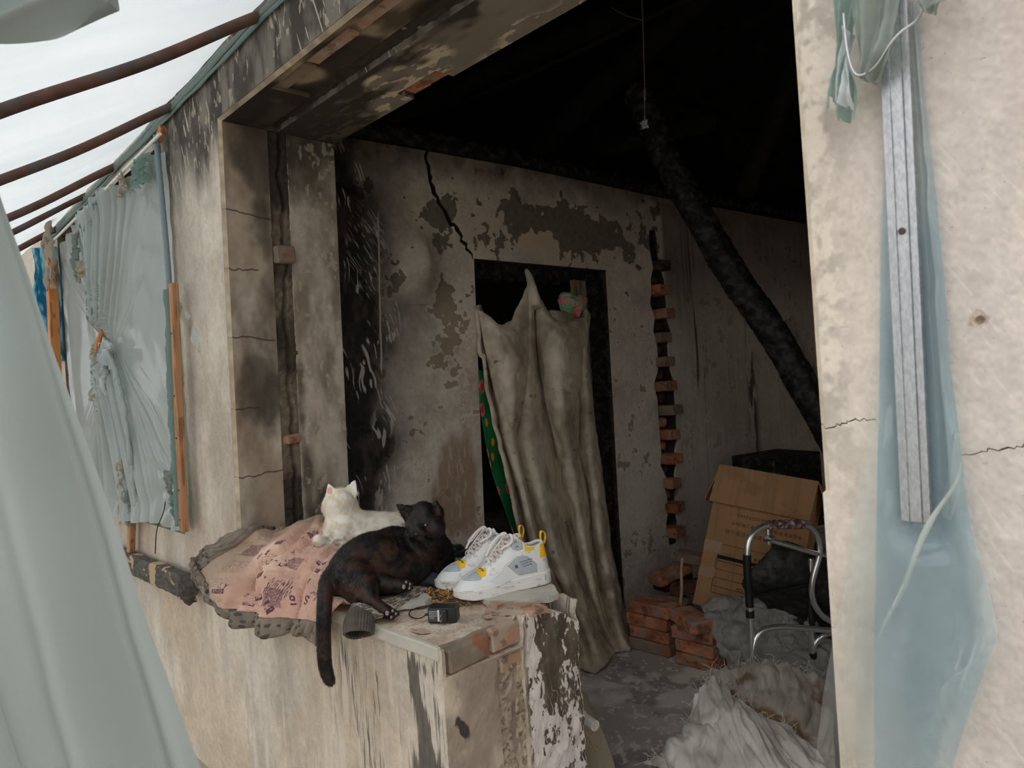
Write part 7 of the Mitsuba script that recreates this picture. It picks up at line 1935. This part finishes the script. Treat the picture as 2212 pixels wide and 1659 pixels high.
GL = {
    '中': [0,3072,3072,3072,3072,524280,524280,265240,265240,265240,265240,265240,524280,524280,265224,3072,3072,3072,3072,3072,3072,0],
    '山': [0,0,3072,3072,3072,3072,396312,396312,396312,396312,396312,396312,396312,396312,396312,396312,396312,524280,524280,24,8,0],
    '市': [0,2048,2048,3072,1048572,1048572,3072,3072,3072,262128,262128,199696,199696,199696,199696,199696,199856,199920,3072,3072,2048,0],
    '东': [0,4096,6144,12288,1048568,28672,24576,50688,50688,99840,262128,262136,1536,1536,34368,99936,198192,198168,394764,278016,6144,0],
    '升': [0,0,7360,30912,254144,1032384,49344,49344,49344,49344,1048572,1048572,49344,49344,49344,32960,98496,196800,458944,917696,192,0],
    '镇': [0,128,196736,200700,516480,786816,790520,527384,520184,68632,68632,102392,1043480,69624,68632,68632,73724,123424,116280,203804,0,0],
    '葵': [0,16512,16512,1048572,49344,17024,520800,13248,156056,254192,114912,262128,920604,3072,262128,7680,7936,29120,122992,491576,262144,0],
    '盈': [0,0,0,524224,49344,49280,130808,99352,93208,210968,408600,845552,802816,0,262128,209712,209712,209712,209712,1048572,0,0],
    '南': [0,3072,3072,3072,1048572,3072,3072,524280,401688,418200,401688,406296,458712,396312,396312,458712,396312,396312,396312,396536,0,0],
    '路': [0,256,516864,271104,271352,271888,274224,522592,98784,32960,295392,296760,327196,303100,296472,295960,308248,390168,1017368,526328,1032,0],
    '二': [0,0,0,0,262128,262128,0,0,0,0,0,0,0,0,0,0,0,1048572,1048572,0,0,0],
    '街': [0,67584,198656,133244,425728,789504,624640,198656,229372,395320,919568,1968144,658448,163600,133136,133136,133136,163728,195600,131312,131136,0],
    '号': [0,0,131040,98400,65568,65568,98400,131040,0,0,1048572,49152,49152,49152,131040,96,96,96,192,4032,0,0],
    '佛': [0,0,50368,99520,101568,229368,197832,459976,986312,1015800,746688,222400,224448,229372,199884,199884,198860,202956,209144,221376,147648,0],
    '康': [0,1024,1536,524284,394752,394752,458736,394768,394768,524284,394776,394768,458736,427520,452408,272352,278208,845424,886300,540160,0,0],
    '复': [0,0,32768,98304,262136,393216,917488,98352,98352,131056,98352,131056,24576,57344,131040,245952,422272,7936,65472,1032444,0,0],
    '器': [0,0,521208,406296,406296,406296,406296,521208,6336,4192,1048572,57728,49344,229488,1045500,930588,406296,406296,406296,521208,143888,0],
    '材': [0,32784,98352,98352,98352,98352,1048572,518140,114800,114800,254192,241840,496048,361264,886320,625712,100400,98352,98352,98800,32960,0],
    '有': [0,4096,12288,12288,1048572,24576,16384,49152,131056,114736,245808,442416,851952,573488,49200,65520,49200,49200,49184,49632,32768,0],
    '限': [0,0,520184,420888,280600,313368,299000,298008,296984,313368,282616,290176,288904,288920,379120,264288,264288,264368,266140,269836,262144,0],
    '公': [0,0,256,24960,49344,49344,98400,229424,199704,923676,268300,12288,12288,25024,49344,98400,99312,262128,229400,8,0,0],
    '司': [0,0,524272,524280,24,24,24,524184,24,24,261912,197400,197400,197400,197400,197400,261912,196632,131096,248,224,0],
    '品': [0,0,65504,49248,32864,32864,32864,65504,65504,0,0,0,521212,274956,274956,274956,274956,274956,521212,521212,262664,0],
    '名': [0,4096,12288,28672,65520,114784,229568,410048,25472,16128,7168,30720,131056,1032240,311344,49200,49200,49200,65520,49200,32784,0],
    '数': [0,32768,317824,446848,184704,1047936,123900,258840,449296,837520,558512,98480,1046752,200928,143456,467168,123376,61880,243484,921100,0,0],
    '量': [0,0,262128,196656,262128,196656,262128,0,1048572,0,262128,199728,262128,199728,262128,3072,3072,262136,3072,1048572,0,0],
    '重': [0,0,16368,261888,3072,1048572,3072,3072,262128,199728,262128,199728,199728,262128,3072,3072,524280,3072,3072,1048572,0,0],
    '台': [0,4096,12288,12288,24960,49344,98400,196720,524272,523800,8,0,131040,131040,65568,65568,65568,65568,131040,131040,65568,0],
    '箱': [0,0,197376,197376,524284,427712,838752,34880,34808,116248,1045512,99848,116728,254984,242696,432120,820744,558088,34328,34808,33800,0],
    '多': [0,2048,6144,16352,57536,115136,484224,14080,7168,31104,254720,495612,7192,28728,126064,34528,960,3840,64512,516096,393216,0],
    '功': [0,0,256,256,1040640,1040640,106492,102396,98572,98572,99084,99084,99084,127500,259592,1017352,527368,7192,14360,28920,0,0],
    '能': [0,66048,66304,221976,406512,422848,1047296,772,780,521212,266240,267008,520968,406328,267232,520960,406276,267012,267012,324604,262144,0],
    '折': [0,65536,65784,69600,68608,232448,1043456,68608,68608,69628,68704,126048,1018976,985184,67680,71776,71776,71776,77920,471136,0,0],
    '叠': [0,0,131040,24960,16256,123104,522232,144176,254432,254960,398872,524280,262152,393160,98400,131040,98400,131040,98400,1048572,0,0],
    '坐': [0,0,35872,35936,101472,101440,101568,249056,159152,421656,798476,527360,3072,524280,262128,3072,3072,3072,3072,1048572,0,0],
    '便': [0,0,49152,131068,98688,196992,212984,471432,471432,999416,733576,209288,209288,212984,196864,209664,203264,200192,204768,225532,16384,0],
    '椅': [0,65664,65664,73720,65920,229760,1033184,200248,235528,245756,507928,475160,331672,854168,592024,592024,69528,67608,65560,65776,0,0],
}


def glyphs(txt, h):
    """Lettering read along +x: Chinese characters as runs of small bars, other signs from the outline font."""
    x, out = 0.0, []
    px = h / 19.0
    for part_ in txt:
        if part_ in GL:
            rows = GL[part_]
            for i, row in enumerate(rows):
                b = format(row, '022b')
                j = 0
                while j < 22:
                    if b[j] == '1':
                        e = j
                        while e < 22 and b[e] == '1':
                            e += 1
                        out.append((x + j * px, (20 - i) * px, (e - j) * px))
                        j = e
                    else:
                        j += 1
            x += 22.5 * px
        elif part_ == ' ':
            x += 8 * px
        else:
            m = meshkit.text_mesh(part_, h * 0.78, 0.0006)
            w = m.vertices[:, 0].max()
            out.append((m, x))
            x += w + 2.5 * px
    bars = [o for o in out if len(o) == 3]
    ms = []
    if bars:
        b0 = np.array([[0, 0, 0], [1, 0, 0], [1, 1, 0], [0, 1, 0], [0, 0, 1], [1, 0, 1], [1, 1, 1], [0, 1, 1]], float)
        fq = np.array([[4, 5, 6], [4, 6, 7], [0, 2, 1], [0, 3, 2], [0, 1, 5], [0, 5, 4], [1, 2, 6], [1, 6, 5], [2, 3, 7], [2, 7, 6], [3, 0, 4], [3, 4, 7]])
        vs = np.vstack([b0 * [w, px, 0.0006] + [x0, y0, 0] for x0, y0, w in bars])
        ms.append(trimesh.Trimesh(vs, np.vstack([fq + 8 * i for i in range(len(bars))]), process=False))
    for m, x0 in (o for o in out if len(o) == 2):
        m = m.copy()
        m.vertices[:, 0] += x0
        ms.append(m)
    return cat_(*ms), x


def on_box(txt, xr, y, h):
    """Printed upside down: the line starts at its right end xr and runs left."""
    m, w = glyphs(txt, h)
    return put(m, BM @ np.array([[-1, 0, 0, xr], [0, -1, 0, y], [0, 0, 1, 0.0004], [0, 0, 0, 1.0]]))


pr = [on_box('86615000 18022182661', 0.42, BH - 0.235, 0.020), on_box('中山市东升镇葵盈南路中二街39号', 0.452, BH - 0.275, 0.019), on_box('佛山市康复器材有限公司', 0.375, BH - 0.318, 0.022), on_box('康复器材', 0.46, BH - 0.40, 0.028),
      on_box('品名 数量 重量', 0.33, 0.288, 0.016), on_box('200 KG', 0.30, 0.212, 0.019), on_box('1台箱', 0.29, 0.170, 0.019), on_box('57x23x81 CM', 0.345, 0.128, 0.019), on_box('多功能折叠坐便椅', 0.35, 0.088, 0.019)]
x0, x1 = 0.075, 0.40
ln = [rbox(x1 - x0, 0.0022, 0.0006, 0.0002)]
bars = []
for y in (0.085, 0.118, 0.160, 0.202, 0.243, 0.327):
    bars.append(put(rbox(x1 - x0, 0.0024, 0.0008, 0.0002), BM @ frame([(x0 + x1) / 2, y - 0.007, 0.0005], [1, 0, 0], [0, 1, 0])))
bars.append(put(rbox(x1 - x0, 0.018, 0.0008, 0.0002), BM @ frame([(x0 + x1) / 2, 0.256, 0.0005], [1, 0, 0], [0, 1, 0])))
for x in (x0, x1):
    bars.append(put(rbox(0.0024, 0.242, 0.0008, 0.0002), BM @ frame([x, 0.199, 0.0005], [1, 0, 0], [0, 1, 0])))
obj(xk + '__printed_text', cat_(*(pr + bars)), 'm_print_dark', label='upside-down print with a table')

# ------------------------------------------------------------------ walking frame
mat('m_chrome', C(228, 228, 226), 0.24, 0.5, metallic=0.9)
mat('m_rubber', C(22, 22, 23), 0.5, 0.4)
mat('m_grip', lambda p, n, uv: mix(C(64, 64, 66), C(150, 150, 152), smoothstep(0.4, 0.7, f3(p, 60, 2))), 0.25, 0.5)
mat('m_red', C(190, 36, 40), 0.5, 0.4)
wk_ = thing('walking_frame', 'chrome walking frame with a taped handle standing in front of the cardboard box', 'walking frame')
wm_ = np.array(D['w_main'])
wm_[0, 2] = 0.02
main = crv(np.vstack([wm_[:1], wm_[1:]]), 260)
obj(wk_ + '__side_tube', tube(main, 0.0128, 16), 'm_chrome', smooth=True)
for nm, r in (('w_rear', 0.0118), ('w_cross', 0.011), ('w_mid', 0.0125), ('w_low', 0.0115), ('w_back1', 0.009)):
    p = np.array(D[nm])
    if nm == 'w_rear':
        p = np.vstack([p, [p[-1, 0], p[-1, 1], 0.01]])
    obj(f'{wk_}__{dict(w_rear="rear_leg", w_cross="cross_bar", w_mid="brace", w_low="brace", w_back1="brace")[nm]}', tube(crv(p, 90), r, 14), 'm_chrome' if nm != 'w_back1' else 'm_rubber', smooth=True)
    if nm in ('w_mid', 'w_low'):
        q = p[0]
        obj(wk_ + '__bolt', tube(np.array([q + [-0.02, 0, -0.04], q + [0.024, 0.012, -0.04]]), 0.0035, 8), 'm_chrome')


def along(path, t0, t1, r, n=24, **k):
    s = np.r_[0, np.cumsum(np.linalg.norm(np.diff(path, axis=0), axis=1))]
    q = np.linspace(t0, t1, n)
    return tube(np.stack([np.interp(q, s, path[:, i]) for i in range(3)], 1), r, 16, **k)


obj(wk_ + '__leg_sleeve', along(main, 0.385, 0.60, 0.0165), 'm_rubber', smooth=40)
for t in (0.355, 0.125):
    obj(wk_ + '__clamp_ring', along(main, t - 0.014, t + 0.014, 0.0172), 'm_rubber', smooth=40)
ta = float(np.linalg.norm(np.diff(main, axis=0), axis=1).cumsum()[np.argmin(((main[1:] - wm_[5]) ** 2).sum(1))])
g = along(main, ta + 0.02, ta + 0.185, 0.0185 + 0.0018 * np.sin(np.linspace(0, 40, 60)), 60)
gk = obj(wk_ + '__handle_grip', g, 'm_grip', smooth=True)
s = np.r_[0, np.cumsum(np.linalg.norm(np.diff(main, axis=0), axis=1))]
for i in range(6):
    c = np.array([np.interp(ta + 0.035 + 0.026 * i, s, main[:, k]) for k in range(3)])
    d = unit(np.array([np.interp(ta + 0.045 + 0.026 * i, s, main[:, k]) for k in range(3)]) - c)
    d = unit(d + [0.25, 0, 0.2])
    e1_ = unit(np.cross(d, [0, 0, 1]))
    e2_ = np.cross(d, e1_)
    a = np.linspace(0, 2 * np.pi, 30)
    obj(gk + '__red_band', tube(c + 0.0198 * (np.cos(a)[:, None] * e1_ + np.sin(a)[:, None] * e2_), 0.0016, 6), 'm_red')
wc = np.array(D['w_cross'])
obj(wk_ + '__knob', put(tm(Manifold.sphere(0.022, 24).scale([1.1, 1, 0.62])), frame(wc[0] + [0.004, 0, 0.008], [1, 0.6, 0.1], [0, 1, 0])), 'm_grip', smooth=True)
obj(wk_ + '__knob_stem', tube(np.array([wc[0] + [0, 0, 0.045], wc[0] + [0, 0, -0.02]]), 0.008, 12), 'm_chrome', smooth=True)
rl = np.array(D['w_rear'])
obj(wk_ + '__leg_sleeve', tube(np.array([rl[1] + [0, 0, 0.03], rl[1] + [0, 0, -0.10]]), 0.0155, 14), 'm_rubber', smooth=40)
obj(wk_ + '__clamp_ring', tube(np.array([[rl[3][0], rl[3][1], 0.13], [rl[3][0], rl[3][1], 0.10]]), 0.0155, 14), 'm_rubber', smooth=40)
for p in (wm_[0], rl[3]):
    obj(wk_ + '__rubber_foot', tube(np.array([[p[0], p[1], 0.002], [p[0], p[1], 0.045]]), [0.019, 0.016], 16), 'm_rubber', smooth=40)

# black bag slung in the frame, clear sheet over the heap
mat('m_black_cloth', lambda p, n, uv: mix(C(26, 25, 25), C(62, 58, 55), smoothstep(0.45, 0.75, f3(p, 18, 4))), 0.55, 0.35, bump=rough_bump, scale=0.003)


def crumple(name, nu, nv, amp, seed, k=3, pleat=0.0, fq=20):
    P, U, V = spline_grid(D[name], nu, nv, k)
    N = grid_normals(P)
    N = N * np.sign((N * (EYE - P)).sum(-1, keepdims=True))
    w = np.abs(nz(P, fq, 3, seed)) * 2 * amp + amp * nz(P, fq * 0.4, 2, seed + 3) + amp * 0.5 * np.abs(nz(P, fq * 2.3, 2, seed + 5))
    w = w + pleat * np.abs(np.sin(V * 40 + 9 * nz(P, 3, 2, seed)))
    return P + N * w[..., None], U, V


P, U, V = crumple('wbag', 120, 120, 0.014, 5, fq=12)
P[..., 2] = np.maximum(P[..., 2], 0.03)
obj('black_cloth_bag', sheet(P, 0.006), 'm_black_cloth', 'slack black cloth bag hanging inside the walking frame', 'bag', smooth=True)
thin('m_heap_film', lambda p, n, uv: mix(C(150, 147, 139), C(196, 193, 186), f3(p, 7, 4)), 0.3, 0.3, 0.14)
P, U, V = crumple('pile', 240, 260, 0.055, 9, fq=10)
P[..., 2] = np.maximum(P[..., 2], 0.006)
obj('plastic_sheet', film(P), 'm_heap_film', 'crumpled clear plastic sheet over the heap behind the walking frame', 'plastic sheet', smooth=True)
P2 = P + np.array(FWD) * 0.06 - [0, 0, 0.03]
P2[..., 2] = np.maximum(P2[..., 2], 0.004)
obj('dark_bundle', sheet(P2[::4, 70::4], 0.02), 'm_black_cloth', 'dark bundle lying under the crumpled clear plastic', 'bundle', smooth=True)


# woven sacks with frayed edges
def weave(p, n, uv):
    return 0.5 * fbm(p.x * 60, p.y * 60, p.z * 60, 2) + 0.25 * dr.sin(uv.x * 900) * 0.5 + 0.25 * dr.sin(uv.y * 900) * 0.5


def sack_col(stain):
    def col(p, n, uv):
        c = mix(mix(C(188, 182, 174), C(226, 222, 214), smoothstep(0.3, 0.7, f3(p, 8, 3))), C(170, 152, 132), 0.6 * stain)
        c = mix(c, C(150, 142, 132), 0.4 * smoothstep(0.55, 0.7, fbm(uv.y * 24, uv.x * 4, 3, 3)))
        return mix(c, C(128, 98, 66), stain * smoothstep(0.5, 0.64, f3(p, 7, 4)))
    return col


mat('m_sack', sack_col(0.12), 0.6, 0.3)
mat('m_sack_stained', sack_col(0.85), 0.6, 0.3)
mat('m_thread', C(206, 200, 190), 0.7, 0.2)


def sack(nm, mm, label, amp, pleat, seed, edges):
    P, U, V = crumple(nm, 190, 200, amp * 0.4, seed, pleat=pleat, fq=5)
    N = grid_normals(P)
    N = N * np.sign((N * (EYE - P)).sum(-1, keepdims=True))
    q = np.stack([V * 9 + 1.5 * np.sin(3 * U + seed), U * 2.2, 0 * U + seed], -1)
    P = P + N * (amp * (2.2 * np.abs(meshkit.fbm(q, 3, seed) - 0.5) + 0.16 * np.abs(nz(q, 2.6, 3, seed + 2))) * 1.0)[..., None]
    P[..., 2] = np.maximum(P[..., 2], 0.01)
    k = thing('woven_sack', label, 'sack')
    uv = np.stack([U, V], -1)
    m, w = sheet(P, 0.003, None, uv)
    obj(k + '__fabric', m, mm, smooth=True, uv=w)
    r = np.random.default_rng(seed)
    th = []
    N = grid_normals(P)
    for e in edges:
        E = {'top': P[0], 'left': P[:, 0]}[e]
        for i in range(70):
            q = r.integers(0, len(E))
            d = unit(r.normal(0, 1, 3) + [-0.4, 0, 0.55])
            L = r.uniform(0.01, 0.04)
            th.append(tube(crv([E[q], E[q] + d * L * 0.5 + 0.006 * r.normal(0, 1, 3), E[q] + d * L + 0.012 * r.normal(0, 1, 3)], 6), 0.0008, 4, False))
    obj(k + '__frayed_threads', cat_(*th), 'm_thread', kind='stuff')
    return k


sack('sack2', 'm_sack_stained', 'brown-stained woven sack lying behind the whiter one, around the walking frame\'s leg', 0.04, 0.0, 4, ('top', 'left'))
sack('sack1', 'm_sack', 'whitish woven plastic sack with a frayed mouth, nearest on the floor', 0.042, 0.0, 7, ('top', 'left'))

# ------------------------------------------------------------------ loose bricks, sticks, pipe
BR = [('left stack, lowest', [-2.175, 2.955, 0.031], 0.03, .24), ('left stack, second from below', [-2.17, 2.955, 0.0935], -0.02, .24), ('left stack, third from below', [-2.18, 2.95, 0.1555], 0.03, .24), ('left stack, topmost', [-2.165, 2.955, 0.2175], -0.05, .245),
      ('right stack, lowest', [-1.895, 2.945, 0.031], 0.05, .205), ('right stack, second from below', [-1.89, 2.94, 0.0935], -0.03, .205), ('right stack, third from below', [-1.905, 2.94, 0.1555], 0.06, .215), ('right stack, topmost and turned askew', [-1.915, 2.90, 0.2175], -0.55, .24)]
for i, (lab, c, rot, L) in enumerate(BR):
    mm = ('m_brick_grey', 'm_brick', 'm_brick', 'm_brick', 'm_brick', 'm_brick', 'm_brick', 'm_brick')[i]
    obj('brick', put(brick_mesh(L, 0.118 if i < 4 or i == 7 else 0.155, 0.058, 200 + i, 0.0025, 0.006), frame(c, [math.cos(rot), math.sin(rot), 0], [-math.sin(rot), math.cos(rot), 0])), mm, f'orange brick of the {lab}' if mm == 'm_brick' else f'grey-brown brick of the {lab}', 'brick', smooth=30)
LB = [('grey brick lying flat behind the left stack', [-2.19, 3.10, 0.19], 0.25, 'm_brick_grey', 0.0), ('grey brick under the one behind the left stack', [-2.20, 3.12, 0.12], 0.1, 'm_brick_grey', 0.0), ('orange brick standing askew against the inner wall behind the stick', [-2.40, 3.45, 0.24], 1.2, 'm_brick', 0.25),
      ('pale mortared brick leaning above the stick', [-2.26, 3.52, 0.33], 0.5, 'm_brick_grey', -0.2), ('sooty brick lowest in the broken corner of the inner wall', [-2.46, 3.56, 0.16], 1.4, 'm_brick_sooty', 0.05), ('grey brick at the bottom of the heap against the inner wall', [-2.35, 3.34, 0.10], 0.9, 'm_brick_grey', 0.1),
      ('orange brick half under the clear plastic', [-1.74, 3.06, 0.034], -0.9, 'm_brick', 0.05), ('brick base under the heap behind the left stack', [-2.20, 3.12, 0.04], 0.2, 'm_brick_grey', 0.0), ('sooty brick stuck in the heap by the box', [-2.20, 3.36, 0.22], 0.5, 'm_brick_sooty', 0.2), ('grey brick under the leaning cardboard box', [-1.98, 3.2, 0.09], 0.3, 'm_brick_grey', 0.0), ('lowest brick under the cardboard box', [-1.96, 3.2, 0.03], 0.2, 'm_brick', 0.0)]
for i, (lab, c, rot, mm, tilt) in enumerate(LB):
    obj('brick', put(brick_mesh(0.235, 0.115, 0.058, 240 + i, 0.004, 0.008), frame(c, [math.cos(rot), math.sin(rot), tilt], [-math.sin(rot), math.cos(rot), 0])), mm, lab, 'brick', smooth=30)
mat('m_stick', wood_col(C(150, 118, 84), C(198, 168, 128), 120.0), 0.8, 0.2)
s1 = np.array(D['stick1'])
obj('stick', tube(crv(np.vstack([s1, s1[-1:] + [0.02, -0.02, -0.12]]), 30), 0.0075, 10), 'm_stick', 'thin pale stick standing upright in the brick heap', 'stick', smooth=True)
s2 = np.array(D['stick2'])
obj('stick', tube(crv(np.vstack([s2, s2[-1:] + [0.03, -0.02, -0.10]]), 30), 0.0045, 8), 'm_dark_wire', 'thin dark twig leaning between the pale stick and the box', 'stick', smooth=True)
p0, p1 = (np.array(q) for q in D['pvc'])
d = unit(p1 - p0)
pk_ = thing('pvc_pipe', 'short white plastic pipe sticking out behind the low wall', 'pipe')
po_ = tm(Manifold.cylinder(0.40, 0.0172, 0.0172, 40) - Manifold.cylinder(0.5, 0.0125, 0.0125, 40).translate([0, 0, 0.02]))
mat('m_pvc', lambda p, n, uv: mix(C(226, 222, 214), C(244, 241, 235), f3(p, 30, 3)), 0.4, 0.45)
mat('m_pink_inside', C(196, 142, 124), 0.7, 0.2)
PM = np.eye(4)
e1_ = unit(np.cross(d, [0, 0, 1]))
PM[:3, 0], PM[:3, 1], PM[:3, 2] = e1_, np.cross(d, e1_), d
PM[:3, 3] = p1 - d * 0.40
obj(pk_ + '__tube', put(po_, PM), 'm_pvc', smooth=40)
obj(pk_ + '__bore', put(tm(Manifold.cylinder(0.05, 0.0126, 0.0126, 30).translate([0, 0, 0.33])), PM), 'm_pink_inside', smooth=40)
obj(pk_ + '__collar', put(tm(Manifold.cylinder(0.018, 0.0205, 0.0205, 40) - Manifold.cylinder(0.02, 0.017, 0.017, 40)).copy(), PM @ frame([0, 0, 0.318], [1, 0, 0], [0, 1, 0])), 'm_pvc', smooth=40)
obj('stick', tube(crv(D['stick3'], 16), 0.0032, 8), 'm_stick', 'thin stick under the white plastic pipe', 'stick', smooth=True)


def rusty_col(p, n, uv):
    c = mix(C(140, 128, 108), C(172, 160, 138), f3(p, 9, 3))
    return mix(c, C(150, 84, 50), 0.85 * smoothstep(0.62, 0.72, f3(p, 17, 4)))


mat('m_rusty_sheet', rusty_col, 0.7, 0.25)
P, U, V = spline_grid(D['rust_sheet'], 50, 30, k=2)
P = P + np.array(FWD) * 0.34 - [0, 0, 0.035]
obj('rusty_panel', sheet(P, 0.006), 'm_rusty_sheet', 'dull beige panel with rust spots leaning behind the low wall, under the white pipe', 'panel', smooth=True)
